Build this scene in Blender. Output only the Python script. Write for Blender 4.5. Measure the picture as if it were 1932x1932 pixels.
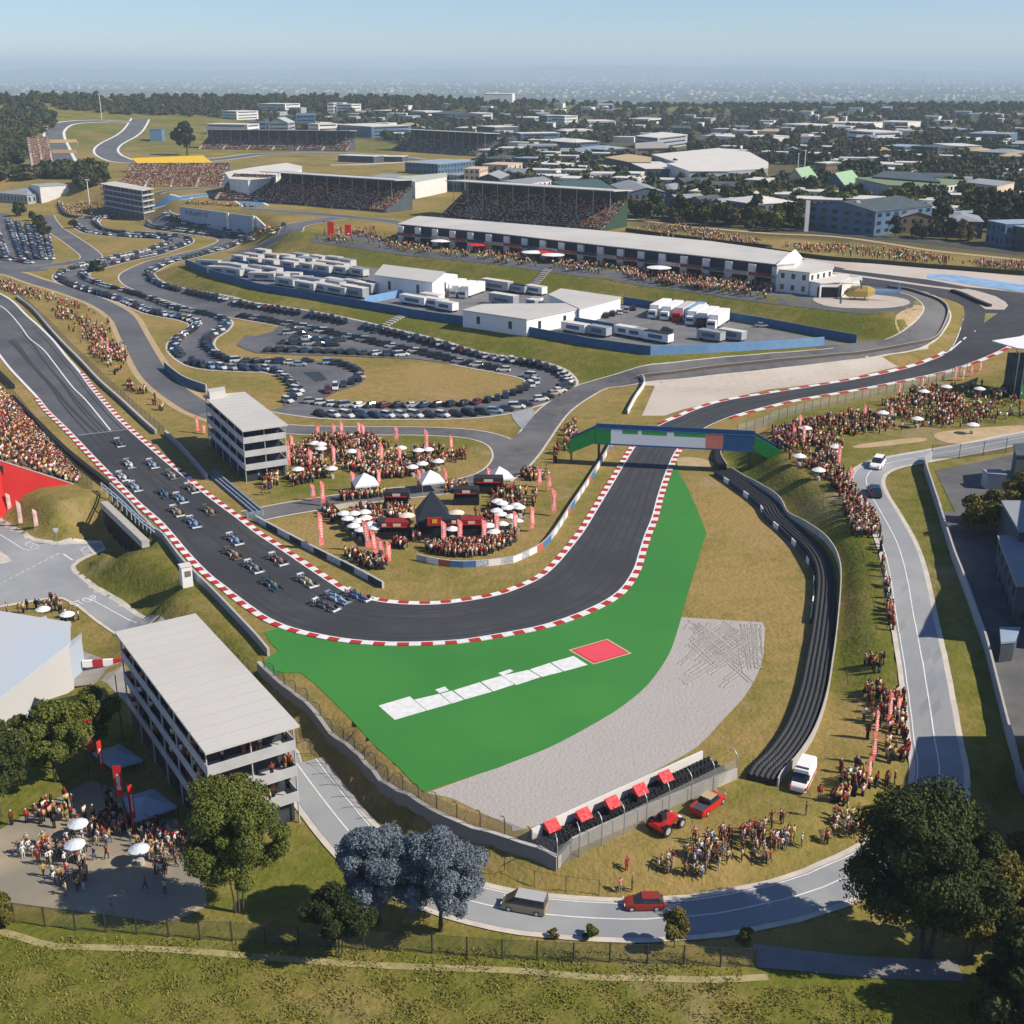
import bpy, bmesh, math, random
import numpy as np
from mathutils import Vector, Matrix
from mathutils.geometry import tessellate_polygon
random.seed(7); RNG = np.random.default_rng(7)
S = bpy.context.scene; COL = S.collection
for o in list(bpy.data.objects): bpy.data.objects.remove(o)
R = math.radians
# ------------------------------------------------ camera, sky, sun, exposure
F, CAMH, PITCH = 2300.0, 80.0, R(20.0)          # F in units of a 1932 px wide picture
cam = bpy.data.objects.new('camera', bpy.data.cameras.new('camera')); COL.objects.link(cam)
cam.location = (0, 0, CAMH); cam.rotation_euler = (math.pi/2-PITCH, 0, 0)
cam.data.sensor_width = 36; cam.data.lens = 36*F/1932; cam.data.clip_start = 1; cam.data.clip_end = 120000
S.camera = cam; S.render.resolution_x = S.render.resolution_y = 1024
SUN_EL, SUN_AZ = R(40), R(104.5)                   # azimuth clockwise from +Y
w = bpy.data.worlds.new('World'); S.world = w; w.use_nodes = True
nt = w.node_tree; sky = nt.nodes.new('ShaderNodeTexSky'); sky.sky_type = 'NISHITA'; sky.sun_disc = False
sky.sun_elevation = SUN_EL; sky.sun_rotation = SUN_AZ; sky.altitude = 1400; sky.air_density = 1.0; sky.dust_density = 0.0; sky.ozone_density = 4.0
tint = nt.nodes.new('ShaderNodeMixRGB'); tint.blend_type = 'MULTIPLY'; tint.inputs[0].default_value = 1; tint.inputs[2].default_value = (.97, 1.03, 1.20, 1); nt.links.new(sky.outputs[0], tint.inputs[1]); nt.links.new(tint.outputs[0], nt.nodes['Background'].inputs[0]); nt.nodes['Background'].inputs[1].default_value = 0.086
sd = bpy.data.lights.new('sun', 'SUN'); sd.energy = 5.0; sd.angle = R(0.5); sd.color = (1.0, 0.91, 0.77)
sun = bpy.data.objects.new('sun', sd); COL.objects.link(sun)
SD = Vector((math.sin(SUN_AZ)*math.cos(SUN_EL), math.cos(SUN_AZ)*math.cos(SUN_EL), math.sin(SUN_EL)))
sun.rotation_euler = SD.to_track_quat('Z', 'Y').to_euler(); sun.location = (300, -50, 400)
S.view_settings.view_transform = 'Standard'; S.view_settings.look = 'None'; S.view_settings.gamma = 1; S.view_settings.exposure = 0.22
S.render.engine = 'CYCLES'; S.cycles.volume_bounces = 2; S.cycles.max_bounces = 5; S.cycles.transparent_max_bounces = 12
HAZE_D = 0.000095
# ------------------------------------------------ picture <-> world
cp, sp = math.cos(PITCH), math.sin(PITCH)
def ray(px, py):
    cx, cy = (px-966)/F, (966-py)/F
    return np.array([cx, cp+cy*sp, -sp+cy*cp])
def at(px, py, z=0.0):
    d = ray(px, py); t = (z-CAMH)/d[2] if d[2] < -1e-4 else 60000
    return Vector((d[0]*t, d[1]*t, z))
def proj(p):
    y, z = p[1], p[2]-CAMH; dep = y*cp-z*sp; up = y*sp+z*cp
    return (966+F*p[0]/dep, 966-F*up/dep)
ORG = {k: (483*(i % 4), [94.3, 528.3, 966, 1449][i//4]) for i, k in enumerate('abcdefghijklmnop')}
def T(k, *pts):                                   # detail-view coordinates -> picture coordinates
    ox, oy = ORG[k]; return [(ox+x/4, oy+y/4) for x, y in pts]
def Z3(*pts): return [((640+x/7.43)*.9434, (930+y/7.43)*.9434) for x, y in pts]
def Z4(*pts): return [((880+x/7.43)*.9434, (930+y/7.43)*.9434) for x, y in pts]
# ------------------------------------------------ terrain
def pdist(X, Y, poly):
    """signed distance to polygon (negative inside)"""
    d = np.full(X.shape, 1e9); ins = np.zeros(X.shape, bool); n = len(poly)
    for i in range(n):
        ax, ay = poly[i]; bx, by = poly[(i+1) % n]; ex, ey = bx-ax, by-ay
        t = np.clip(((X-ax)*ex+(Y-ay)*ey)/(ex*ex+ey*ey+1e-9), 0, 1)
        d = np.minimum(d, np.hypot(X-ax-t*ex, Y-ay-t*ey))
        c = ((ay > Y) != (by > Y)) & (X < (bx-ax)*(Y-ay)/((by-ay) if abs(by-ay) > 1e-9 else 1e-9)+ax)
        ins ^= c
    return np.where(ins, -d, d)
def ss(t): t = np.clip(t, 0, 1); return t*t*(3-2*t)
def lines(a):
    out = []
    for lo, hi, st in a: out += list(np.arange(lo, hi, st))
    return np.array(sorted(set(out)))
gy = lines([(40, 330, 2.0), (330, 700, 3.5), (700, 1500, 12), (1500, 3200, 40), (3200, 9000, 200), (9000, 70001, 2500)])
gxp = lines([(0, 120, 2.0), (120, 330, 4), (330, 900, 14), (900, 3000, 80), (3000, 30001, 1500)])
gx = np.concatenate([-gxp[::-1][:-1], gxp])
GX, GY = np.meshgrid(gx, gy)
def wp(pts, z): return [tuple(at(x, y, z)[:2]) for x, y in pts]
LOW = [(-900, 940), (0, 985), (40, 1010), (110, 1027), (188, 1028), (200, 1036), (150, 1056), (135, 1072), (180, 1112), (300, 1175), (400, 1262), (470, 1345), (560, 1415),
       (640, 1510), (720, 1590), (850, 1655), (1000, 1700), (1250, 1712), (1400, 1700), (1500, 1680), (1640, 1640), (1740, 1590), (1810, 1500), (2700, 1500), (2900, 2500), (-900, 2500)]
LOWL = [(-900, 940), (0, 985), (40, 1010), (110, 1027), (188, 1028), (200, 1036), (150, 1056), (135, 1072), (180, 1112), (270, 1160), (216, 1192), (120, 1300), (-300, 1340), (-900, 1300)]
PIT = [(345, 386), (520, 404), (585, 457), (733, 477), (863, 492), (966, 504), (1141, 527), (1341, 557), (1449, 573), (1600, 591), (1654, 596), (1700, 585), (1735, 560), (1760, 545),
       (2900, 545), (2900, 180), (-1500, 180), (-1500, 330), (0, 338), (150, 345), (330, 362)]
PAD = [(356, 497), (483, 546), (658, 576), (966, 625), (1116, 653), (1227, 670), (1449, 662), (1556, 655), (1616, 648), (1376, 606), (1176, 572), (1060, 555), (900, 535), (740, 508), (520, 480), (430, 484)]
BANK = [(1449, 815), (1500, 880), (1560, 925), (1605, 985), (1645, 1040), (1665, 1110), (1680, 1190), (1695, 1270), (1715, 1330), (1760, 1400), (2500, 1400), (2500, 800), (1932, 738),
        (1824, 722), (1699, 748), (1574, 778), (1480, 800)]
RHI = [(1870, 570), (2500, 640), (2900, 450), (1700, 470)]
Hg = np.zeros(GX.shape)
def plat(poly, z, sl, zr=None):
    global Hg
    wgt = ss(1-np.maximum(pdist(GX, GY, wp(poly, z if zr is None else zr)), 0)/sl); Hg = Hg*(1-wgt)+z*wgt
plat(RHI, 9, 100); plat(PIT, 11, 24); plat(PAD, 5, 20); 
_y0, _y1 = at(0, 1420, 0)[1], at(0, 1090, 4)[1]
plat(BANK, 5*ss((GY-_y0)/(_y1-_y0)), 9, 5); plat(LOW, -3, 3.2); plat(LOWL, -5, 8)
_a, _b = at(189, 946, .6), at(262, 1016, .6); _d = (_b-_a).normalized(); _n = Vector((-_d.y, _d.x)); _n = _n if _n.x < 0 else -_n
_q = [(_a.x-_d.x*3, _a.y-_d.y*3), (_b.x+_d.x, _b.y+_d.y), (_b.x+_d.x+_n.x*3.2, _b.y+_d.y+_n.y*3.2), (_a.x-_d.x*3+_n.x*5, _a.y-_d.y*3+_n.y*5)]
_w = ss(1-np.maximum(pdist(GX, GY, _q), 0)/2.2); Hg = Hg*(1-_w)-5.2*_w
Hg += 24*np.exp(-((GX+330)/520)**2-((GY-2050)/330)**2)
Hg += 34*np.exp(-((GX+720)/260)**2-((GY-1550)/420)**2)
Hg += 10*np.exp(-((GX-900)/500)**2-((GY-2100)/300)**2)
Hg -= 95*ss((GY-2350)/2600)
mt = 165+45*np.sin(GX/5200+1.3)+25*np.sin(GX/2300)+15*np.sin(GX/900)
Hg += mt*np.exp(-((GY-30000)/6000)**2)
Hg += np.where(GY < 1500, .12*np.sin(GX*.11+GY*.05)*np.sin(GY*.13-GX*.03), 0)
def H(x, y):
    x = np.atleast_1d(np.asarray(x, float)); y = np.atleast_1d(np.asarray(y, float))
    i = np.clip(np.searchsorted(gx, x)-1, 0, len(gx)-2); j = np.clip(np.searchsorted(gy, y)-1, 0, len(gy)-2)
    u = np.clip((x-gx[i])/(gx[i+1]-gx[i]), 0, 1); v = np.clip((y-gy[j])/(gy[j+1]-gy[j]), 0, 1)
    return Hg[j, i]*(1-u)*(1-v)+Hg[j, i+1]*u*(1-v)+Hg[j+1, i]*(1-u)*v+Hg[j+1, i+1]*u*v
def h1(x, y): return float(H(x, y)[0])
TT = np.geomspace(60, 60000, 1500)
FRX = [(560, 1443), (608, 1508), (663, 1576), (720, 1630), (790, 1668), (870, 1697), (966, 1720), (1026, 1727), (1091, 1733), (1191, 1737), (1266, 1733), (1341, 1727), (1449, 1706), (1524, 1686), (1599, 1655), (1665, 1622), (1720, 1585), (1752, 1543), (1769, 1500), (1772, 1450), (1764, 1403),
       (1753, 1328), (1741, 1253), (1724, 1166), (1708, 1078), (1690, 1021), (1661, 966), (1643, 935), (1634, 908), (1645, 888), (1680, 874), (1749, 861), (1849, 843), (1932, 826), (2050, 805)]
def P(px, py):
    """first point of the terrain seen at a picture position"""
    d = ray(px, py); d = d/np.hypot(d[0], d[1])
    zz = CAMH+d[2]*TT-H(d[0]*TT, d[1]*TT); k = np.argmax(zz < 0)
    if zz[k] >= 0: t = 50000.
    else:
        a, b = TT[max(k-1, 0)], TT[k]
        for _ in range(14):
            m = (a+b)/2
            if CAMH+d[2]*m-h1(d[0]*m, d[1]*m) < 0: b = m
            else: a = m
        t = (a+b)/2
    x, y = d[0]*t, d[1]*t; return Vector((x, y, h1(x, y)))
def carve(pix, halfw, blend, win=9):
    global Hg
    w3 = [P(*q) for q in pix]; pts = []
    for a, b in zip(w3[:-1], w3[1:]):
        k = max(1, int((b-a).length/3)); pts += [a.lerp(b, j/k) for j in range(k)]
    z = np.array([p.z for p in pts]); z = np.convolve(np.pad(z, win, 'edge'), np.ones(2*win+1)/(2*win+1), 'valid')
    best = np.full(GX.shape, 1e9); zz = np.zeros(GX.shape); sel = (GX > min(p.x for p in pts)-20) & (GX < max(p.x for p in pts)+20) & (GY > min(p.y for p in pts)-20) & (GY < max(p.y for p in pts)+20)
    X, Y = GX[sel], GY[sel]; b_ = np.full(X.shape, 1e9); z_ = np.zeros(X.shape)
    for p, q in zip(pts, z): d = np.hypot(X-p.x, Y-p.y); m = d < b_; b_[m] = d[m]; z_[m] = q
    wgt = ss(1-np.maximum(b_-halfw, 0)/blend); h = Hg[sel]; Hg[sel] = h*(1-wgt)+z_*wgt
def PP(pts): return [P(*p) for p in pts]
def height_at(base, ypx):
    """metres above base that reach picture row ypx"""
    lo, hi = 0., 120.
    for _ in range(30):
        m = (lo+hi)/2
        if proj((base[0], base[1], base[2]+m))[1] > ypx: lo = m
        else: hi = m
    return lo
carve(FRX, 4.8, 2.8)
# ------------------------------------------------ materials
MC = {}
def M(name, c, c2=None, sc=.5, rough=.85, metal=0., bump=0., det=3., c3=None, sc3=.03, spec=.3, thr=(.35, .65), alpha=1.):
    if name in MC: return MC[name]
    m = bpy.data.materials.new(name); m.use_nodes = True; n = m.node_tree.nodes; l = m.node_tree.links; b = n['Principled BSDF']
    b.inputs['Roughness'].default_value = rough; b.inputs['Metallic'].default_value = metal; b.inputs['Specular IOR Level'].default_value = spec
    b.inputs['Base Color'].default_value = (*c, 1); m.diffuse_color = (*c, 1)
    if c2 or bump:
        g = n.new('ShaderNodeNewGeometry'); t = n.new('ShaderNodeTexNoise'); t.inputs['Scale'].default_value = sc; t.inputs['Detail'].default_value = det
        l.new(g.outputs['Position'], t.inputs['Vector'])
        if c2:
            r = n.new('ShaderNodeValToRGB'); r.color_ramp.elements[0].position = thr[0]; r.color_ramp.elements[1].position = thr[1]
            r.color_ramp.elements[0].color = (*c, 1); r.color_ramp.elements[1].color = (*c2, 1); l.new(t.outputs[0], r.inputs[0]); out = r.outputs[0]
            if c3:
                t3 = n.new('ShaderNodeTexNoise'); t3.inputs['Scale'].default_value = sc3; t3.inputs['Detail'].default_value = 4; l.new(g.outputs['Position'], t3.inputs['Vector'])
                r3 = n.new('ShaderNodeValToRGB'); r3.color_ramp.elements[0].position = .42; r3.color_ramp.elements[1].position = .62
                r3.color_ramp.elements[0].color = (0, 0, 0, 1); l.new(t3.outputs[0], r3.inputs[0])
                mx = n.new('ShaderNodeMixRGB'); l.new(r3.outputs[0], mx.inputs[0]); l.new(out, mx.inputs[1]); mx.inputs[2].default_value = (*c3, 1); out = mx.outputs[0]
            l.new(out, b.inputs['Base Color'])
        if bump:
            bp = n.new('ShaderNodeBump'); bp.inputs['Strength'].default_value = bump; bp.inputs['Distance'].default_value = .3; l.new(t.outputs[0], bp.inputs['Height']); l.new(bp.outputs[0], b.inputs['Normal'])
    if alpha < 1: b.inputs['Alpha'].default_value = alpha
    MC[name] = m; return m
def attr_mat(name, rough=.85, var=.0):
    m = bpy.data.materials.new(name); m.use_nodes = True; n = m.node_tree.nodes; l = m.node_tree.links; b = n['Principled BSDF']; b.inputs['Roughness'].default_value = rough; b.inputs['Specular IOR Level'].default_value = .25
    a = n.new('ShaderNodeAttribute'); a.attribute_name = 'Col'; l.new(a.outputs[0], b.inputs['Base Color']); MC[name] = m; return m
concrete = M('concrete', (.50, .47, .43), (.38, .36, .33), .7, c3=(.44, .41, .37))
race_asphalt = M('race_asphalt', (.052, .052, .057), (.068, .067, .070), .35, rough=.75, c3=(.044, .045, .050), sc3=.06, bump=.02)
old_asphalt = M('old_asphalt', (.115, .12, .13), (.15, .15, .155), .25, c3=(.10, .103, .11), sc3=.04)
park_asphalt = M('park_asphalt', (.12, .122, .135), (.155, .152, .16), .3, c3=(.10, .10, .11), sc3=.05)
road_grey = M('road_grey', (.30, .315, .325), (.345, .35, .35), .25, c3=(.26, .27, .285), sc3=.05)
serv_asphalt = M('service_asphalt', (.085, .088, .098), (.13, .125, .125), .4, c3=(.17, .165, .16), sc3=.04)
kerb_stone = M('kerb_stone', (.62, .56, .48), (.50, .46, .40), .6)
white_paint = M('white_paint', (.78, .78, .76), (.66, .66, .65), 1.2)
red_paint = M('red_paint', (.50, .025, .022), (.38, .03, .03), 1.2)
runoff_green = M('runoff_green', (.044, .215, .036), (.050, .235, .040), .08, rough=.7, c3=(.040, .20, .034), sc3=.03)
pink_paint = M('pink_paint', (.74, .075, .11), (.70, .07, .10), .5)
tan_paint = M('tan_paint', (.55, .38, .25))
gravel_far = M('pale_gravel', (.52, .45, .38), (.45, .39, .33), .6, c3=(.56, .49, .42), sc3=.03)
sand = M('sand_patch', (.50, .36, .20), (.40, .30, .16), .5)
roof_pale = M('roof_pale', (.52, .50, .465), (.48, .46, .43), .15, c3=(.55, .53, .49), sc3=.05)
roof_white = M('roof_white', (.68, .64, .58), (.60, .57, .52), .1)
roof_grey = M('roof_grey', (.30, .32, .34), (.25, .27, .29), .2)
roof_dark = M('roof_dark', (.085, .11, .12), (.06, .08, .09), .3)
roof_blue = M('roof_blue', (.30, .38, .46), (.27, .34, .42), .3)
roof_green = M('roof_green', (.16, .26, .13), (.22, .24, .13), .2)
roof_tan = M('roof_tan', (.50, .38, .20), (.44, .34, .19), .2)
wall_white = M('wall_white', (.74, .72, .68), (.66, .64, .60), .3)
wall_grey = M('wall_grey', (.36, .38, .40), (.31, .33, .35), .3)
wall_cream = M('wall_cream', (.62, .48, .34), (.56, .44, .32), .3)
wall_dark = M('wall_dark', (.08, .10, .12), (.06, .075, .09), .3)
wall_brown = M('wall_brown', (.22, .15, .10), (.17, .12, .08), .3)
wall_blue = M('wall_blue', (.10, .17, .26), (.08, .14, .22), .3)
glass = M('window_glass', (.02, .03, .045), rough=.12, spec=.6)
black = M('black_rubber', (.012, .012, .014), (.022, .022, .025), 3., rough=.7)
dark = M('dark_void', (.01, .012, .015))
steel = M('steel_grey', (.42, .44, .47), rough=.45, metal=.5)
steel_dark = M('steel_dark', (.05, .055, .06), rough=.5, metal=.3)
fence_blue = M('fence_blue', (.035, .11, .23), (.04, .13, .27), .5)
fence_lblue = M('fence_light_blue', (.16, .32, .55), (.20, .36, .58), .5)
flag_red = M('flag_red', (.78, .13, .12), (.80, .26, .24), 1.5, rough=.7)
flag_deep = M('flag_deep_red', (.62, .02, .02), rough=.7)
cloth_white = M('cloth_white', (.80, .79, .77), rough=.8)
cloth_cream = M('cloth_cream', (.78, .66, .52), rough=.8)
canopy_black = M('canopy_black', (.015, .022, .035), rough=.6)
yellow = M('yellow_cloth', (.65, .42, .03)); green_panel = M('green_panel', (.022, .27, .05), (.028, .30, .06), .4)
salmon = M('salmon_panel', (.85, .26, .19), (.78, .22, .16), 1.); navy = M('navy_panel', (.035, .11, .25), (.04, .13, .29), 1.)
skin = M('skin', (.36, .2, .13), rough=.6); hair = M('hair_dark', (.02, .014, .01))
foil = {}
# ------------------------------------------------ mesh builder
class MB:
    def __init__(s): s.v = []; s.f = []; s.m = []
    def add(s, vs, fs, m=0):
        b = len(s.v); s.v += [tuple(v) for v in vs]; s.f += [tuple(b+i for i in f) for f in fs]; s.m += [m]*len(fs) if isinstance(m, int) else list(m); return s
    def box(s, c, d, rz=0., m=0, top=None, rx=0.):
        """c = centre of the bottom face, d = size, top = (sx, sy) taper"""
        hx, hy, hz = d[0]/2, d[1]/2, d[2]; tx, ty = top or (1, 1)
        vs = [(-hx, -hy, 0), (hx, -hy, 0), (hx, hy, 0), (-hx, hy, 0), (-hx*tx, -hy*ty, hz), (hx*tx, -hy*ty, hz), (hx*tx, hy*ty, hz), (-hx*tx, hy*ty, hz)]
        mt = Matrix.Translation(c) @ Matrix.Rotation(rz, 4, 'Z') @ Matrix.Rotation(rx, 4, 'X')
        return s.add([mt @ Vector(v) for v in vs], [(3, 2, 1, 0), (4, 5, 6, 7), (0, 1, 5, 4), (1, 2, 6, 5), (2, 3, 7, 6), (3, 0, 4, 7)], m)
    def cyl(s, a, b, r, r2=None, n=8, m=0, cap=True):
        a, b = Vector(a), Vector(b); r2 = r if r2 is None else r2; d = (b-a).normalized()
        u = d.orthogonal().normalized(); w_ = d.cross(u); vs = []
        for q, rr in ((a, r), (b, r2)): vs += [q+(u*math.cos(k*2*math.pi/n)+w_*math.sin(k*2*math.pi/n))*rr for k in range(n)]
        fs = [(k, (k+1) % n, n+(k+1) % n, n+k) for k in range(n)]
        if cap: fs += [tuple(range(n))[::-1], tuple(range(n, 2*n))]
        return s.add(vs, fs, m)
    def tube(s, pts, r, n=6, m=0):
        for a, b in zip(pts[:-1], pts[1:]): s.cyl(a, b, r, n=n, m=m)
        return s
    def poly(s, pts, m=0): return s.add(pts, [tuple(range(len(pts)))], m)
    def prism(s, pts, z0, z1, m=0, mt=None):
        """vertical prism over a 2D outline; z0/z1 number or list"""
        n = len(pts); a = sum(pts[i][0]*pts[(i+1) % n][1]-pts[(i+1) % n][0]*pts[i][1] for i in range(n))
        if a < 0:
            pts = pts[::-1]
            if not isinstance(z0, (int, float)): z0 = z0[::-1]
            if not isinstance(z1, (int, float)): z1 = z1[::-1]
        g = lambda z, i: z if isinstance(z, (int, float)) else z[i]
        vs = [(p[0], p[1], g(z0, i)) for i, p in enumerate(pts)]+[(p[0], p[1], g(z1, i)) for i, p in enumerate(pts)]
        s.add(vs, [(i, (i+1) % n, n+(i+1) % n, n+i) for i in range(n)]+[tuple(range(n))[::-1]], m)
        b = len(s.v); s.f.append(tuple(b-n+i for i in range(n))); s.m.append(m if mt is None else mt); return s
    def lathe(s, c, prof, n=12, m=0):
        vs = []
        for r, z in prof: vs += [(c[0]+r*math.cos(k*2*math.pi/n), c[1]+r*math.sin(k*2*math.pi/n), c[2]+z) for k in range(n)]
        return s.add(vs, [(j*n+k, j*n+(k+1) % n, (j+1)*n+(k+1) % n, (j+1)*n+k) for j in range(len(prof)-1) for k in range(n)], m)
    def data(s, name, mats, smooth=False, off=None):
        me = bpy.data.meshes.new(name); v = s.v if off is None else [(a[0]-off[0], a[1]-off[1], a[2]-off[2]) for a in s.v]
        me.from_pydata(v, [], s.f); me.polygons.foreach_set('material_index', s.m)
        for m in (mats if isinstance(mats, (list, tuple)) else [mats]): me.materials.append(m)
        if smooth: me.polygons.foreach_set('use_smooth', [True]*len(me.polygons))
        me.update(); return me
    def build(s, name, mats, parent=None, world=True, smooth=False):
        off = parent.location if (parent is not None and world) else None
        o = bpy.data.objects.new(name, s.data(name, mats, smooth, off)); COL.objects.link(o)
        if parent is not None: o.parent = parent
        return o
def tag(o, label=None, cat=None, group=None, kind=None):
    if label: o['label'] = label
    if cat: o['category'] = cat
    if group: o['group'] = group
    if kind: o['kind'] = kind
    return o
def thing(name, label, cat, loc=(0, 0, 0), rz=0., group=None):
    o = bpy.data.objects.new(name, None); COL.objects.link(o); o.location = loc; o.rotation_euler = (0, 0, rz); o.empty_display_size = .5
    return tag(o, label, cat, group)
def struct(o): o['kind'] = 'structure'; return o
def copy_tree(root, loc, rz=None, label=None, group=None, mats=None, scale=None):
    r = root.copy(); COL.objects.link(r); r.location = loc
    if rz is not None: r.rotation_euler = (0, 0, rz)
    if scale: r.scale = scale if isinstance(scale, tuple) else (scale,)*3
    if label: r['label'] = label
    if group: r['group'] = group
    def kids(src, dst):
        for ch in list(src.children):
            c = ch.copy(); COL.objects.link(c); c.parent = dst
            kids(ch, c)
    kids(root, r); return r
def setmat(o, slot, m):
    o.material_slots[slot].link = 'OBJECT'; o.material_slots[slot].material = m
# ------------------------------------------------ curves and ground sheets
def smooth(pts, step=2.5, closed=False):
    """Catmull-Rom through 2D world points, resampled"""
    p = [Vector((q[0], q[1])) for q in pts]; n = len(p); out = []
    rng = range(n) if closed else range(n-1)
    for i in rng:
        if closed: a, b, c, d = p[i-1], p[i], p[(i+1) % n], p[(i+2) % n]
        else: a, b, c, d = p[max(i-1, 0)], p[i], p[i+1], p[min(i+2, n-1)]
        k = max(2, int((c-b).length/1.0))
        for j in range(k):
            t = j/k; out.append(.5*((2*b)+(c-a)*t+(2*a-5*b+4*c-d)*t*t+(3*b-a-3*c+d)*t**3))
    if not closed: out.append(p[-1])
    else: out.append(out[0])
    return resample(out, step)
def resample(pts, step=None, n=None):
    L = [0.]
    for a, b in zip(pts[:-1], pts[1:]): L.append(L[-1]+(Vector(b[:2])-Vector(a[:2])).length)
    if n is None: n = max(2, int(round(L[-1]/step))+1)
    xs = np.interp(np.linspace(0, L[-1], n), L, [q[0] for q in pts]); ys = np.interp(np.linspace(0, L[-1], n), L, [q[1] for q in pts])
    return [Vector((a, b)) for a, b in zip(xs, ys)]
def normals(p):
    out = []
    for i in range(len(p)):
        d = p[min(i+1, len(p)-1)]-p[max(i-1, 0)]; d = d.normalized() if d.length > 1e-6 else Vector((1, 0)); out.append(Vector((-d.y, d.x)))
    return out
def offs(p, o): return [q+n*o for q, n in zip(p, normals(p))]
def strip(name, A, B, mat, z, across=6):
    """sheet between two equally sampled edges, lying on the ground"""
    n = len(A); k = across+1; V = []
    for a, b in zip(A, B):
        for j in range(k): q = a.lerp(b, j/across); V.append((q.x, q.y))
    V = np.array(V); zz = H(V[:, 0], V[:, 1])+z
    mb = MB(); up = (A[min(1, n-1)]-A[0]).cross(B[0]-A[0]) if False else 0
    fs = [(i*k+j, i*k+j+1, (i+1)*k+j+1, (i+1)*k+j) for i in range(n-1) for j in range(across)]
    a, b, c = V[0], V[1], V[k]
    if (b[0]-a[0])*(c[1]-a[1])-(b[1]-a[1])*(c[0]-a[0]) < 0: fs = [f[::-1] for f in fs]
    mb.add([(x, y, q) for (x, y), q in zip(V, zz)], fs); return mb.build(name, mat)
def ribbon(name, pts, wid, mat, z, across=4): return strip(name, offs(pts, wid/2), offs(pts, -wid/2), mat, z, across)
def drape(name, poly, mat, z, step=5.):
    bm = bmesh.new(); vs = [bm.verts.new((q[0], q[1], 0)) for q in poly]
    for tr in tessellate_polygon([[Vector((q[0], q[1], 0)) for q in poly]]):
        try: bm.faces.new([vs[i] for i in tr])
        except ValueError: pass
    xs = [q[0] for q in poly]; ys = [q[1] for q in poly]
    for lo, hi, ax in ((min(xs), max(xs), 0), (min(ys), max(ys), 1)):
        st = max(step, (hi-lo)/90)
        for k in range(1, int((hi-lo)/st)+1):
            co = [0, 0, 0]; co[ax] = lo+k*st; no = [0, 0, 0]; no[ax] = 1
            bmesh.ops.bisect_plane(bm, geom=bm.verts[:]+bm.edges[:]+bm.faces[:], plane_co=co, plane_no=no)
    c = np.array([v.co[:2] for v in bm.verts]); zz = H(c[:, 0], c[:, 1])+z
    for v, q in zip(bm.verts, zz): v.co.z = q
    bmesh.ops.recalc_face_normals(bm, faces=bm.faces[:])
    for f in bm.faces:
        if f.normal.z < 0: f.normal_flip()
    me = bpy.data.meshes.new(name); bm.to_mesh(me); bm.free(); me.materials.append(mat); o = bpy.data.objects.new(name, me); COL.objects.link(o); return o
def dpx(name, pix, mat, z, step=5., sm=0):
    w_ = [P(*p) for p in pix]
    if sm: w_ = smooth(w_, sm, closed=True)[:-1]
    return drape(name, w_, mat, z, step)
def kerb(name, edge, side, wid, z=.16, stripe=1.7, mats=None):
    e = resample(edge, stripe); n = normals(e); mb = MB()
    o2 = [a+b*side*wid for a, b in zip(e, n)]; ze = H([q.x for q in e], [q.y for q in e]); zo = H([q.x for q in o2], [q.y for q in o2])
    for i in range(len(e)-1):
        m = i % 2; vs = [(e[i].x, e[i].y, ze[i]+z*.8), (e[i+1].x, e[i+1].y, ze[i+1]+z*.8), (o2[i+1].x, o2[i+1].y, zo[i+1]+z), (o2[i].x, o2[i].y, zo[i]+z)]
        mb.add(vs, [(0, 1, 2, 3) if side > 0 else (3, 2, 1, 0)], m)
        k = 1 if side > 0 else -1
        vs = [(o2[i].x, o2[i].y, zo[i]+z), (o2[i+1].x, o2[i+1].y, zo[i+1]+z), (o2[i+1].x, o2[i+1].y, zo[i+1]-.1), (o2[i].x, o2[i].y, zo[i]-.1)]
        mb.add(vs, [(0, 1, 2, 3)[::k]], m)
    return struct(mb.build(name, mats or [red_paint, white_paint]))
def wall(mb, pts, hgt, th, m=0, cap=None, pattern=None, seg=None, capw=1.25, base=-.3):
    """wall following the ground; pattern = list of material indices cycling every seg points"""
    L = offs(pts, th/2); Rr = offs(pts, -th/2); zc = H([q.x for q in pts], [q.y for q in pts])
    hh = hgt if isinstance(hgt, (list, tuple)) else [hgt]*len(pts)
    for i in range(len(pts)-1):
        mm = m if pattern is None else pattern[(i//(seg or 1)) % len(pattern)]
        a, b, c, d = L[i], L[i+1], Rr[i+1], Rr[i]; z0, z1 = zc[i], zc[i+1]; h0, h1_ = hh[i], hh[i+1]
        vs = [(d.x, d.y, z0+base), (c.x, c.y, z1+base), (b.x, b.y, z1+base), (a.x, a.y, z0+base), (d.x, d.y, z0+h0), (c.x, c.y, z1+h1_), (b.x, b.y, z1+h1_), (a.x, a.y, z0+h0)]
        fs = [(4, 5, 6, 7), (0, 1, 5, 4), (2, 3, 7, 6)]; ms = [cap if cap is not None else mm, mm, mm]
        if i == 0: fs.append((3, 0, 4, 7)); ms.append(cap if cap is not None else mm)
        if i == len(pts)-2: fs.append((1, 2, 6, 5)); ms.append(cap if cap is not None else mm)
        mb.add(vs, fs, ms)
    return mb
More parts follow.
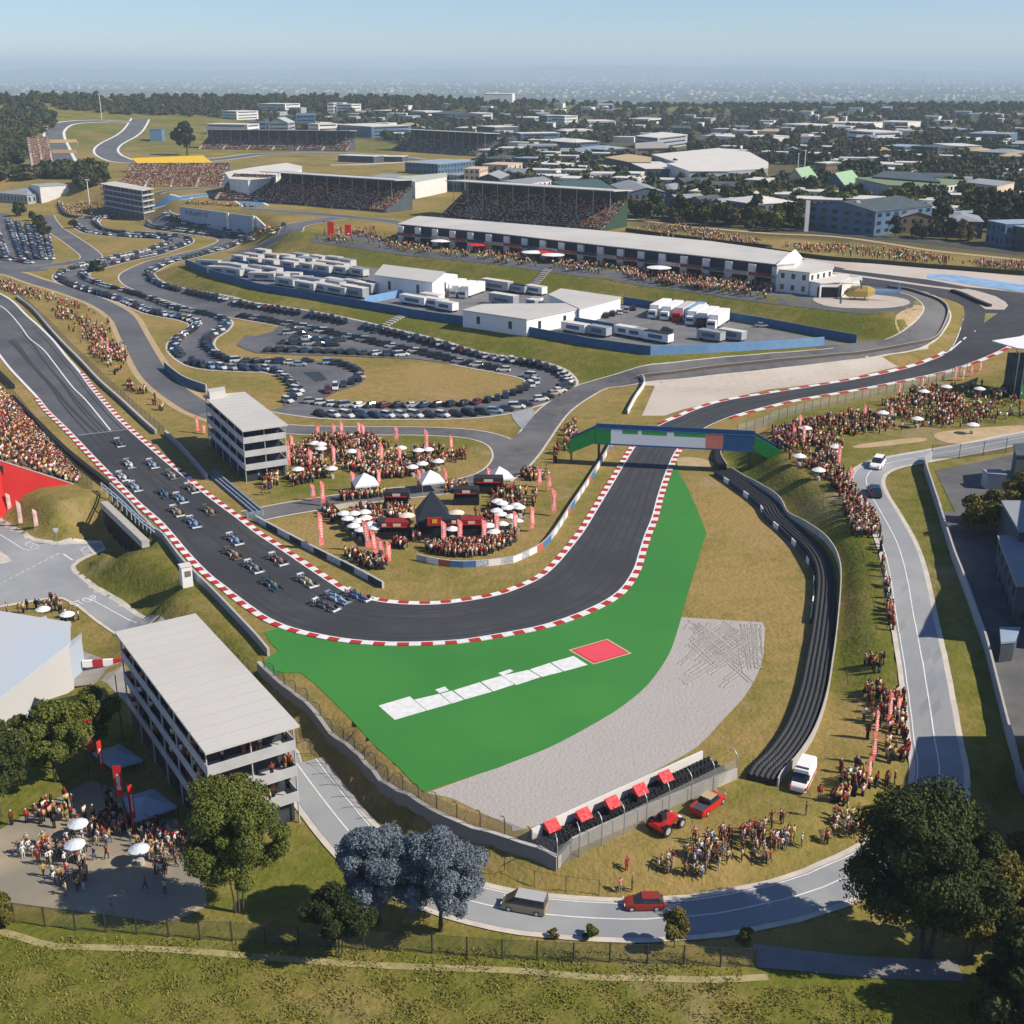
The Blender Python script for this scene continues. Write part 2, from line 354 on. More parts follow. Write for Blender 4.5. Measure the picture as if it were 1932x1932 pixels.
def inst(name, templates, places, mats, cols=None):
    """one mesh of many copies. templates: list of (V, Fq, Cmask) with quads; places: (k, x, y, z, rot, sx, sz, colour)"""
    VV = []; FF = []; CC = []; b = 0
    for (k, x, y, z, rot, sx, sz, col) in places:
        V, Fc, Cm = templates[k]; c, s_ = math.cos(rot)*sx, math.sin(rot)*sx
        W = np.empty_like(V); W[:, 0] = V[:, 0]*c-V[:, 1]*s_+x; W[:, 1] = V[:, 0]*s_+V[:, 1]*c+y; W[:, 2] = V[:, 2]*sz+z
        VV.append(W); FF.append(Fc+b); b += len(V)
        C = Cm.copy(); 
        for slot, cc in col.items(): C[Cm[:, 0] == -slot] = (*cc, 1)
        CC.append(C)
    V = np.concatenate(VV).astype(np.float32); Fq = np.concatenate(FF).astype(np.int32); C = np.concatenate(CC).astype(np.float32)
    me = bpy.data.meshes.new(name); me.vertices.add(len(V)); me.vertices.foreach_set('co', V.ravel()); nf = len(Fq)
    me.loops.add(nf*4); me.loops.foreach_set('vertex_index', Fq.ravel()); me.polygons.add(nf)
    me.polygons.foreach_set('loop_start', np.arange(0, nf*4, 4, dtype=np.int32)); me.polygons.foreach_set('loop_total', np.full(nf, 4, np.int32))
    me.materials.append(mats); at_ = me.color_attributes.new('Col', 'FLOAT_COLOR', 'POINT'); at_.data.foreach_set('color', C.ravel())
    me.update(calc_edges=True); o = bpy.data.objects.new(name, me); COL.objects.link(o); return o
class TB:
    """template builder with colour per vertex; colour (-k, ..) = slot k"""
    def __init__(s): s.V = []; s.F = []; s.C = []
    def box(s, c, d, col, top=None, rz=0.):
        mb = MB().box(c, d, rz=rz, top=top); b = len(s.V); s.V += mb.v; s.F += [tuple(i+b for i in f) for f in mb.f]; s.C += [(*col, 1)]*8; return s
    def out(s): return (np.array(s.V, float), np.array(s.F), np.array(s.C, float))
def slot(k): return (-k, 0, 0)
# ------------------------------------------------ ground
def veg_field():
    g = np.full(GX.shape, .35)
    def put(poly, val, fz=6.):
        nonlocal g
        wgt = ss(1-np.maximum(pdist(GX, GY, [tuple(P(*p)[:2]) for p in poly]), 0)/fz); g = g*(1-wgt)+val*wgt
    put([(-200, 500), (900, 500), (1100, 740), (700, 800), (300, 780), (-200, 600)], .22, 10)
    put([(330, 520), (600, 460), (1141, 530), (1640, 595), (1700, 640), (1240, 700), (1080, 720), (660, 640), (300, 560)], .82, 8)
    put([(500, 440), (1141, 530), (1600, 590), (1600, 560), (560, 445)], .75, 6)
    put([(1280, 880), (1330, 1000), (1290, 1180), (1440, 1180), (1440, 1400), (1530, 1200), (1500, 1000)], .28, 5)
    put([(1440, 1400), (1540, 1480), (1700, 1430), (1640, 1620), (1100, 1690), (1060, 1660), (1400, 1500)], .42, 8)
    put([(1100, 1640), (1000, 1600), (560, 1280), (540, 1300), (900, 1640), (1100, 1690)], .25, 5)
    put([(1370, 830), (1650, 1000), (1700, 1300), (1580, 1300), (1560, 1040), (1400, 900)], .95, 4)
    put([(1480, 790), (1932, 700), (1932, 820), (1600, 880)], .75, 8)
    put([(-500, 1740), (500, 1770), (1400, 1830), (2400, 1840), (2400, 2200), (-500, 2200)], .88, 4)
    put([(-300, 1050), (260, 1020), (480, 1290), (300, 1200), (140, 1060)], .72, 5)
    put([(0, 990), (180, 930), (190, 1020), (40, 1010)], .45, 5)
    put([(560, 810), (920, 820), (940, 880), (700, 930), (540, 930)], .6, 6)
    put([(520, 960), (1100, 960), (1060, 1060), (760, 1100)], .18, 6)
    put([(-500, 1340), (230, 1290), (230, 1560), (-500, 1620)], .95, 6)
    put([(420, 1560), (640, 1600), (640, 1760), (420, 1760)], .75, 5)
    put([(1700, 860), (2500, 860), (2500, 1700), (1860, 1700), (1740, 1200)], .62, 8)
    put([(640, 690), (940, 700), (950, 740), (640, 755)], .12, 4)
    return np.clip(np.where(GY > 900, np.maximum(g, .8*ss((GY-900)/300)), g), 0, 1)
mb = MB(); nx, ny = len(gx), len(gy)
me = bpy.data.meshes.new('ground'); V = np.stack([GX, GY, Hg], -1).reshape(-1, 3).astype(np.float32)
me.vertices.add(len(V)); me.vertices.foreach_set('co', V.ravel())
ii, jj = np.meshgrid(np.arange(nx-1), np.arange(ny-1)); a_ = (jj*nx+ii).ravel(); Fq = np.stack([a_, a_+1, a_+nx+1, a_+nx], -1).astype(np.int32)
me.loops.add(Fq.size); me.loops.foreach_set('vertex_index', Fq.ravel()); me.polygons.add(len(Fq)); me.polygons.foreach_set('loop_start', np.arange(0, Fq.size, 4, dtype=np.int32))
me.polygons.foreach_set('loop_total', np.full(len(Fq), 4, np.int32)); me.polygons.foreach_set('use_smooth', np.ones(len(Fq), bool))
va = me.attributes.new('veg', 'FLOAT', 'POINT'); va.data.foreach_set('value', veg_field().ravel().astype(np.float32)); _tw = ss(1-np.maximum(pdist(GX, GY, [tuple(P(*p)[:2]) for p in [(940, 400), (1180, 380), (1240, 428), (1600, 452), (2100, 500), (2100, 203), (480, 196), (480, 238), (700, 262), (960, 300)]]), 0)/20)
ta = me.attributes.new('town', 'FLOAT', 'POINT'); ta.data.foreach_set('value', _tw.ravel().astype(np.float32)); me.update(calc_edges=True)
ground = bpy.data.objects.new('ground', me); COL.objects.link(ground); struct(ground)
gm = bpy.data.materials.new('grass_ground'); gm.use_nodes = True; n = gm.node_tree.nodes; l = gm.node_tree.links; b = n['Principled BSDF']; b.inputs['Roughness'].default_value = .95; b.inputs['Specular IOR Level'].default_value = .1
geo = n.new('ShaderNodeNewGeometry')
def noise(sc, det=4, dist=0.):
    t = n.new('ShaderNodeTexNoise'); t.inputs['Scale'].default_value = sc; t.inputs['Detail'].default_value = det; t.inputs['Distortion'].default_value = dist; l.new(geo.outputs['Position'], t.inputs['Vector']); return t.outputs[0]
def math_(op, a, b_, clamp=False):
    m = n.new('ShaderNodeMath'); m.operation = op; m.use_clamp = clamp
    for i, q in enumerate((a, b_)):
        if isinstance(q, (int, float)): m.inputs[i].default_value = q
        else: l.new(q, m.inputs[i])
    return m.outputs[0]
def mixc(f, a, b_):
    m = n.new('ShaderNodeMixRGB')
    if isinstance(f, (int, float)): m.inputs[0].default_value = f
    else: l.new(f, m.inputs[0])
    for i, q in ((1, a), (2, b_)):
        if isinstance(q, tuple): m.inputs[i].default_value = (*q, 1)
        else: l.new(q, m.inputs[i])
    return m.outputs[0]
at_ = n.new('ShaderNodeAttribute'); at_.attribute_name = 'veg'
v = math_('ADD', at_.outputs['Fac'], math_('MULTIPLY', math_('SUBTRACT', noise(.035, 5), .5), 2.1))
v = math_('ADD', v, math_('MULTIPLY', math_('SUBTRACT', noise(.35, 5), .5), 1.3), True)
tan_ = mixc(noise(.9, 5), (.28, .185, .06), (.37, .265, .105)); grn = mixc(noise(1.1, 6), (.075, .092, .012), (.19, .19, .03))
c = mixc(v, tan_, grn)
bare = math_('MULTIPLY', math_('SUBTRACT', noise(.06, 6, .6), .60), 9., True); c = mixc(math_('MULTIPLY', bare, .5), c, (.36, .27, .17))
tuft = math_('MULTIPLY', math_('SUBTRACT', noise(1.6, 4, 1.), .56), 7., True); c = mixc(math_('MULTIPLY', tuft, .38), c, (.055, .060, .014))
# far plain: fields and bush
sepx = n.new('ShaderNodeSeparateXYZ'); l.new(geo.outputs['Position'], sepx.inputs[0])
farf = math_('MULTIPLY', math_('SUBTRACT', sepx.outputs[1], 1900.), 1/900., True)
fn = n.new('ShaderNodeValToRGB'); fn.color_ramp.elements[0].position = .44; fn.color_ramp.elements[1].position = .58; fn.color_ramp.elements[0].color = (.035, .045, .02, 1); fn.color_ramp.elements[1].color = (.20, .17, .11, 1); l.new(noise(.0016, 8, .5), fn.inputs[0])
a2_ = n.new('ShaderNodeAttribute'); a2_.attribute_name = 'town'; c = mixc(math_('MULTIPLY', a2_.outputs['Fac'], .8), c, mixc(noise(.03, 6), (.035, .045, .02), (.13, .11, .07)))
c = mixc(farf, c, fn.outputs[0]); l.new(c, b.inputs['Base Color'])
bp = n.new('ShaderNodeBump'); bp.inputs['Strength'].default_value = .5; bp.inputs['Distance'].default_value = .5; l.new(noise(1.4, 6, .4), bp.inputs['Height']); l.new(bp.outputs[0], b.inputs['Normal'])
me.materials.append(gm)
# ------------------------------------------------ the race track
OUT = [(-60, 590), (0, 670), (40, 717), (72, 751), (95, 779), (140, 823), (207, 893), (262, 948), (300, 981), (325, 1008), (350, 1038), (375, 1065), (400, 1089), (425, 1108), (450, 1128), (483, 1152), (508, 1168),
       (545, 1184), (583, 1194), (633, 1204), (683, 1210), (733, 1213), (783, 1213), (833, 1211), (883, 1207), (966, 1193), (1016, 1183), (1066, 1168), (1116, 1148), (1153, 1128), (1178, 1106), (1198, 1073), (1208, 1041),
       (1218, 1010), (1231, 978), (1241, 941), (1253, 903), (1263, 878), (1273, 856), (1288, 838), (1313, 819), (1340, 803), (1373, 789), (1403, 779), (1449, 767), (1499, 755), (1574, 742), (1649, 729), (1699, 719),
       (1774, 703), (1824, 688), (1874, 668), (1906, 651), (1932, 630)]
INN = [(-20, 545), (22, 568), (50, 596), (75, 618), (100, 643), (125, 674), (150, 703), (175, 737), (212, 780), (240, 808), (275, 839), (312, 871), (350, 902), (400, 943), (450, 980), (483, 1006), (533, 1039),
       (583, 1073), (633, 1106), (658, 1120), (695, 1131), (733, 1138), (783, 1141), (833, 1140), (883, 1134), (933, 1125), (966, 1115), (1016, 1093), (1048, 1067), (1078, 1032), (1103, 999), (1123, 966), (1146, 928), (1171, 886),
       (1191, 853), (1203, 836), (1223, 817), (1250, 800), (1281, 787), (1316, 772), (1366, 757), (1449, 743), (1499, 735), (1574, 723), (1649, 709), (1699, 698), (1749, 683), (1787, 665), (1807, 633), (1821, 590)]
eo = resample(smooth(PP(OUT), 1.), n=420); ei = resample(smooth(PP(INN), 1.), n=420)
NT = 420
# pair the two edges by walking matched control points
def pair(A, B, idx):
    a_out, b_out = [], []
    for (i0, j0), (i1, j1) in zip(idx[:-1], idx[1:]):
        sa = smooth(PP(A[i0:i1+1]), 1.) ; sb = smooth(PP(B[j0:j1+1]), 1.)
        k = max(4, int(len(sa)/2.2)); sa = resample(sa, n=k); sb = resample(sb, n=k)
        a_out += sa[:-1]; b_out += sb[:-1]
    a_out.append(sa[-1]); b_out.append(sb[-1]); return a_out, b_out
def near(L, x, y): return min(range(len(L)), key=lambda i: (L[i][0]-x)**2+(L[i][1]-y)**2)
IDX = [(0, 0), (near(OUT, 140, 823), near(INN, 240, 808)), (near(OUT, 300, 981), near(INN, 400, 943)), (near(OUT, 483, 1152), near(INN, 583, 1073)), (near(OUT, 683, 1210), near(INN, 733, 1138)),
       (near(OUT, 966, 1193), near(INN, 883, 1134)), (near(OUT, 1153, 1128), near(INN, 1016, 1093)), (near(OUT, 1218, 1010), near(INN, 1103, 999)), (near(OUT, 1263, 878), near(INN, 1171, 886)),
       (near(OUT, 1313, 819), near(INN, 1223, 817)), (near(OUT, 1449, 767), near(INN, 1366, 757)), (near(OUT, 1649, 729), near(INN, 1574, 723)), (near(OUT, 1824, 688), near(INN, 1749, 683)), (len(OUT)-1, len(INN)-3)]
TA, TBd = pair(OUT, INN, IDX); MID = [a.lerp(b, .5) for a, b in zip(TA, TBd)]
kk = min(range(len(TA)), key=lambda i: (TA[i]-Vector(P(140, 823)[:2])).length)
struct(strip('race_track', TA[kk:], TBd[kk:], race_asphalt, .10, 8)); struct(strip('grid_straight', TA[:kk+1], TBd[:kk+1], M('grid_asphalt', (.098, .10, .108), (.125, .124, .13), .3, c3=(.085, .087, .095), sc3=.05), .10, 8))
RT = [(1571, 507), (1674, 519), (1749, 528), (1824, 542), (1932, 555), (2010, 572), (2050, 600), (2000, 630), (1932, 634), (1906, 652), (1787, 668), (1807, 640), (1821, 590), (1819, 578), (1807, 571), (1762, 557), (1699, 547), (1640, 541), (1600, 545), (1571, 540)]
struct(dpx('race_track_hairpin', RT, race_asphalt, .13, 5))
struct(dpx('pit_apron', [(1546, 553), (1627, 552), (1640, 538), (1699, 545), (1730, 556), (1722, 580), (1690, 592), (1640, 594), (1449, 573), (1341, 557), (1141, 527), (966, 504), (863, 492), (733, 477), (585, 457), (590, 447), (700, 440), (760, 470), (1465, 545)], old_asphalt, .08, 6))
def ed(a, b, which): return [q for i, q in enumerate(which)]
def section(edge, p0, p1):
    i0 = min(range(len(edge)), key=lambda i: (edge[i]-Vector(P(*p0)[:2])).length); i1 = min(range(len(edge)), key=lambda i: (edge[i]-Vector(P(*p1)[:2])).length); return edge[i0:i1+1]
EO = smooth(PP(OUT), 1.); EI = smooth(PP(INN), 1.)
kerb('outer_kerb', section(EO, (72, 751), (1280, 846)), -1, 1.08, .14, 1.75)
kerb('outer_kerb', section(EO, (1373, 789), (1906, 651)), -1, 1.2, .14, 3.4)
kerb('inner_kerb', section(EI, (150, 703), (1203, 836)), 1, 1.08, .14, 1.75)
kerb('inner_kerb', section(EI, (1250, 800), (1787, 665)), 1, 1.25, .14, 3.4)
for e, a, b_, sd_ in ((EO, (-60, 590), (72, 751), -1), (EI, (-20, 545), (150, 703), 1)): s_ = section(e, a, b_); struct(strip('track_edge_line', offs(s_, 0), offs(s_, .5*sd_), white_paint, .13, 1))
for e, sd_ in ((EO, 1), (EI, -1)):
    s_ = resample(e, 2.); struct(strip('track_edge_line', offs(s_, -.02*sd_), offs(s_, .22*sd_), white_paint, .125, 1))
pl = smooth(PP(T('e', (0, 195), (60, 240), (170, 370), (220, 440), (330, 530), (410, 630), (540, 800), (640, 900), (740, 1020), (835, 1138))), 2.); struct(ribbon('painted_line', pl, .35, white_paint, .13, 1))
struct(ribbon('painted_line', smooth(PP(T('e', (590, 1175), (800, 1150), (970, 1128))), 2.), .5, M('grey_paint', (.3, .3, .3)), .128, 1))
struct(ribbon('painted_line', smooth(PP(T('h', (1370, 540), (1500, 430), (1620, 350))), 2.), .5, white_paint, .16, 1))
struct(ribbon('painted_line', smooth(PP([(1571, 515), (1674, 529), (1749, 540), (1810, 548)]), 2.), 3.2, gravel_far, .17, 2))
# dark tyre traces on the racing line
for ti, (off_, wd) in enumerate(((.22, .5), (.30, .35), (.62, .45), (.70, .3), (.45, .9), (.36, .22), (.53, .25), (.8, .35))):
    q = [a.lerp(b_, off_+.12*math.sin(i*(.035-.003*ti)+ti)*(1 if ti < 4 else .8)) for i, (a, b_) in enumerate(zip(TA, TBd))]; q = q[30:-30]
    struct(ribbon('tyre_trace', q, wd, M('tyre_trace', (.047, .047, .051)) if ti != 4 else M('racing_line', (.051, .051, .055)), .112+.001*ti, 1))
# coloured run-off, gravel traps
GREEN = T('j', (175, 875), (60, 910), (110, 990), (175, 1055), (110, 1085), (45, 1150), (130, 1225), (200, 1215), (340, 1215), (480, 1330), (700, 1550), (900, 1770), (1080, 1932))+T('n', (1200, 130), (1270, 185), (1550, 90), (1830, 0))+\
    T('k', (0, 1890), (300, 1770), (600, 1610), (800, 1490), (1000, 1330), (1120, 1180), (1200, 1040), (1260, 860), (1310, 680), (1380, 440), (1430, 270), (1470, 160), (1405, 0))+T('g', (1400, 1730), (1320, 1560), (1262, 1462))
gk = section(EO, (526, 1178), (1268, 868)); gk = [Vector((q.x, q.y)) for q in offs(resample(gk, 4.), -1.2)][::-1]
gi = [k for k, q in enumerate(GREEN) if q == T('k', (0, 1890))[0]][0]; gj = [k for k, q in enumerate(GREEN) if q == T('k', (1260, 860))[0]][0]; g1 = smooth(PP(GREEN[gi-1:gj+1]), 2.5)
struct(drape('green_runoff', [Vector(P(*p)[:2]) for p in GREEN[:gi-1]]+g1+[Vector(P(*p)[:2]) for p in GREEN[gj+1:]]+gk, runoff_green, .06, 3))
GRAV = T('k', (1275, 795), (1890, 833), (1910, 880), (1890, 1100), (1850, 1230), (1750, 1400), (1600, 1560), (1400, 1770), (1120, 1932))+T('o', (800, 170), (400, 360), (150, 450), (0, 480))+T('n', (1932, 440), (1700, 340), (1480, 230), (1290, 190))
gmat = bpy.data.materials.new('gravel_trap'); gmat.use_nodes = True; n = gmat.node_tree.nodes; l = gmat.node_tree.links; b = n['Principled BSDF']; b.inputs['Roughness'].default_value = .95
geo = n.new('ShaderNodeNewGeometry'); base = mixc(noise(1.6, 8), (.30, .275, .25), (.46, .42, .385)); base = mixc(noise(.07, 4), base, (.43, .40, .375))
at_ = n.new('ShaderNodeAttribute'); at_.attribute_name = 'rake'
wv = n.new('ShaderNodeTexWave'); wv.inputs['Scale'].default_value = .5; wv.inputs['Distortion'].default_value = 6.; wv.inputs['Detail'].default_value = 3; wv.inputs['Detail Scale'].default_value = .35; wv.wave_type = 'BANDS'; wv.bands_direction = 'DIAGONAL'
mp = n.new('ShaderNodeMapping'); mp.inputs['Rotation'].default_value = (0, 0, .5); l.new(geo.outputs['Position'], mp.inputs[0]); l.new(mp.outputs[0], wv.inputs[0])
l.new(base, b.inputs['Base Color'])
hgt = math_('ADD', math_('MULTIPLY', noise(2.2, 6), .5), math_('MULTIPLY', noise(.5, 3), .12)); bp = n.new('ShaderNodeBump'); bp.inputs['Strength'].default_value = .6; bp.inputs['Distance'].default_value = .35; l.new(hgt, bp.inputs['Height']); l.new(bp.outputs[0], b.inputs['Normal'])
gw = [Vector(P(*p)[:2]) for p in GRAV]; struct(drape('gravel_trap', [gw[0]]+smooth(gw[1:13], 2.)+gw[13:]+[Vector(q) for q in g1[1:]], gmat, .035, 4))
furrow = M('gravel_furrow', (.30, .28, .255), (.38, .355, .32), 2.)
random.seed(3)                                     # ruts ploughed by cars: real ridges of gravel
mb = MB(); F0 = T('k', (1330, 850), (1860, 860), (1870, 1100), (1750, 1280), (1300, 1150))
for k in range(84):
    fam = k % 4; dx, dy = [(1, -.72), (1, .8), (.12, 1), (1, -.6)][fam]; ln = random.uniform(120, 420)*(1 if fam != 2 else .8); a = (random.uniform(1260, 1640), random.uniform(860, 1330) if dy < 0 else random.uniform(815, 1000))
    if fam == 2: a = (random.uniform(1700, 1880), random.uniform(845, 900))
    b_ = (a[0]+dx*ln+random.uniform(-25, 25), a[1]+dy*ln+random.uniform(-25, 25)); f_ = min(1, (1875-a[0])/max(1, b_[0]-a[0]), (a[1]-830)/(a[1]-b_[1]) if b_[1] < a[1] else 1, (1290-a[1])/(b_[1]-a[1]) if b_[1] > a[1] else 1)
    if f_ < .1 or a[0] < 1290+max(0, 1150-a[1])*-.02+max(0, a[1]-850)*-.12: continue
    b_ = (a[0]+(b_[0]-a[0])*f_, a[1]+(b_[1]-a[1])*f_)
    c_ = ((a[0]+b_[0])/2+random.uniform(-16, 16), (a[1]+b_[1])/2+random.uniform(-12, 12))
    pa = smooth(PP(T('k', a, c_, b_)), 1.2)
    for sd_ in ((-.3, .3) if random.random() < .6 else (0,)):
        q = offs(pa, sd_); z = H([p.x for p in q], [p.y for p in q])+.03
        for i in range(len(q)-1):
            nn = Vector((-(q[i+1]-q[i]).y, (q[i+1]-q[i]).x)).normalized()*.2; hh = .075
            A, B = q[i], q[i+1]; mb.add([(A.x-nn.x, A.y-nn.y, z[i]), (A.x, A.y, z[i]+hh), (A.x+nn.x, A.y+nn.y, z[i]), (B.x-nn.x, B.y-nn.y, z[i+1]), (B.x, B.y, z[i+1]+hh), (B.x+nn.x, B.y+nn.y, z[i+1])], [(0, 1, 4, 3), (1, 2, 5, 4)])
o = mb.build('gravel_furrows', furrow); struct(o)
QUADS = [[('j', 925, 1465), ('j', 1160, 1395), ('j', 1285, 1503), ('j', 1048, 1573)], [('j', 1195, 1420), ('j', 1385, 1376), ('j', 1472, 1450), ('j', 1290, 1503)], [('j', 1352, 1345), ('j', 1425, 1320), ('j', 1456, 1350), ('j', 1385, 1370)],
         [('j', 1393, 1376), ('j', 1478, 1352), ('j', 1570, 1420), ('j', 1478, 1450)], [('j', 1490, 1350), ('j', 1690, 1288), ('j', 1782, 1360), ('j', 1578, 1418)], [('j', 1698, 1284), ('j', 1850, 1240), ('j', 1950, 1305), ('j', 1790, 1358)],
         [('j', 1827, 1220), ('j', 1915, 1190), ('k', 12, 1203), ('j', 1862, 1240)], [('k', -78, 1240), ('k', 125, 1195), ('k', 216, 1250), ('k', 32, 1310)], [('k', 133, 1192), ('k', 286, 1142), ('k', 385, 1208), ('k', 224, 1249)], [('k', 294, 1139), ('k', 465, 1090), ('k', 572, 1157), ('k', 393, 1206)]]
for q in QUADS: struct(dpx('painted_panel', [T(k, (x, y))[0] for k, x, y in q], white_paint, .085, 6))
rq = [(425, 1045), (720, 960), (905, 1070), (615, 1155)]; cx, cy = 666, 1057
struct(dpx('painted_border', T('k', *rq), tan_paint, .085, 6)); struct(dpx('painted_square', T('k', *[(cx+(x-cx)*.9, cy+(y-cy)*.9) for x, y in rq]), red_paint, .1, 6)); struct(dpx('painted_square', T('k', *[(cx+(x-cx)*.85, cy+(y-cy)*.83) for x, y in rq]), pink_paint, .115, 6))
struct(dpx('pale_runoff', T('g', (980, 780), (1170, 745), (1500, 690), (1932, 640))+T('h', (400, 605), (800, 560), (1130, 495), (1200, 480), (1212, 500), (1205, 522), (860, 580), (985, 655), (870, 680), (500, 765), (0, 828))+T('g', (1500, 930), (1300, 975), (1150, 1025), (980, 1025), (1075, 800), (985, 795)), gravel_far, .05, 6))
struct(dpx('gravel_trap_far', T('d', (240, 1555), (800, 1610), (1932, 1710), (1932, 1835), (1500, 1790), (1200, 1735), (900, 1700), (490, 1650), (300, 1600)), gravel_far, .07, 8))
struct(dpx('blue_runoff', T('d', (1210, 1695), (1400, 1700), (1932, 1775), (1932, 1835), (1650, 1790), (1200, 1722)), M('blue_tarmac', (.16, .32, .55), (.30, .45, .62), .25), .15, 6))
struct(dpx('sand_patch', T('g', (1270, 1340), (1440, 1350), (1530, 1400), (1260, 1415)), sand, .04, 4, sm=1)); struct(dpx('sand_patch', T('h', (670, 1245), (1110, 1190), (1190, 1215), (700, 1270)), sand, .04, 4, sm=1))
struct(dpx('sand_patch', T('h', (1290, 1150), (1932, 1100), (1932, 1180), (1600, 1220), (1350, 1230)), sand, .04, 4, sm=1)); struct(dpx('sand_patch', T('h', (960, 290), (1100, 190), (1190, 210), (1215, 260), (1040, 415)), sand, .06, 4, sm=1))
struct(dpx('kerb_island', T('h', (1380, 82), (1500, 70), (1600, 92), (1720, 128), (1790, 168), (1812, 195), (1785, 228), (1640, 225), (1580, 180)), gravel_far, .2, 4)); struct(dpx('grass_island', T('h', (1640, 255), (1735, 255), (1630, 330)), M('island_grass', (.2, .19, .05), (.3, .25, .1), .5), .2, 4))
# ------------------------------------------------ roads
def road(name, pts, wid, mat, edge=None, ew=.5, z=.09, across=4, world=None):
    p = world or smooth(PP(pts), 2.5)
    if edge: struct(strip(name+'_edge', offs(p, wid/2+ew), offs(p, wid/2-.1), edge, z-.03, 2)); struct(strip(name+'_edge', offs(p, -wid/2+.1), offs(p, -wid/2-ew), edge, z-.03, 2))
    struct(ribbon(name, p, wid, mat, z, across)); return p
S1 = [(-60, 500), (20, 515), (75, 533), (150, 556), (200, 577), (232, 600), (250, 633), (270, 670), (290, 703), (320, 733), (362, 762), (395, 778), (450, 795), (533, 809), (633, 813), (733, 813), (833, 815), (900, 821), (945, 836), (960, 860), (945, 886), (908, 905), (833, 922), (733, 933), (633, 946), (533, 962), (470, 975)]
road('service_road', S1[:13], 7.5, old_asphalt, sand, 1.8); road('service_road', S1[11:], 6.5, serv_asphalt, kerb_stone, .5, z=.1)
road('service_road', [(930, 905), (960, 882), (985, 855), (1005, 828), (1025, 800), (1050, 772), (1086, 747), (1128, 727), (1186, 714), (1266, 701), (1341, 692), (1449, 681), (1549, 671), (1649, 658), (1714, 643), (1750, 620), (1768, 592), (1760, 572), (1736, 556), (1700, 547)], 7.5, serv_asphalt, kerb_stone, .5, z=.12)
road('service_road', T('g', (60, 960), (110, 1060), (200, 1150)), 6, road_grey, None, z=.10)
struct(dpx('service_junction', T('f', (1860, 1230), (1932, 1200))+T('g', (60, 1150), (210, 1140), (190, 1300), (0, 1480), (0, 1250)), serv_asphalt, .11, 4))
K1 = [(215, 404), (175, 411), (162, 422), (182, 437), (225, 443), (287, 447), (330, 450), (338, 457), (322, 465), (287, 477), (237, 488), (187, 500), (150, 511), (134, 519), (142, 530), (175, 543), (225, 557), (262, 569), (312, 588), (362, 597), (396, 608), (392, 622), (367, 638), (360, 656), (380, 676), (412, 688), (483, 692), (515, 692), (558, 700)]
K2 = [(545, 765), (580, 771), (638, 777), (733, 778), (858, 776), (933, 768), (990, 752), (1030, 733), (1040, 719), (1020, 707), (966, 695), (883, 680), (783, 656), (683, 633), (583, 611), (483, 594), (425, 583), (350, 563), (290, 545), (262, 530), (262, 515), (300, 496), (362, 481), (412, 468), (437, 456), (434, 445), (410, 434), (362, 428), (312, 423), (295, 415), (300, 408)]
k1 = road('kart_track', K1, 13.5, park_asphalt, kerb_stone, .7, z=.10); k2 = road('kart_track', K2, 13.5, park_asphalt, kerb_stone, .7, z=.115)
struct(dpx('parking_loop', T('f', (130, 685), (300, 615), (600, 627), (750, 665), (826, 730), (775, 790), (600, 850), (520, 900), (480, 950), (350, 1000), (250, 975), (195, 910), (265, 810), (200, 740)), park_asphalt, .13, 5, sm=2))
struct(dpx('parking_bay', T('e', (1785, 490), (1850, 420))+T('f', (0, 425), (130, 390), (170, 350), (500, 410), (900, 500), (1500, 640), (1200, 598), (700, 578), (300, 568), (0, 553))+T('e', (1850, 525)), park_asphalt, .14, 5))
struct(dpx('dark_patch', T('f', (350, 700), (480, 695), (540, 755), (450, 772)), M('dark_patch', (.03, .045, .06)), .15, 5))
road('car_park_lane', T('a', (340, 1250), (400, 1340), (560, 1450), (690, 1560), (560, 1600), (300, 1640), (60, 1670)), 9, park_asphalt, kerb_stone, .5, z=.105)
road('service_road', [(660, 407), (560, 425), (545, 440), (500, 462), (440, 475)], 11, old_asphalt, kerb_stone, .5, z=.10)
struct(dpx('car_park', [(-60, 395), (15, 405), (100, 490), (90, 510), (-60, 520)], park_asphalt, .08, 8))
struct(dpx('paddock_yard', [(358, 498), (483, 545), (658, 575), (966, 624), (1116, 652), (1227, 669), (1449, 661), (1554, 653), (1600, 650), (1376, 607), (1176, 573), (1060, 557), (900, 537), (740, 510), (520, 482), (432, 486)], M('yard_asphalt', (.15, .15, .155), (.2, .195, .19), .2), .09, 8))
struct(dpx('paddock_link', [(1540, 655), (1600, 650), (1620, 645), (1680, 640), (1640, 660), (1560, 668)], serv_asphalt, .125, 6))
FR = [0]+FRX
fr = road('front_road', FR[1:], 5.6, road_grey, kerb_stone, .75, z=.15)
struct(ribbon('road_centre_line', fr, .18, white_paint, .18, 1)); struct(strip('road_edge_line', offs(fr, 2.6), offs(fr, 2.45), white_paint, .18, 1))
LR = [(-80, 955), (0, 983), (32, 1003), (62, 1021), (110, 1029), (160, 1027), (188, 1025), (197, 1034), (172, 1045), (146, 1057), (133, 1069), (136, 1079), (175, 1112), (225, 1141), (290, 1168), (420, 1270), (560, 1420), (575, 1455), (545, 1460), (216, 1192), (183, 1168), (150, 1141), (120, 1127), (100, 1126), (0, 1143), (-80, 1150)]
struct(dpx('left_road_pavement', [(x+dx, y+dy) for (x, y), (dx, dy) in zip(LR, [(0, -5), (3, -6), (4, -6), (3, -6), (0, -7), (0, -7), (3, -4), (3, 3), (3, 4), (5, 4), (9, 0), (9, -3), (9, -6), (9, -7), (9, -7), (9, -7), (5, 0), (0, 0), (0, 0), (-4, 3), (-5, 4), (-5, 4), (-2, 4), (0, 4), (0, 4), (0, 4)])], kerb_stone, .09, 2))
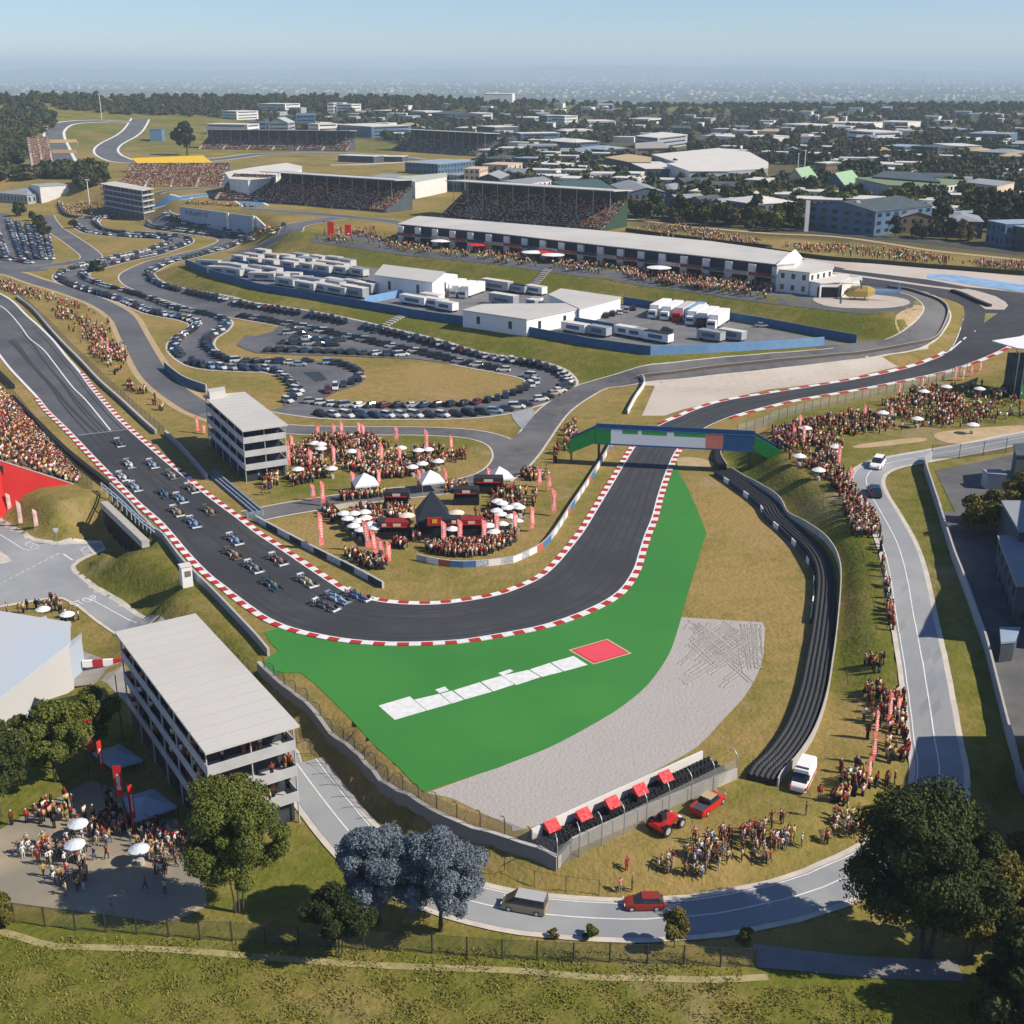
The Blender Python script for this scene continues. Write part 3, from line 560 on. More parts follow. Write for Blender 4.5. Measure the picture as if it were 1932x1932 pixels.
struct(dpx('left_road', LR, road_grey, .13, 2)); struct(dpx('traffic_island', T('i', (-100, 290), (0, 300), (60, 340), (92, 378), (40, 395), (-100, 420)), kerb_stone, .2, 4))
for k in range(11):
    a = np.array(T('i', (-20+k*44, 560-k*23))[0]); b_ = np.array(T('i', (8+k*44, 545-k*23))[0]); struct(ribbon('road_dash', [Vector(P(*a)[:2]), Vector(P(*b_)[:2])], .16, white_paint, .16, 1))
struct(ribbon('road_centre_line', resample([Vector(P(*p)[:2]) for p in T('i', (630, 658), (680, 660), (1030, 842))], 2.), .2, white_paint, .16, 1)); struct(ribbon('road_centre_line', resample([Vector(P(*p)[:2]) for p in T('i', (0, 175), (200, 300), (300, 275))], 2.), .2, white_paint, .16, 1)); struct(ribbon('stop_line', [Vector(P(*p)[:2]) for p in T('i', (478, 322), (550, 370))], .35, white_paint, .16, 1))
def text_mesh(txt, size, ext=0.):
    cu = bpy.data.curves.new('t', 'FONT'); cu.body = txt; cu.size = size; cu.extrude = ext; cu.align_x = 'CENTER'; ob = bpy.data.objects.new('t', cu); COL.objects.link(ob)
    bpy.context.view_layer.update(); me = bpy.data.meshes.new_from_object(ob.evaluated_get(bpy.context.evaluated_depsgraph_get())); bpy.data.objects.remove(ob); return me
def text_obj(name, txt, size, mat, origin, ux, uy, parent=None, sx=1., sy=1.):
    """flat lettering with its x axis along ux and y axis along uy"""
    me = text_mesh(txt, size); ux, uy = Vector(ux).normalized(), Vector(uy).normalized()
    for v in me.vertices: v.co = ux*v.co.x*sx+uy*v.co.y*sy+Vector(origin)-(parent.location if parent else Vector((0, 0, 0)))
    me.materials.clear(); me.materials.append(mat); o = bpy.data.objects.new(name, me); COL.objects.link(o)
    if parent: o.parent = parent
    return o
for c_, d_, sz in ((('i', 660, 690), (1, .52), 2.0), (('i', 200, 262), (.9, -.25), 1.6), (('i', 615, 305), (1, -.15), 1.8)):
    p = P(*T(c_[0], c_[1:])[0]); q = P(*T(c_[0], (c_[1]+60*d_[0], c_[2]+60*d_[1]))[0]); u = (q-p); u.z = 0; u.normalize(); vv = Vector((-u.y, u.x, 0))
    struct(text_obj('road_lettering', 'STOP', sz, white_paint, p+Vector((0, 0, .18)), vv, -u if sz == 2.0 else u, sy=1.5))
PLZ = T('m', (-300, 480), (0, 470), (200, 350), (600, 140), (700, 100), (1250, 300), (1540, 640), (1560, 1050), (1350, 1150), (1200, 1170), (860, 1120), (0, 1010), (-300, 960))
struct(dpx('paved_square', PLZ, M('plaza_paving', (.34, .27, .18), (.40, .33, .23), .8, c3=(.24, .215, .17), sc3=.1), .08, 5))
struct(dpx('yard', T('i', (0, 1470), (290, 1290), (620, 1050), (700, 1080), (940, 1150), (1000, 1500), (800, 1290), (500, 1330), (200, 1600), (0, 1620)), M('yard_dirt', (.36, .33, .30), (.30, .27, .24), .4), .06, 5))
struct(ribbon('footpath', smooth(PP(T('m', (-200, 1200), (0, 1235), (200, 1290), (400, 1345), (900, 1360), (1400, 1380), (1932, 1425))+T('n', (500, 1465), (1000, 1495), (1932, 1530))+T('o', (600, 1580), (1100, 1590), (1500, 1600), (1932, 1580))), 2.), .9, M('path_dirt', (.40, .33, .17), (.28, .25, .10), .9), .05, 2))
struct(ribbon('side_lane', smooth(PP(T('p', (-100, 1420), (200, 1450), (700, 1500), (1100, 1520), (1450, 1530))), 2.), 3.0, M('lane_asphalt', (.20, .19, .19), (.26, .24, .23), .5), .06, 3))
struct(dpx('yard', T('h', (1260, 1440), (1932, 1300), (2400, 1250), (2400, 1932), (1500, 1932)), M('yard_tar', (.10, .10, .105), (.14, .135, .13), .3), .07, 6))
struct(dpx('yard', T('l', (1290, 0), (2400, 0), (2400, 1932), (1850, 1932), (1640, 1030), (1430, 440)), MC['yard_tar'], .07, 6))
struct(dpx('lawn', T('l', (1480, 60), (1780, 60), (1775, 140), (1490, 130)), M('lawn', (.14, .17, .03), (.18, .2, .04), .5), .1, 4))
# upper circuit on the plateau
road('main_straight', T('b', (-100, 1200), (0, 1205), (400, 1235), (900, 1280), (1150, 1320)), 9, old_asphalt, kerb_stone, .6, z=.15); road('main_straight', T('c', (0, 1420), (1000, 1480), (1932, 1580))+T('d', (490, 1665)), 13, race_asphalt, kerb_stone, .6, z=.12)
road('upper_track', T('a', (1932, 1180), (1750, 1090), (1400, 1110), (1330, 1130), (1200, 1140)), 12, M('blue_tarmac2', (.10, .22, .38)), white_paint, 1.5, z=.12); road('upper_track', T('a', (1180, 1085), (1500, 1045), (1700, 1035))+T('b', (0, 1010)), 10, old_asphalt, kerb_stone, 1, z=.1)
road('upper_track', T('a', (520, 905), (470, 820), (440, 740), (410, 650), (420, 600), (480, 560), (600, 543), (800, 537), (1000, 545)), 16, old_asphalt, white_paint, 2.5, z=.15)
road('upper_track', T('a', (1060, 520), (1010, 600), (950, 650), (840, 710), (800, 760), (850, 810), (1000, 845), (1400, 845), (1700, 820), (1932, 790))+T('b', (150, 785), (400, 780), (800, 790), (1200, 830)), 18, old_asphalt, white_paint, 2., z=.15)
road('upper_track', T('b', (560, 870), (800, 865), (1100, 850), (1300, 840), (1700, 830), (1932, 835)), 12, gravel_far, None, z=.14)
struct(ribbon('town_road', smooth(PP(T('c', (860, 1235), (1300, 1290), (1932, 1340))+T('d', (600, 1400), (1200, 1450), (1932, 1540))), 4.), 9, M('road_dark', (.06, .065, .075)), .1, 2))
struct(ribbon('bank_path', smooth(PP(T('c', (860, 1275), (1400, 1340), (1932, 1385))+T('d', (600, 1420), (1200, 1510), (1932, 1590))), 4.), 4, sand, .1, 2))
for q in (T('a', (560, 1290), (620, 1265), (700, 1290)), T('e', (750, 190), (820, 215))): pass
for q in ([('g', 45, 1440), ('g', 5, 1500)],): pass
def steps(k, a, b_):
    A, B = P(*T(k, a)[0]), P(*T(k, b_)[0]); p = resample([A, B], 1.2); mb = MB(); z = H([q.x for q in p], [q.y for q in p]); u = (B-A).normalized(); rz = math.atan2(u.y, u.x)
    for q, zz in zip(p, z): mb.box((q.x, q.y, zz-.2), (1.0, 3.2, .45), rz)
    return mb.build('concrete_steps', concrete)
tag(steps('f', (900, 395), (1130, 265)), 'concrete stairs down the grass bank below the blue fence', 'steps'); tag(steps('c', (130, 1800), (270, 1660)), 'concrete stairs down the grass bank from the pit terrace', 'steps')
# ------------------------------------------------ barriers and walls
def wpath(pix, step=2.): return smooth(PP(pix), step)
def barrier(name, label, pix, hgt, th, mats, m=0, cap=None, pattern=None, seg=1, step=2., cat='barrier', group=None):
    o = wall(MB(), wpath(pix, step), hgt, th, m, cap, pattern, seg).build(name, mats); return tag(o, label, cat, group)
barrier('tyre_barrier', 'black tyre barrier with thin white top along the track below the red crowd bank', T('e', (-60, 660), (0, 722), (100, 822)), 1.1, 1.0, [black, white_paint], cap=0)
barrier('tyre_barrier', 'long black barrier between the outer kerb and the red crowd bank', T('e', (95, 900), (200, 1010), (400, 1210), (600, 1390), (830, 1570)), 1.1, 1.0, [black, concrete], cap=0)
barrier('guard_wall', 'dark trackside wall with pale top between underpass and big grandstand', T('e', (835, 1575), (1000, 1740), (1180, 1932))+T('i', (1220, 190), (1380, 402), (1600, 622), (1800, 832), (1925, 965))+[(507, 1238)], 1.3, .35, [wall_grey, concrete], cap=1)
barrier('guard_wall', 'long dark concrete wall curving below the green run-off', [(489, 1266), (533, 1308), (608, 1378), (658, 1424), (690, 1458), (728, 1498), (783, 1530), (848, 1566), (908, 1587), (966, 1603), (1010, 1617), (1051, 1637)], 1.5, .55, [M('wall_shaded', (.20, .20, .21)), concrete], cap=1)  # sides darker than the cap: their shade is put into the colour
barrier('guard_wall', 'pale concrete wall behind the tyre stacks at the gravel end', [(1051, 1637), (1388, 1469)], 1.5, .4, [concrete, concrete])
barrier('white_wall', 'white wall between gravel trap and tyre stacks with red wedges', [(1003, 1588), (1324, 1438)], 1.6, .25, [wall_white, wall_white])
barrier('pit_wall', 'pale wall with fence along inner side of the grid straight', T('e', (130, 140), (250, 235), (430, 440), (600, 615), (760, 785), (960, 965), (1180, 1165)), 1.1, .6, [M('wall_mid', (.30, .30, .29)), concrete], cap=1)
barrier('pit_wall', 'grey wall beside the shadow of the control tower', T('e', (1250, 1170), (1400, 1315), (1560, 1500)), 1.1, .6, [M('wall_mid2', (.3, .3, .3)), concrete], cap=1)
adb, adw = M('advert_black', (.035, .05, .075)), M('advert_pale', (.55, .62, .70), (.30, .36, .42), 2.5)
barrier('advert_wall', 'low wall of alternating black and pale advert boards inside the corner', T('j', (0, 70), (250, 205), (500, 335), (750, 460), (960, 575)), 1.15, .45, [adb, adw, concrete], cap=2, pattern=[1, 0], seg=2, step=2.1)
ads = [cloth_white, M('advert_blue', (.06, .17, .36)), M('advert_red', (.5, .12, .10)), concrete, M('advert_print', (.62, .62, .63), (.25, .30, .38), 3.)]
barrier('advert_wall', 'white advert wall with blue and red blocks round the festival corner', T('j', (1215, 365), (1400, 405), (1600, 418), (1932, 385))+T('k', (80, 352), (230, 275), (330, 160), (430, 5))+T('g', (560, 1560), (700, 1340), (790, 1180)), 1.2, .3, ads, cap=3, pattern=[4, 0, 2, 1, 1, 4, 0, 4, 0], seg=1, step=2.2)
barrier('advert_wall', 'pale wall running away from the footbridge past the gravel', T('g', (870, 1015), (930, 900), (1000, 785), (985, 745)), 1.2, .3, ads, cap=3, pattern=[0])
barrier('road_wall', 'long low wall between service road and pale run-off', T('g', (940, 745), (1170, 715), (1500, 670), (1932, 625))+T('h', (400, 588), (800, 545), (1130, 485), (1280, 430), (1350, 300), (1355, 220), (1300, 165), (1200, 125), (1060, 80), (900, 60)), .9, .4, [M('wall_brown2', (.13, .10, .08)), concrete], cap=1)
barrier('tyre_barrier', 'black tyre row on the pale hairpin island', T('h', (1385, 92), (1480, 125), (1600, 180), (1675, 208)), 1.0, 1.5, [black])
barrier('straight_wall', 'dark wall along the far side of the pit straight', T('c', (860, 1370), (1400, 1440), (1932, 1500))+T('d', (0, 1520), (480, 1590), (900, 1620), (1400, 1660), (1932, 1700)), 1.6, .8, [M('hedge_dark', (.03, .035, .02), (.06, .06, .03), .8)])
barrier('curved_wall', 'curved dark retaining wall beside the service road above the tower', T('e', (1245, 672), (1300, 720), (1400, 790), (1560, 850)), 2.2, .4, [wall_blue, concrete], cap=1, cat='wall')
for q, lb in ((T('f', (0, 40), (0, 41)), None),): pass
# five-row tyre wall with ribs
def tyre_wall(name, label, pix, rows, r, side_mat=True):
    p = wpath(pix, .33); mb = MB(); n = normals(p); zc = H([q.x for q in p], [q.y for q in p]); wid = rows*r*2; prof = []
    prof.append((-wid/2-.02, -.2)); 
    for k in range(rows):
        for a in (0, .5, 1, 1.5, 2): prof.append((-wid/2+k*2*r+a*r, .82+(.0, .17, .24, .17, .0)[int(a*2)]))
    prof.append((wid/2+.02, -.2)); K = len(prof); V = []
    for i, (q, nn) in enumerate(zip(p, n)):
        s_ = 1 if i % 2 else .86
        for j, (u, z) in enumerate(prof): zz = z if j in (0, K-1) else .82+(z-.82)*s_-(0 if i % 2 else .10); V.append((q.x+nn.x*u, q.y+nn.y*u, zc[i]+zz))
    fs = [(i*K+j, i*K+j+1, (i+1)*K+j+1, (i+1)*K+j)[::-1] for i in range(len(p)-1) for j in range(K-1)]; fs += [tuple(range(K)), tuple((len(p)-1)*K+j for j in range(K))[::-1]]
    o = mb.add(V, fs).build(name, M('tyre_rubber', (.020, .020, .023), (.045, .045, .05), 4., rough=.6)); return tag(o, label, 'tyre wall'), p
TW = T('g', (1590, 1465), (1760, 1580), (1932, 1710))+T('l', (65, 60), (200, 165), (340, 290), (425, 440), (440, 600), (410, 900), (370, 1150), (320, 1400), (230, 1650), (100, 1850))+T('p', (-20, 40), (-60, 110))
_, tp = tyre_wall('tyre_wall', 'long five-row black tyre wall curving along the right bank', TW, 5, .33)
tag(wall(MB(), offs(tp[::6], 2.1), 1.25, .18, 0).build('barrier_rail', concrete), 'pale concrete rail behind the long curving tyre wall', 'barrier')
tag(wall(MB(), offs(resample(tp[:230], 2.2), -1.95), 1.0, .2, 0, pattern=[0, 0, 1, 0]).build('advert_strip', [adb, cloth_white]), 'dark advert strip with white panels on track side of tyre wall', 'advert board')
barrier('tyre_barrier', 'narrow black tyre row under the right end of the footbridge', T('g', (1640, 1195), (1570, 1290), (1550, 1370), (1590, 1440)), 1.0, 1.4, [black])
barrier('barrier_rail', 'pale rail curving under the right end of the footbridge', T('g', (1700, 1195), (1600, 1270), (1575, 1340), (1620, 1420)), 1.0, .2, [concrete])
# stack behind the gravel
A_, B_ = P(1020, 1612), P(1372, 1448); u = (B_-A_); u.z = 0; L = u.length; u.normalize(); nrm = Vector((-u.y, u.x, 0))
mb = MB()
for r_ in range(6):
    for k in range(int(L/.62)):
        q = A_+u*(k*.62+.3)+nrm*(-.7+r_*.62); hh = .95+.25*((r_ % 2)); jx = random.uniform(-.04, .04)
        mb.lathe((q.x+jx, q.y+jx, q.z-.05), [(.30, 0), (.31, hh*.5), (.26, hh), (.15, hh), (.13, hh-.25)], n=7)
tag(mb.build('tyre_stack', MC['tyre_rubber']), 'bank of stacked black tyres below the gravel trap', 'tyre wall')
for i, (x, y) in enumerate(T('o', (300, 485), (540, 400), (755, 308), (965, 210), (1155, 112))):
    c_ = P(x, y+8); t = thing('red_marker', 'red wedge marker on the white wall above the tyre stacks', 'marker box', c_, math.atan2(u.y, u.x), 'red wedge markers on the tyre wall')
    m_ = MB(); m_.add([(-.85, -.7, 1.1), (.85, -.7, 1.1), (.85, .4, 2.0), (-.85, .4, 2.0), (-.85, .6, 1.1), (.85, .6, 1.1)], [(0, 1, 2, 3), (1, 5, 2), (4, 0, 3), (5, 4, 3, 2), (4, 5, 1, 0)]); m_.build('red_cover', M('marker_red', (.60, .03, .04), (.75, .12, .12), 3.), t, world=False)
    m2 = MB(); m2.box((0, .1, -.2), (1.6, 1.1, 1.28)); m2.build('base_block', black, t, world=False)
# fences
mesh_mat = M('wire_mesh', (.10, .10, .10), alpha=.16); mesh_pale = M('wire_mesh_pale', (.35, .35, .33), alpha=.22)
def fence(label, pix, hgt, sp=3., r=.05, pm=None, mm=None, bent=False, mesh=True, cat='fence', world=None, rail=True, side=1):
    p = world or resample(PP(pix), sp); t = thing('wire_fence', label, cat, (p[0].x, p[0].y, h1(p[0].x, p[0].y))); n = normals(p); pm = pm or steel_dark
    for i, (q, nn) in enumerate(zip(p, n)):
        if i > 98: break
        z = h1(q.x, q.y); m_ = MB()
        if bent: pts = [(q.x, q.y, z-.1), (q.x, q.y, z+hgt*.72)]+[(q.x+nn.x*side*d_, q.y+nn.y*side*d_, z+hgt*e_) for d_, e_ in ((.12, .84), (.4, .94), (.85, 1.))]; m_.tube(pts, r, 5)
        else: m_.cyl((q.x, q.y, z-.1), (q.x, q.y, z+hgt), r, n=5)
        m_.build('post', pm, t)
    if mesh: wall(MB(), p, hgt*(.72 if bent else .97), .012).build('wire_panel', mm or mesh_mat, t)
    if rail:
        m_ = MB()
        for a, b_ in zip(p[:-1], p[1:]): m_.cyl((a.x, a.y, h1(a.x, a.y)+hgt*(.72 if bent else .97)), (b_.x, b_.y, h1(b_.x, b_.y)+hgt*(.72 if bent else .97)), .022, n=3, cap=False)
        m_.build('top_wire', pm, t)
    return t
FB = T('m', (-350, 1130), (-120, 1140), (110, 1165), (340, 1195), (570, 1225), (800, 1240), (1033, 1255), (1273, 1275), (1510, 1295), (1752, 1305))+T('n', (72, 1325), (325, 1345), (570, 1360), (815, 1375), (1072, 1385), (1330, 1400), (1593, 1420), (1858, 1440))+T('o', (190, 1450), (465, 1465), (737, 1467), (1020, 1478), (1295, 1484), (1572, 1500), (1845, 1505))
fence('dark mesh boundary fence crossing the foreground grass', FB, 2.35, r=.085, world=[Vector(P(*q)[:2]) for q in FB])
fence('bent-top debris fence on the wall above the front road', [(500, 1278), (533, 1305), (608, 1371), (658, 1418), (690, 1451), (728, 1489), (783, 1521), (848, 1555), (908, 1576), (966, 1593), (1048, 1625)], 3.7, sp=3.1, r=.055, bent=True, mm=mesh_pale, rail=False, side=-1)
W3p = [P(1051+(1388-1051)*k/8, 1638+(1469-1638)*k/8) for k in range(9)]
fence('pale bent-top fence along the tyre stacks below the gravel', None, 3.9, r=.06, pm=steel, mm=mesh_pale, bent=True, world=[Vector(q[:2]) for q in W3p], rail=False, side=1)
fence('thin wire fence on the grass between wall and front road', [(560, 1405), (640, 1468), (720, 1530), (800, 1583), (900, 1626), (990, 1665), (1060, 1682), (1130, 1690)], 2.0, sp=3.6, r=.04, mesh=False)
fence('mesh fence in front of the right crowd bank beside the track', T('g', (1700, 1165), (1932, 1100))+T('h', (0, 1070), (400, 965), (850, 870), (1300, 765), (1500, 700)), 2.6, sp=3.2, r=.06, mm=mesh_pale)
fence('tall mesh fence along the right road bend', T('h', (1230, 1355), (1430, 1350), (1570, 1335), (1760, 1310), (1932, 1280), (2100, 1250)), 3.2, sp=5.5, r=.07)
fence('mesh fence beside the inner grid straight wall', T('e', (150, 130), (350, 320), (560, 540), (760, 740), (960, 925), (1240, 1170)), 2.2, sp=4, r=.04, mm=mesh_pale)
fence('mesh fence behind the tyre barrier below the red crowd bank', T('e', (0, 760), (170, 960), (400, 1270), (560, 1440), (700, 1580)), 2.2, sp=4, r=.04, mm=mesh_pale)
fence('low wire fence on the crest of the right bank', T('l', (745, 220), (820, 380), (850, 560), (880, 780), (900, 880), (740, 1000), (730, 1290)), 1.4, sp=3, r=.035, mesh=False)
barrier('yard_wall', 'pale boundary wall along the dark yards on the right', T('h', (1230, 1365), (1180, 1420), (1240, 1620), (1300, 1800))+T('l', (1280, 0), (1400, 380), (1540, 760), (1640, 1050), (1740, 1450), (1860, 1900))+T('p', (1930, 200),), 2.0, .3, [wall_grey, concrete], cap=1, cat='wall')
# blue fences round the paddock
def bluefence(label, pix, h_=2.6, mat=None, **k): return tag(wall(MB(), resample(PP(pix), 4.), h_, .12, 0, cap=1).build('blue_fence', [mat or fence_blue, M('fence_cap', (.25, .4, .55))]), label, 'fence')
bluefence('long dark blue fence along the lower edge of the paddock', [(350, 501), (400, 522), (483, 547), (658, 577), (783, 599), (966, 626), (1116, 655), (1227, 670)])
bluefence('light blue fence along the right edge of the paddock', [(1227, 670), (1340, 666), (1449, 660), (1554, 652)], mat=fence_lblue)
bluefence('inner blue fence above the white trailers', [(483, 506), (590, 524), (700, 543), (810, 562)])
bluefence('blue panel fence below the pit slope', [(1176, 574), (1260, 588), (1376, 604), (1449, 617), (1616, 648)])
bluefence('blue fence in the middle of the truck yard', T('g', (375, 325), (700, 380), (1130, 470)))
bluefence('short blue fence behind the first trailers', [(436, 500), (470, 506)])
bluefence('light blue inner fence at the yard entrance', T('f', (820, 185), (1180, 115)), mat=fence_lblue)
# ------------------------------------------------ underpass
t = thing('underpass', 'dark concrete road underpass beneath the track', 'underpass', P(190, 1025))
a, b_, c_ = at(191, 948, .6), at(262, 1016, .6), at(290, 1012, .6)
m_ = MB(); zb = -5.4
for q0, q1 in ((a, b_),):
    d_ = (q1-q0).normalized(); nn = Vector((-d_.y, d_.x, 0)); m_.poly([(q0.x, q0.y, zb), (q1.x, q1.y, zb), (q1.x, q1.y, .6), (q0.x, q0.y, .6)][::-1]); m_.poly([(q0.x, q0.y, zb), (q1.x, q1.y, zb), (q1.x, q1.y, .6), (q0.x, q0.y, .6)])
d_ = (b_-a).normalized(); nn = Vector((-d_.y, d_.x, 0)); nn = nn if nn.x < 0 else -nn
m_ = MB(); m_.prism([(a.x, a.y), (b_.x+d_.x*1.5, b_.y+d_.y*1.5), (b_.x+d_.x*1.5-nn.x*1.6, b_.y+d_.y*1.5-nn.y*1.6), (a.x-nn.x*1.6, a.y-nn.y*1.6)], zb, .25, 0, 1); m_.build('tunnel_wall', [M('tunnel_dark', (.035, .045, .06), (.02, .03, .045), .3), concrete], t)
m_ = MB(); m_.prism([(a.x+nn.x*.15, a.y+nn.y*.15), (b_.x+nn.x*.15+d_.x*2, b_.y+nn.y*.15+d_.y*2), (b_.x-nn.x*1.2+d_.x*2, b_.y-nn.y*1.2+d_.y*2), (a.x-nn.x*1.2, a.y-nn.y*1.2)], -.6, .75, 0); m_.build('parapet', concrete, t)
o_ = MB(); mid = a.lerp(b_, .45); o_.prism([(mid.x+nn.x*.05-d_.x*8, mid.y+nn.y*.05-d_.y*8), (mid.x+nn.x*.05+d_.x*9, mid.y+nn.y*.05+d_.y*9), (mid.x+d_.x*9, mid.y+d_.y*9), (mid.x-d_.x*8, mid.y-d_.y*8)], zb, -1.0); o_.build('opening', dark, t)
rp = [at(x, y, .3) for x, y in ((192, 925), (222, 950), (248, 975), (270, 996), (292, 1012))]; m_ = MB()
for z_ in (.9, 1.6): m_.tube([v+Vector((0, 0, z_)) for v in rp], .16, 5)
for a_, b2 in zip(rp[:-1], rp[1:]):
    for k in range(3): v = a_.lerp(b2, k/3); m_.cyl((v.x, v.y, -.3), (v.x, v.y, 2.0), .09, n=5)
tag(m_.build('guard_rail', M('rail_blue', (.45, .52, .60), rough=.5)), 'pale blue double guard rail above the underpass', 'guard rail')
# ------------------------------------------------ footbridge
t = thing('footbridge', 'green, white and blue footbridge with sloping ramps over the track', 'bridge', P(1290, 850))
gL, gR = P(1137, 876), P(1407, 886)
zt = gL.z+height_at((gL.x, gL.y, gL.z), 808); L0 = at(1127, 812, zt); L0b = (gL.x, gL.y)
yb = (gL.y+gR.y)/2; bl = Vector((gL.x-1.5, gL.y)); br = Vector((gR.x+1.2, gR.y)); bd = (br-bl).normalized(); bn = Vector((-bd.y, bd.x)); zf = 5.6; ph = 3.1
def bp_(s_, o_): q = bl+bd*s_+bn*o_; return (q.x, q.y)
LB = (br-bl).length; rl = 5.5
m_ = MB(); m_.prism([bp_(-.2, -1.3), bp_(LB+.2, -1.3), bp_(LB+.2, 1.3), bp_(-.2, 1.3)], zf-.45, zf); m_.build('deck', steel_dark, t)
m_ = MB(); m_.prism([bp_(-.2, 1.2), bp_(LB+.2, 1.2), bp_(LB+.2, 1.38), bp_(-.2, 1.38)], zf-.6, zf+ph+.1); m_.build('rear_panel', navy, t)
PWH = M('panel_white', (.93, .93, .93))
segs = [(0, .098, 0, 1, green_panel), (.098, .70, 0, .72, PWH), (.098, .17, .72, 1, PWH), (.17, .27, .72, 1, M('green_strip', (.07, .40, .09))), (.27, .295, .72, 1, PWH), (.295, .455, .72, 1, MC['green_strip']), (.455, .50, .72, 1, PWH), (.50, .70, .72, 1, MC['green_strip']), (.70, .81, 0, 1, salmon), (.81, 1.0, 0, 1, navy)]
for s0, s1, h0, h1_, mt_ in segs:
    m_ = MB(); m_.prism([bp_(LB*s0, -1.42), bp_(LB*s1, -1.42), bp_(LB*s1, -1.3), bp_(LB*s0, -1.3)], zf-.3+ph*h0, zf-.3+ph*h1_); m_.build('front_panel', mt_, t)
m_ = MB(); m_.prism([bp_(-.2, -1.5), bp_(LB+.2, -1.5), bp_(LB+.2, -1.2), bp_(-.2, -1.2)], zf-.6, zf-.3); m_.prism([bp_(-.2, -1.45), bp_(LB+.2, -1.45), bp_(LB+.2, -1.25), bp_(-.2, -1.25)], zf-.3+ph, zf-.15+ph); m_.build('side_beam', navy, t)
for sg in (-1, 1):
    s0 = -.2 if sg < 0 else LB+.2; s1 = s0+sg*rl; zd = 2.6
    for o0, o1, nm, mt_ in ((-1.42, -1.3, 'ramp_panel', green_panel), (1.2, 1.35, 'ramp_panel', navy)):
        m_ = MB(); A4 = [bp_(s0, o0), bp_(s1, o0), bp_(s1, o1), bp_(s0, o1)]; m_.prism(A4, [zf-.45, zf-zd-.45, zf-zd-.45, zf-.45], [zf+ph-.25, zf+ph-zd-.6, zf+ph-zd-.6, zf+ph-.25]); m_.build(nm, mt_, t)
    m_ = MB(); m_.prism([bp_(s0, -1.3), bp_(s1, -1.3), bp_(s1, 1.2), bp_(s0, 1.2)], [zf-.3, zf-zd-.3, zf-zd-.3, zf-.3], [zf, zf-zd, zf-zd, zf]); m_.build('ramp', steel_dark, t)
    for oo in (-1.0, 1.0):
        q = bp_(.6 if sg < 0 else LB-.6, oo); m_ = MB().cyl((q[0], q[1], -1), (q[0], q[1], zf-.4), .16, n=8); m_.build('pillar', steel_dark, t)
        q = bp_(s1-sg*.4, oo); m_ = MB().cyl((q[0], q[1], -1), (q[0], q[1], zf-zd-.2), .10, n=6); m_.build('pillar', steel_dark, t)
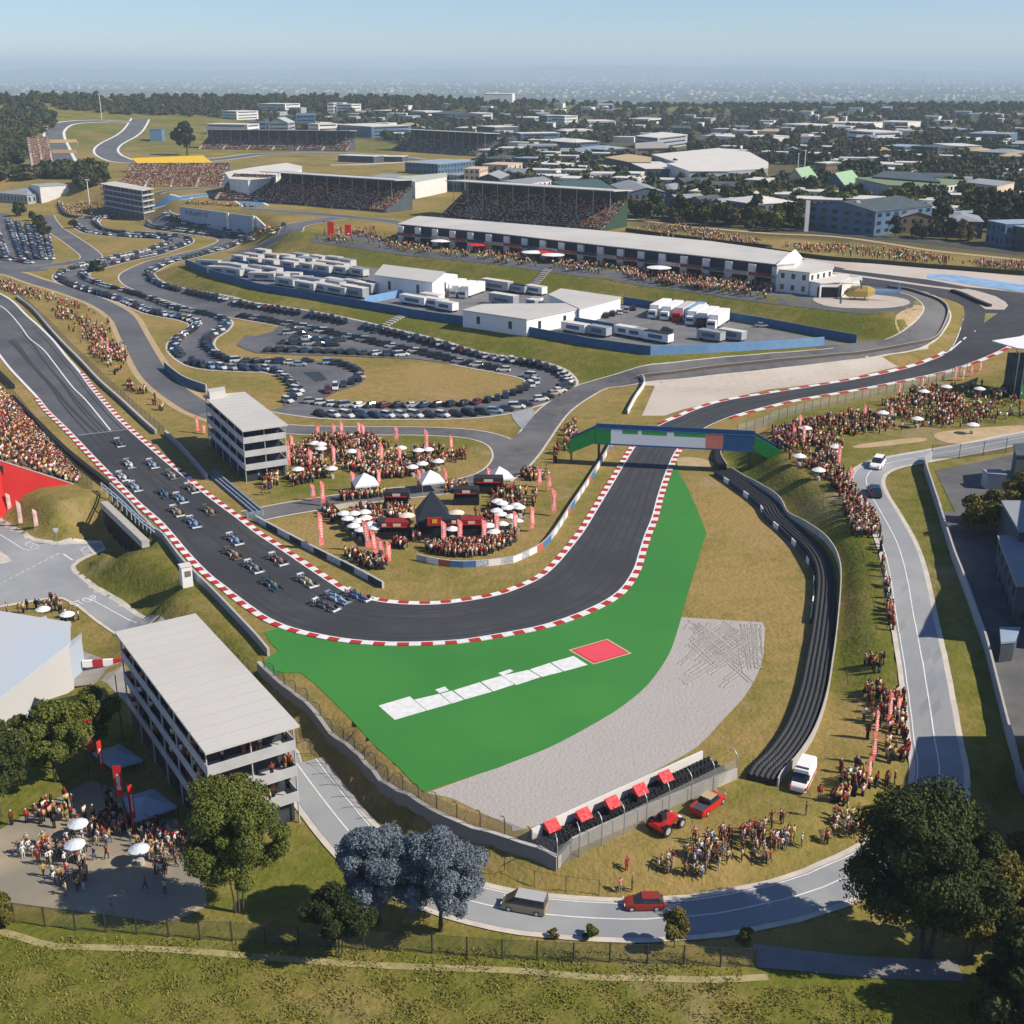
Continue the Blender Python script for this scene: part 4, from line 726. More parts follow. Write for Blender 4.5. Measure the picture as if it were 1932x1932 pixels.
# ------------------------------------------------ buildings
def ccw(p):
    a = sum(p[i][0]*p[(i+1) % len(p)][1]-p[(i+1) % len(p)][0]*p[i][1] for i in range(len(p))); return p if a > 0 else p[::-1]
CLEAR = []                                         # footprints that trees keep away from
def storey_windows(mb, A, B, z0, z1, gap=1.5, w_=1.2, pro=.04):
    d_ = Vector((B[0]-A[0], B[1]-A[1])); L_ = d_.length; d_.normalize(); nn = Vector((d_.y, -d_.x)); k = max(1, int(L_/(gap+w_)))
    for i in range(k):
        c0 = (i+.5)*L_/k-w_/2; p0 = Vector(A)+d_*c0+nn*pro; p1 = p0+d_*w_; mb.add([(p0.x, p0.y, z0), (p1.x, p1.y, z0), (p1.x, p1.y, z1), (p0.x, p0.y, z1)], [(0, 1, 2, 3)])
def bldg(label, foot, h_, roof, wallm, kind='flat', storeys=None, cat='building', group=None, name='building', rh=2.2, z=None, win=True, over=.35, w_=1.3, gap=1.8):
    foot = ccw([tuple(q[:2]) for q in foot]); zs = H([q[0] for q in foot], [q[1] for q in foot]); zb = float(zs.min()); zt = (zb if z is None else z)+h_
    cx_, cy_ = sum(q[0] for q in foot)/len(foot), sum(q[1] for q in foot)/len(foot); t = thing(name, label, cat, (cx_, cy_, zb), 0, group); CLEAR.append(foot)
    MB().prism(foot, zb-1, zt).build('wall', wallm, t)
    n = len(foot)
    if kind == 'flat' or n != 4:
        big = [(cx_+(x-cx_)*(1+over/max(6, math.hypot(x-cx_, y-cy_))), cy_+(y-cy_)*(1+over/max(6, math.hypot(x-cx_, y-cy_)))) for x, y in foot]; MB().prism(big, zt+.003, zt+.3).build('roof', roof, t)
    else:
        q = [Vector(p) for p in foot]
        if (q[1]-q[0]).length < (q[2]-q[1]).length: q = q[1:]+q[:1]
        m1 = (q[1]+q[2])/2; m0 = (q[0]+q[3])/2; e = (m1-m0).normalized()*over; s_ = (q[3]-q[0]).normalized()*over; hip = (m1-m0).normalized()*(q[3]-q[0]).length*.42 if kind == 'hip' else Vector((0, 0)); th = .22
        def P3(v, zz): return (v.x, v.y, zz)
        m_ = MB(); k = -over*rh/((q[3]-q[0]).length/2)
        a0, a1, a2, a3 = q[0]-e-s_, q[1]+e-s_, q[2]+e+s_, q[3]-e+s_; r0, r1 = m0-e+hip, m1+e-hip; z0_ = zt+k+.02
        for dz, rev in ((th, 1), (0, -1)):
            vs = [P3(a0, z0_+dz), P3(a1, z0_+dz), P3(a2, z0_+dz), P3(a3, z0_+dz), P3(r0, zt+rh+dz), P3(r1, zt+rh+dz)]
            fs = [(0, 1, 5, 4), (2, 3, 4, 5)]
            if kind == 'hip': fs += [(1, 2, 5), (3, 0, 4)]
            m_.add(vs, [f[::rev] for f in fs])
        m_.add([P3(a0, z0_), P3(a1, z0_), P3(a1, z0_+th), P3(a0, z0_+th)], [(0, 1, 2, 3)]); m_.add([P3(a2, z0_), P3(a3, z0_), P3(a3, z0_+th), P3(a2, z0_+th)], [(0, 1, 2, 3)])
        m_.build('roof', roof, t)
        if kind == 'gable':
            MB().add([P3(q[0], zt), P3(q[3], zt), P3(m0, zt+rh)], [(0, 1, 2)]).build('gable', wallm, t); MB().add([P3(q[1], zt), P3(q[2], zt), P3(m1, zt+rh)], [(0, 1, 2)]).build('gable', wallm, t)
    if win:
        storeys = storeys or max(1, int(h_/3.2)); sh = h_/storeys
        for i in range(n):
            A, B = foot[i], foot[(i+1) % n]; nn = Vector((B[1]-A[1], -(B[0]-A[0])))
            if nn.dot(Vector((-A[0], -A[1]))) < 0 or nn.length < 4: continue
            far_ = cy_ > 900
            for s_ in range(storeys):
                z0, z1 = zb+s_*sh+sh*(.45 if far_ else .32), zb+s_*sh+sh*.78; d_ = Vector((B[0]-A[0], B[1]-A[1])); L_ = d_.length; d_.normalize(); n2 = Vector((d_.y, -d_.x))*.04
                k = 1 if far_ else max(1, int(L_/(gap+w_)))
                for j in range(k):
                    ww = L_*.86 if far_ else w_; p0 = Vector(A)+d_*((j+.5)*L_/k-ww/2)+n2; p1 = p0+d_*ww; MB().add([(p0.x, p0.y, z0), (p1.x, p1.y, z0), (p1.x, p1.y, z1), (p0.x, p0.y, z1)], [(0, 1, 2, 3)]).build('window_band' if far_ else 'window', glass, t)
    return t
def roofbox(label, pix, h_, *a, **k):
    """building from its roof outline in the picture"""
    zt = h_
    for _ in range(6):
        f = [at(x, y, zt) for x, y in pix]; c0 = sum((Vector(q) for q in f), Vector((0, 0, 0)))/len(f); zt = float(H([q.x for q in f], [q.y for q in f]).min())+h_
    return bldg(label, [at(x, y, zt) for x, y in pix], h_, *a, **k)
def front(label, p0, p1, depth, h_, *a, **k):
    A, B = P(*p0), P(*p1); rt = k.pop('rot', 0.)
    if rt: c0 = (A+B)/2; e = Matrix.Rotation(rt, 3, 'Z') @ ((B-A)/2); A, B = c0-e, c0+e
    d_ = Vector((B.x-A.x, B.y-A.y)).normalized(); nn = Vector((-d_.y, d_.x)); nn = nn if nn.y > 0 else -nn
    return bldg(label, [A, B, (B.x+nn.x*depth, B.y+nn.y*depth), (A.x+nn.x*depth, A.y+nn.y*depth)], h_, *a, **k)
# ---- tiered towers: slabs, glazed sides, balconies
def tower(name, label, roofpix, basepx, floors, roofm, slabm, infill, balc=1.2, inset=1.2, posts=True, base_h=1.0, stagger=None, extra=0.):
    g = P(*basepx); zt = g.z+10
    c = at(*roofpix[basepx[2]] , zt) if len(basepx) > 2 else None
    return g
def tiered(name, label, roofpix, hgt, floors, roofm, slabm, infill, inset=1.0, base=None, front_open=None, rail_h=1.0, balm=None, people=None):
    zg = h1(*P(*base)[:2]); zt = zg+hgt; fp = ccw([tuple(at(x, y, zt)[:2]) for x, y in roofpix]); n = len(fp); cx_ = sum(q[0] for q in fp)/n; cy_ = sum(q[1] for q in fp)/n; CLEAR.append(fp)
    t = thing(name, label, 'grandstand building' if 'stand' in name else 'tower', (cx_, cy_, zg))
    def sc(d_): return [(cx_+(x-cx_)*(1-d_/math.hypot(x-cx_, y-cy_)), cy_+(y-cy_)*(1-d_/math.hypot(x-cx_, y-cy_))) for x, y in fp]
    MB().prism(fp, zt-.28, zt).build('roof', roofm, t); fh = hgt/floors; edge = sc(inset*.9); sm_ = MB(); q4 = [Vector(v) for v in fp[:4]]
    if (q4[1]-q4[0]).length < (q4[2]-q4[1]).length: q4 = q4[1:]+q4[:1]
    ns = int((q4[1]-q4[0]).length/2.4)
    for k in range(1, ns):
        a, b2 = q4[0].lerp(q4[1], k/ns), q4[3].lerp(q4[2], k/ns); d2 = (b2-a).normalized(); n2 = Vector((-d2.y, d2.x))*.05; sm_.prism([tuple(a-n2+d2*.1), tuple(b2-n2-d2*.1), tuple(b2+n2-d2*.1), tuple(a+n2+d2*.1)], zt+.003, zt+.07)
    sm_.build('roof_seams', M('seam', (.45, .43, .40)), t)
    for k in range(floors):
        z0 = zg+k*fh
        if k: MB().prism(edge, z0-.16, z0+.14).build('floor_slab', slabm, t)
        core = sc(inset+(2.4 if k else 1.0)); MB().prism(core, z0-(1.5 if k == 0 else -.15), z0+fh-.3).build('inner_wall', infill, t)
        if k:
            for i in range(n):
                a, b2 = Vector(edge[i]), Vector(edge[(i+1) % n]); d2 = (b2-a).normalized(); nn = Vector((-d2.y, d2.x))*.12
                MB().prism([tuple(a+d2*.05), tuple(b2-d2*.05), tuple(b2-d2*.05+nn), tuple(a+d2*.05+nn)], z0+.145, z0+.14+rail_h).build('balcony_rail', balm or slabm, t)
    col = sc(inset*1.1+.1)
    for i in range(n):
        a, b2 = Vector(col[i]), Vector(col[(i+1) % n]); k = max(2, int((b2-a).length/5.5))
        for j in range(k): q = a.lerp(b2, j/k); MB().cyl((q.x, q.y, zg-1), (q.x, q.y, zt-.28), .11, n=6).build('column', slabm, t)
    return t, edge, zg, fh
bal_shade = M('balcony_pale', (.52, .51, .50), (.44, .44, .44), .4)
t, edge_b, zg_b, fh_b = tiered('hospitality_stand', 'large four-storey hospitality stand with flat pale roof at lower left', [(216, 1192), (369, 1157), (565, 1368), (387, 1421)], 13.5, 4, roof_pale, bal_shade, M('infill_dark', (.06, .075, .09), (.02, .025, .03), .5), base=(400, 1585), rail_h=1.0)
BIGF = (edge_b, zg_b, fh_b)
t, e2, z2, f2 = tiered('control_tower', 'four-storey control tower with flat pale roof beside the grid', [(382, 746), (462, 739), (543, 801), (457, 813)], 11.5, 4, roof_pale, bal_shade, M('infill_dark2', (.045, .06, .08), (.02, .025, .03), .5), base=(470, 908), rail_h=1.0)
q = [at(x, y, z2+13) for x, y in T('e', (1562, 822), (1695, 803), (1700, 830), (1580, 850))]; MB().prism([tuple(v[:2]) for v in q], z2+11.5, z2+13).build('roof_box', roof_pale, t)
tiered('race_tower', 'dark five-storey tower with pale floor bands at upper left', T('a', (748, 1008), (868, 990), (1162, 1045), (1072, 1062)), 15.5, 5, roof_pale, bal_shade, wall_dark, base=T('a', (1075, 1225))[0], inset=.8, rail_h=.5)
# warehouse at the left edge
t = roofbox('big grey-roofed warehouse cut off by the left picture edge', T('i', (-500, 640), (0, 765), (515, 850), (515, 1000), (-20, 1425), (-500, 1500)), 7.5, M('roof_ice', (.46, .52, .58), (.50, .51, .52), .07), M('wall_pale_grey', (.50, .49, .48)), win=False)
roofbox('low pale blue annexe at the warehouse corner', T('i', (385, 1105), (610, 930), (615, 950), (400, 1125)), 5.5, wall_grey, M('wall_ice', (.36, .42, .50)), win=False); roofbox('small pale blue annexe on the warehouse side wall', T('i', (20, 1420), (290, 1195), (300, 1210), (40, 1440)), 4.0, wall_grey, MC['wall_ice'], win=False)
# pit building
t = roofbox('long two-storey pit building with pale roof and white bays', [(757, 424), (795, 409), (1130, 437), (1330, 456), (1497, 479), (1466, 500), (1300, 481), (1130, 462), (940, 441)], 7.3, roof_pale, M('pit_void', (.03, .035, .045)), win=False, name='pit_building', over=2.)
pe = [at(x, y, 18.3) for x, y in [(757, 424), (940, 441), (1130, 462), (1300, 481), (1466, 500)]]; pp_ = resample([Vector(q[:2]) for q in pe], n=20); nn_ = normals(pp_)
for i, (q, n_) in enumerate(zip(pp_, nn_)):
    d_ = Vector((n_.y, -n_.x)); s_ = -1 if n_.y > 0 else 1; z = h1(q.x, q.y); f_ = q+n_*s_*.2
    MB().box((f_.x, f_.y, 10.5), (2.8, .9, 7.2), math.atan2(d_.y, d_.x)).build('bay_wall', wall_white, t)
for i in range(19):
    a, b2 = pp_[i], pp_[i+1]; n_ = nn_[i]; s_ = -1 if n_.y > 0 else 1; m2 = (a+b2)/2+n_*s_*1.5; d_ = (b2-a).normalized(); rz = math.atan2(d_.y, d_.x)
    MB().box((m2.x, m2.y, 14.2), ((b2-a).length, 2.4, .35), rz).build('balcony', steel, t); MB().box((m2.x+n_.x*s_*1.35, m2.y+n_.y*s_*1.35, 14.4), ((b2-a).length-.4, .12, 1.1), rz).build('balcony_banner', [M('banner_a', (.25, .06, .04)), M('banner_b', (.04, .06, .10)), M('banner_c', (.35, .30, .26))][i % 3], t)
roofbox('white office block with windows at the right end of the pits', T('d', (75, 1600), (330, 1590), (490, 1625), (490, 1650), (315, 1685), (75, 1660)), 7.2, roof_pale, wall_white, storeys=2); 
roofbox('white pyramid-roofed porch between pit lane and office block', T('d', (70, 1620), (170, 1545), (255, 1570), (200, 1610)), 9.0, wall_white, wall_white, kind='hip', rh=2.5, win=False)
roofbox('low white garage with dark door at the end of the pits', T('d', (320, 1750), (400, 1700), (610, 1700), (610, 1730), (545, 1755), (395, 1765)), 4.6, roof_white, wall_white, win=False); roofbox('small white end room beside the pit garage', T('d', (610, 1715), (705, 1722), (708, 1738), (560, 1775)), 4.2, roof_white, wall_white, win=False)
q = P(*T('d', (442, 1868))[0]); tag(MB().box((q.x, q.y-.6, q.z), (6.5, .3, 3.4), -.1).build('garage_door', dark), 'dark roller door of the white pit garage', 'door')
q0, q1 = P(*T('d', (105, 1770))[0]), P(*T('d', (290, 1790))[0]); d_ = (q1-q0); rz = math.atan2(d_.y, d_.x); m2 = (q0+q1)/2
tag(MB().box((m2.x, m2.y-.5, 15.2), (d_.length*.7, .15, 1.6), rz).build('office_sign', [M('sign_dark', (.05, .03, .04))]), 'dark name board on the white pit office block', 'sign')
# retaining wall with lettering
A, B, C_ = P(*T('a', (1365, 1300))[0]), P(*T('b', (0, 1352))[0]), P(*T('b', (160, 1335))[0]); 
wt = thing('retaining_wall', 'tall grey retaining wall with dark lettering above the parked cars', 'wall', A)
for s0, s1, mt_ in ((A, B, M('wall_bluegrey', (.34, .41, .50), (.38, .45, .54), .2)), (B, C_, wall_white)):
    d_ = Vector((s1.x-s0.x, s1.y-s0.y)).normalized(); nn = Vector((-d_.y, d_.x))*.8; h0_ = 12.2 if s0 is A else 11.6; h1_ = 11.6 if s0 is A else 4.5
    MB().prism([(s0.x, s0.y), (s1.x, s1.y), (s1.x+nn.x, s1.y+nn.y), (s0.x+nn.x, s0.y+nn.y)], -1, [h0_, h1_, h1_, h0_]).build('wall_face', mt_, wt)
d_ = Vector((B.x-A.x, B.y-A.y, 0)).normalized()
for f_ in (.66, .985): q = A.lerp(B, f_); MB().box((q.x+d_.y*.5, q.y-d_.x*.5, -1), (1.8, .8, 13), math.atan2(d_.y, d_.x)).build('pier', wall_white, wt)
text_obj('wall_lettering', 'KYALAMI 101', 3.4, steel_dark, (A.x+d_.x*15+d_.y*.12, A.y+d_.y*15-d_.x*.12, 8.3), d_, (0, 0, 1), wt)
# grandstands
SEATS = []                                         # x, y, z, heading
def grandstand(label, p0, p1, depth, h_, roof=True, rows=12, stairs=4, seatm=None, roofm=None, dens=.8, sidem=None, name='grandstand', roofh=None, zf=.8, z0=None):
    A, B = P(*p0), P(*p1); d_ = Vector((B.x-A.x, B.y-A.y)); L_ = d_.length; d_.normalize(); nn = Vector((-d_.y, d_.x)); nn = nn if nn.y > 0 else -nn; zg = min(A.z, B.z) if z0 is None else z0
    t = thing(name, label, 'grandstand', (A.x, A.y, zg)); rz = math.atan2(d_.y, d_.x); head = rz+math.pi if nn.y > 0 else rz
    q = lambda s_, o_: (A.x+d_.x*s_+nn.x*o_, A.y+d_.y*s_+nn.y*o_); m_ = MB()
    for r_ in range(rows):
        o0, o1 = depth*r_/rows, depth*(r_+1)/rows; z1 = zg+zf+(h_-zf)*r_/max(1, rows-1); m_.prism([q(0, o0), q(L_, o0), q(L_, o1), q(0, o1)], zg-1 if r_ == 0 else z1-(h_-zf)/rows-.3, z1)
    m_.build('seating_tiers', seatm or M('stand_grey', (.10, .105, .12), (.14, .14, .15), .6), t)
    for k in range(stairs+1):
        s_ = L_*k/stairs; m_ = MB(); s0 = min(max(s_-.7, 0), L_-1.4); m_.prism([q(s0, -.1), q(s0+1.4, -.1), q(s0+1.4, depth), q(s0, depth)], [zg, zg, zg+h_-.4, zg+h_-.4], [zg+zf+.35, zg+zf+.35, zg+h_+.35, zg+h_+.35]); m_.build('stair', concrete, t)
    sm = sidem or wall_dark
    for s0 in (-.25, L_): MB().prism([q(s0, 0), q(s0+.25, 0), q(s0+.25, depth), q(s0, depth)], zg-1, [zg+zf+.5, zg+zf+.5, zg+h_+.8, zg+h_+.8]).build('side_wall', sm, t)
    MB().prism([q(0, depth+.003), q(L_, depth+.003), q(L_, depth+.4), q(0, depth+.4)], zg-1, zg+(roofh or h_)+(1 if not roof else 0)-.2).build('rear_wall', wall_dark, t)
    if roof:
        rh_ = roofh or h_+3.5; MB().prism([q(-1.5, depth*.28), q(L_+1.5, depth*.28), q(L_+1.5, depth+2), q(-1.5, depth+2)], [zg+rh_, zg+rh_, zg+rh_-.8, zg+rh_-.8], [zg+rh_+.4, zg+rh_+.4, zg+rh_-.4, zg+rh_-.4]).build('roof', roofm or roof_pale, t)
        for k in range(int(L_/9)+1): c_ = q(min(k*9+.5, L_-.5), depth*.45); MB().cyl((*c_, zg), (*c_, zg+rh_), .16, n=5).build('column', steel, t)
    for r_ in range(rows):
        z1 = zg+zf+(h_-zf)*r_/max(1, rows-1); k = int(L_/.62)
        for i in range(k):
            if random.random() < dens*(1 if r_ < rows*.7 else .6): x, y = q((i+.5)*L_/k+random.uniform(-.15, .15), depth*(r_+.5)/rows); SEATS.append((x, y, z1, head))
    CLEAR.append([q(0, 0), q(L_, 0), q(L_, depth), q(0, depth)]); return t
grandstand('long roofed grandstand on the straight, left of the pit building', (483, 381), (730, 402), 20, 10, rows=16, stairs=5, roofh=15.5, dens=.85)
grandstand('roofed grandstand with dark green end wall behind the pit building', (832, 411), (1138, 436), 21, 11, rows=16, stairs=5, roofh=17, dens=.85, sidem=M('wall_darkgreen', (.03, .07, .04)))
q = P(*T('c', (822, 1330))[0]); grandstand('roofed far grandstand left of the lone big tree end', (374, 281), (655, 286), 24, 9, rows=8, stairs=6, roofh=17, dens=.7); grandstand('roofed far grandstand on the right in front of the town', (738, 284), (900, 295), 24, 10, rows=8, stairs=5, roofh=18, dens=.6)
grandstand('open raked stand packed with people beyond the dark tower', (225, 356), (418, 352), 34, 12, roof=False, rows=18, stairs=4, dens=.65, seatm=M('stand_brown', (.25, .16, .12)))
grandstand('steep corner stand below the white curved roof', (405, 378), (483, 381), 22, 12, roof=False, rows=12, stairs=1, dens=.85)
grandstand('blue-sided stand on the far left straight', (61, 324), (104, 323), 60, 20, roof=False, rows=14, stairs=2, dens=.35, sidem=M('stand_blue', (.05, .12, .24)), seatm=M('stand_brown', (.25, .16, .12)))
q = [T('a', (1090, 905))[0], T('a', (1640, 880))[0]]; A, B = P(q[0][0], q[0][1]+8), P(q[1][0], q[1][1]+8); 
t = thing('yellow_canopy', 'long yellow canopy behind the open raked stand', 'canopy', A); d_ = (B-A).normalized(); MB().prism([(A.x, A.y), (B.x, B.y), (B.x-d_.y*26, B.y+d_.x*26), (A.x-d_.y*26, A.y+d_.x*26)], [A.z+3, B.z+3, B.z+9, A.z+9], [A.z+3.3, B.z+3.3, B.z+9.3, A.z+9.3]).build('canopy_cloth', yellow, t)
for f_ in (0.02, .33, .66, .98): c_ = A.lerp(B, f_); MB().cyl((c_.x-d_.y*2, c_.y+d_.x*2, c_.z-1), (c_.x-d_.y*2, c_.y+d_.x*2, c_.z+3.3), .3, n=5).build('post', steel, t)
roofbox('white curved-roof hall beside the corner stand', T('a', (1700, 925), (1932, 885))+T('b', (230, 855), (345, 880), (340, 905), (100, 975), (-60, 985), (-200, 975)), 11, roof_white, wall_white, win=False)
# red crowd bank at the left edge: packed terrace above a red-covered wall
zA, zB = 6.5, -.3; near_ = [at(-160, 822, zA+1), at(0, 868, zA), at(147, 915, zB)]; far_ = [at(-160, 560, 0), at(0, 738, 0), at(150, 905, 0)]
t = thing('crowd_bank', 'steep terrace packed with spectators in red above a red-covered wall', 'spectator bank', near_[1]); top = MB(); N_ = 14
for i in range(2):
    for r_ in range(N_):
        f0, f1 = r_/N_, (r_+1)/N_; a0, a1 = near_[i].lerp(far_[i], f0), near_[i].lerp(far_[i], f1); b0, b1 = near_[i+1].lerp(far_[i+1], f0), near_[i+1].lerp(far_[i+1], f1); za, zb_ = a0.z, b0.z
        top.prism([(a0.x, a0.y), (b0.x, b0.y), (b1.x, b1.y), (a1.x, a1.y)], -6, [za, zb_, zb_, za])
        L_ = (b0-a0).length; w0 = (a1-a0).length
        for _ in range(int(L_*w0*.85)):
            f_ = random.random(); g_ = random.random()
            if random.random() < .3+.7*abs(math.sin(f_*9+r_*.7)): c_ = a0.lerp(b0, f_).lerp(a1.lerp(b1, f_), g_); SEATS.append((c_.x, c_.y, za+(zb_-za)*f_-.05, 1.2))
top.build('terrace', M('bank_dirt', (.12, .08, .05), (.2, .13, .08), .8), t)
bot = [at(-60, 1010, -6), at(12, 981, -5.2), at(150, 919, -2.5)]; m_ = MB(); nr = [near_[0]+Vector((0, -.25, 0)), near_[1]+Vector((0, -.25, 0)), near_[2]+Vector((0, -.25, 0))]
m_.add([nr[0], nr[1], nr[2], bot[2], bot[1], bot[0]], [(1, 0, 5, 4), (2, 1, 4, 3)]); m_.build('red_cover', M('cover_red', (.52, .022, .02), (.58, .03, .025), .2), t)
m_ = MB(); m_.prism([tuple((nr[1]+Vector((-.6, -.5, 0)))[:2]), tuple((nr[1]+Vector((.6, -.5, 0)))[:2]), tuple((nr[1]+Vector((.6, -.1, 0)))[:2]), tuple((nr[1]+Vector((-.6, -.1, 0)))[:2])], -6, nr[1].z-1); m_.build('dark_post', steel_dark, t)
m_ = MB(); m_.tube([v+Vector((0, -.2, 0)) for v in (near_[0], near_[1], near_[2])], .14, 5); m_.build('top_rail', concrete, t)
# canopy and green screen at the right edge
zc_ = 5+12.; cp_ = [at(x, y, zc_) for x, y in T('h', (1690, 457), (1900, 425), (2200, 330), (2300, 560), (1880, 512))]; t = thing('canopy_stand', 'white pointed canopy over a green screen at the right picture edge', 'canopy', P(1900, 752))
MB().prism([tuple(v[:2]) for v in cp_], zc_-.25, zc_).build('roof_cloth', cloth_white, t)
for x, y in T('h', (1850, 890), (1900, 900), (1835, 830)): q = P(x, y); MB().cyl((q.x, q.y, q.z-1), (q.x, q.y, zc_-.3), .12, n=6).build('post', steel, t)
q = P(*T('h', (1902, 900))[0]); MB().box((q.x+8, q.y+.5, q.z-.5), (16, .4, 10.5)).build('green_screen', green_panel, t); MB().box((q.x+7.5, q.y+6, q.z-.5), (15, 10, 9.5)).build('seating_block', MC['infill_dark'], t)
# trackside rail seats below the tower
p = wpath(T('e', (1560, 1480), (1900, 1775))+T('j', (0, 40),), 1.2); m_ = MB()
for k in range(3): wall(m_, offs(p, .6+k*.6), .5+.3*k, .42, 0)
tag(m_.build('bleacher', M('bleacher_blue', (.14, .18, .22), (.24, .28, .32), 2.)), 'low blue-grey bleacher beside the track below the control tower', 'bleacher')
# ------------------------------------------------ race cars
paints = {}
def paint(c): 
    k = 'paint_%d_%d_%d' % tuple(int(v*255) for v in c)
    if k not in MC: M(k, c, rough=.35, spec=.5)
    return MC[k]
def race_car():
    t = thing('race_car', 'x', 'race car'); body = paint((.1, .25, .5)); W = False
    m = MB()                                          # nose, survival cell, engine cover, floor, side pods
    m.box((0, 0, .08), (4.0, 1.4, .07)); m.add([(2.55, -.12, .18), (2.55, .12, .18), (1.2, .26, .15), (1.2, -.26, .15), (2.55, -.10, .36), (2.55, .10, .36), (1.2, .24, .62), (1.2, -.24, .62)], [(0, 1, 2, 3)[::-1], (4, 5, 6, 7)[::-1], (0, 1, 5, 4), (1, 2, 6, 5), (2, 3, 7, 6), (3, 0, 4, 7)])
    m.box((.55, 0, .15), (1.3, .62, .52), top=(1, .8)); m.box((-1.05, 0, .15), (1.9, .62, .72), top=(.75, .35)); m.box((-.45, 0, .8), (.5, .3, .3), top=(.5, .6))
    for s_ in (-1, 1): m.box((-.45, s_*.52, .15), (1.9, .48, .42), top=(.75, .7))
    m.build('bodywork', body, t, W)
    MB().box((.35, 0, .665), (.85, .36, .03)).build('cockpit', dark, t, W); MB().lathe((.22, 0, .62), [(.0, .30), (.1, .27), (.15, .16), (.14, .02)], 8).build('helmet', yellow, t, W)
    MB().tube([(.85, 0, .66), (.7, 0, .9), (.3, .26, .92), (-.1, .28, .85)], .035, 5).tube([(.7, 0, .9), (.3, -.26, .92), (-.1, -.28, .85)], .035, 5).build('halo', steel_dark, t, W)
    m = MB().box((2.62, 0, .12), (.42, 1.9, .04)).box((2.45, 0, .2), (.25, 1.85, .03));
    for s_ in (-1, 1): m.box((2.55, s_*.94, .08), (.6, .04, .3))
    m.build('front_wing', M('wing_pale', (.72, .73, .74)), t, W)
    m = MB().box((-2.35, 0, .95), (.34, 1.25, .04)).box((-2.45, 0, 1.08), (.22, 1.25, .03)).box((-2.35, 0, .4), (.15, .08, .55))
    for s_ in (-1, 1): m.box((-2.35, s_*.63, .6), (.55, .04, .56))
    m.build('rear_wing', MC['wing_pale'], t, W)
    for x, wd, r in ((1.75, .34, .345), (-1.75, .42, .36)):
        for s_ in (-1, 1):
            y = s_*.82; o = MB().cyl((x, y-wd/2, r), (x, y+wd/2, r), r, n=12).build('wheel', black, t, W); MB().cyl((x, y+s_*wd*.5, r), (x, y+s_*(wd*.5+.015), r), r*.62, n=10).build('rim', MC['wing_pale'], o, W)
            MB().cyl((x, s_*.2, r), (x, s_*.7, r), .03, n=4).build('suspension', steel_dark, t, W)
    return t
car0 = race_car()
RC = T('e', (900, 1240), (975, 1400), (1150, 1400), (925, 1495), (1295, 1482), (1020, 1572), (1445, 1585), (1240, 1622), (1360, 1660), (1335, 1758), (1580, 1752), (1460, 1842))+[(442, 1021), (440, 1048), (478, 1073), (524, 1059), (513, 1106), (579, 1100), (614, 1146), (636, 1132), (676, 1127)]
CC = [('dark blue', (.03, .10, .2)), ('white', (.7, .72, .75)), ('pale blue', (.25, .42, .6)), ('white', (.65, .66, .66)), ('silver', (.35, .33, .32)), ('pale blue', (.3, .48, .62)), ('brown', (.25, .13, .07)), ('dark blue', (.05, .14, .27)), ('blue', (.12, .3, .52)), ('tan', (.40, .27, .10)), ('brown and gold', (.30, .21, .08)), ('blue', (.12, .32, .6)),
      ('blue', (.14, .3, .52)), ('grey and orange', (.34, .17, .10)), ('steel blue', (.13, .2, .28)), ('red and blue', (.30, .08, .08)), ('dark teal', (.03, .13, .18)), ('pale gold', (.48, .38, .2)), ('black and white', (.10, .12, .15)), ('pale blue', (.3, .48, .72)), ('blue', (.06, .2, .42))]
ordw = ['first', 'second', 'third', 'fourth', 'fifth', 'sixth', 'seventh', 'eighth', 'ninth', 'tenth']
tm = MID
for i, ((x, y), (nm, c)) in enumerate(zip(RC, CC)):
    g_ = sum(c)/3; c = tuple((v*.68+g_*.32)*.8 for v in c)
    p = P(x, y+1); k = min(range(len(tm)-1), key=lambda j: (tm[j]-Vector(p[:2])).length); d_ = (tm[min(k+4, len(tm)-1)]-tm[k-4]).normalized(); rz = math.atan2(d_.y, d_.x)+random.uniform(-.05, .05)
    lab = nm+' open-wheel race car '+('at the head of the pack' if i >= 18 else 'in the front half of the field' if i >= 12 else 'at the back of the field' if i > 0 else 'alone at the very back of the field')
    o = car0 if i == 0 else copy_tree(car0, p, rz); o.location = (p.x, p.y, p.z+.10); o.rotation_euler = (0, 0, rz); o['label'] = lab; o['category'] = 'race car'; o['group'] = 'race cars running through the corner'; o.scale = (.94,)*3
    for ch in o.children:
        if ch.name.startswith('bodywork'): setmat(ch, 0, paint(c))
        if ch.name.startswith('helmet'): setmat(ch, 0, [yellow, cloth_white, flag_deep, paint((.1, .3, .6))][i % 4])
        if ch.name.startswith(('front_wing', 'rear_wing')) and i % 3 == 1: setmat(ch, 0, paint(tuple(v*.8 for v in c)))
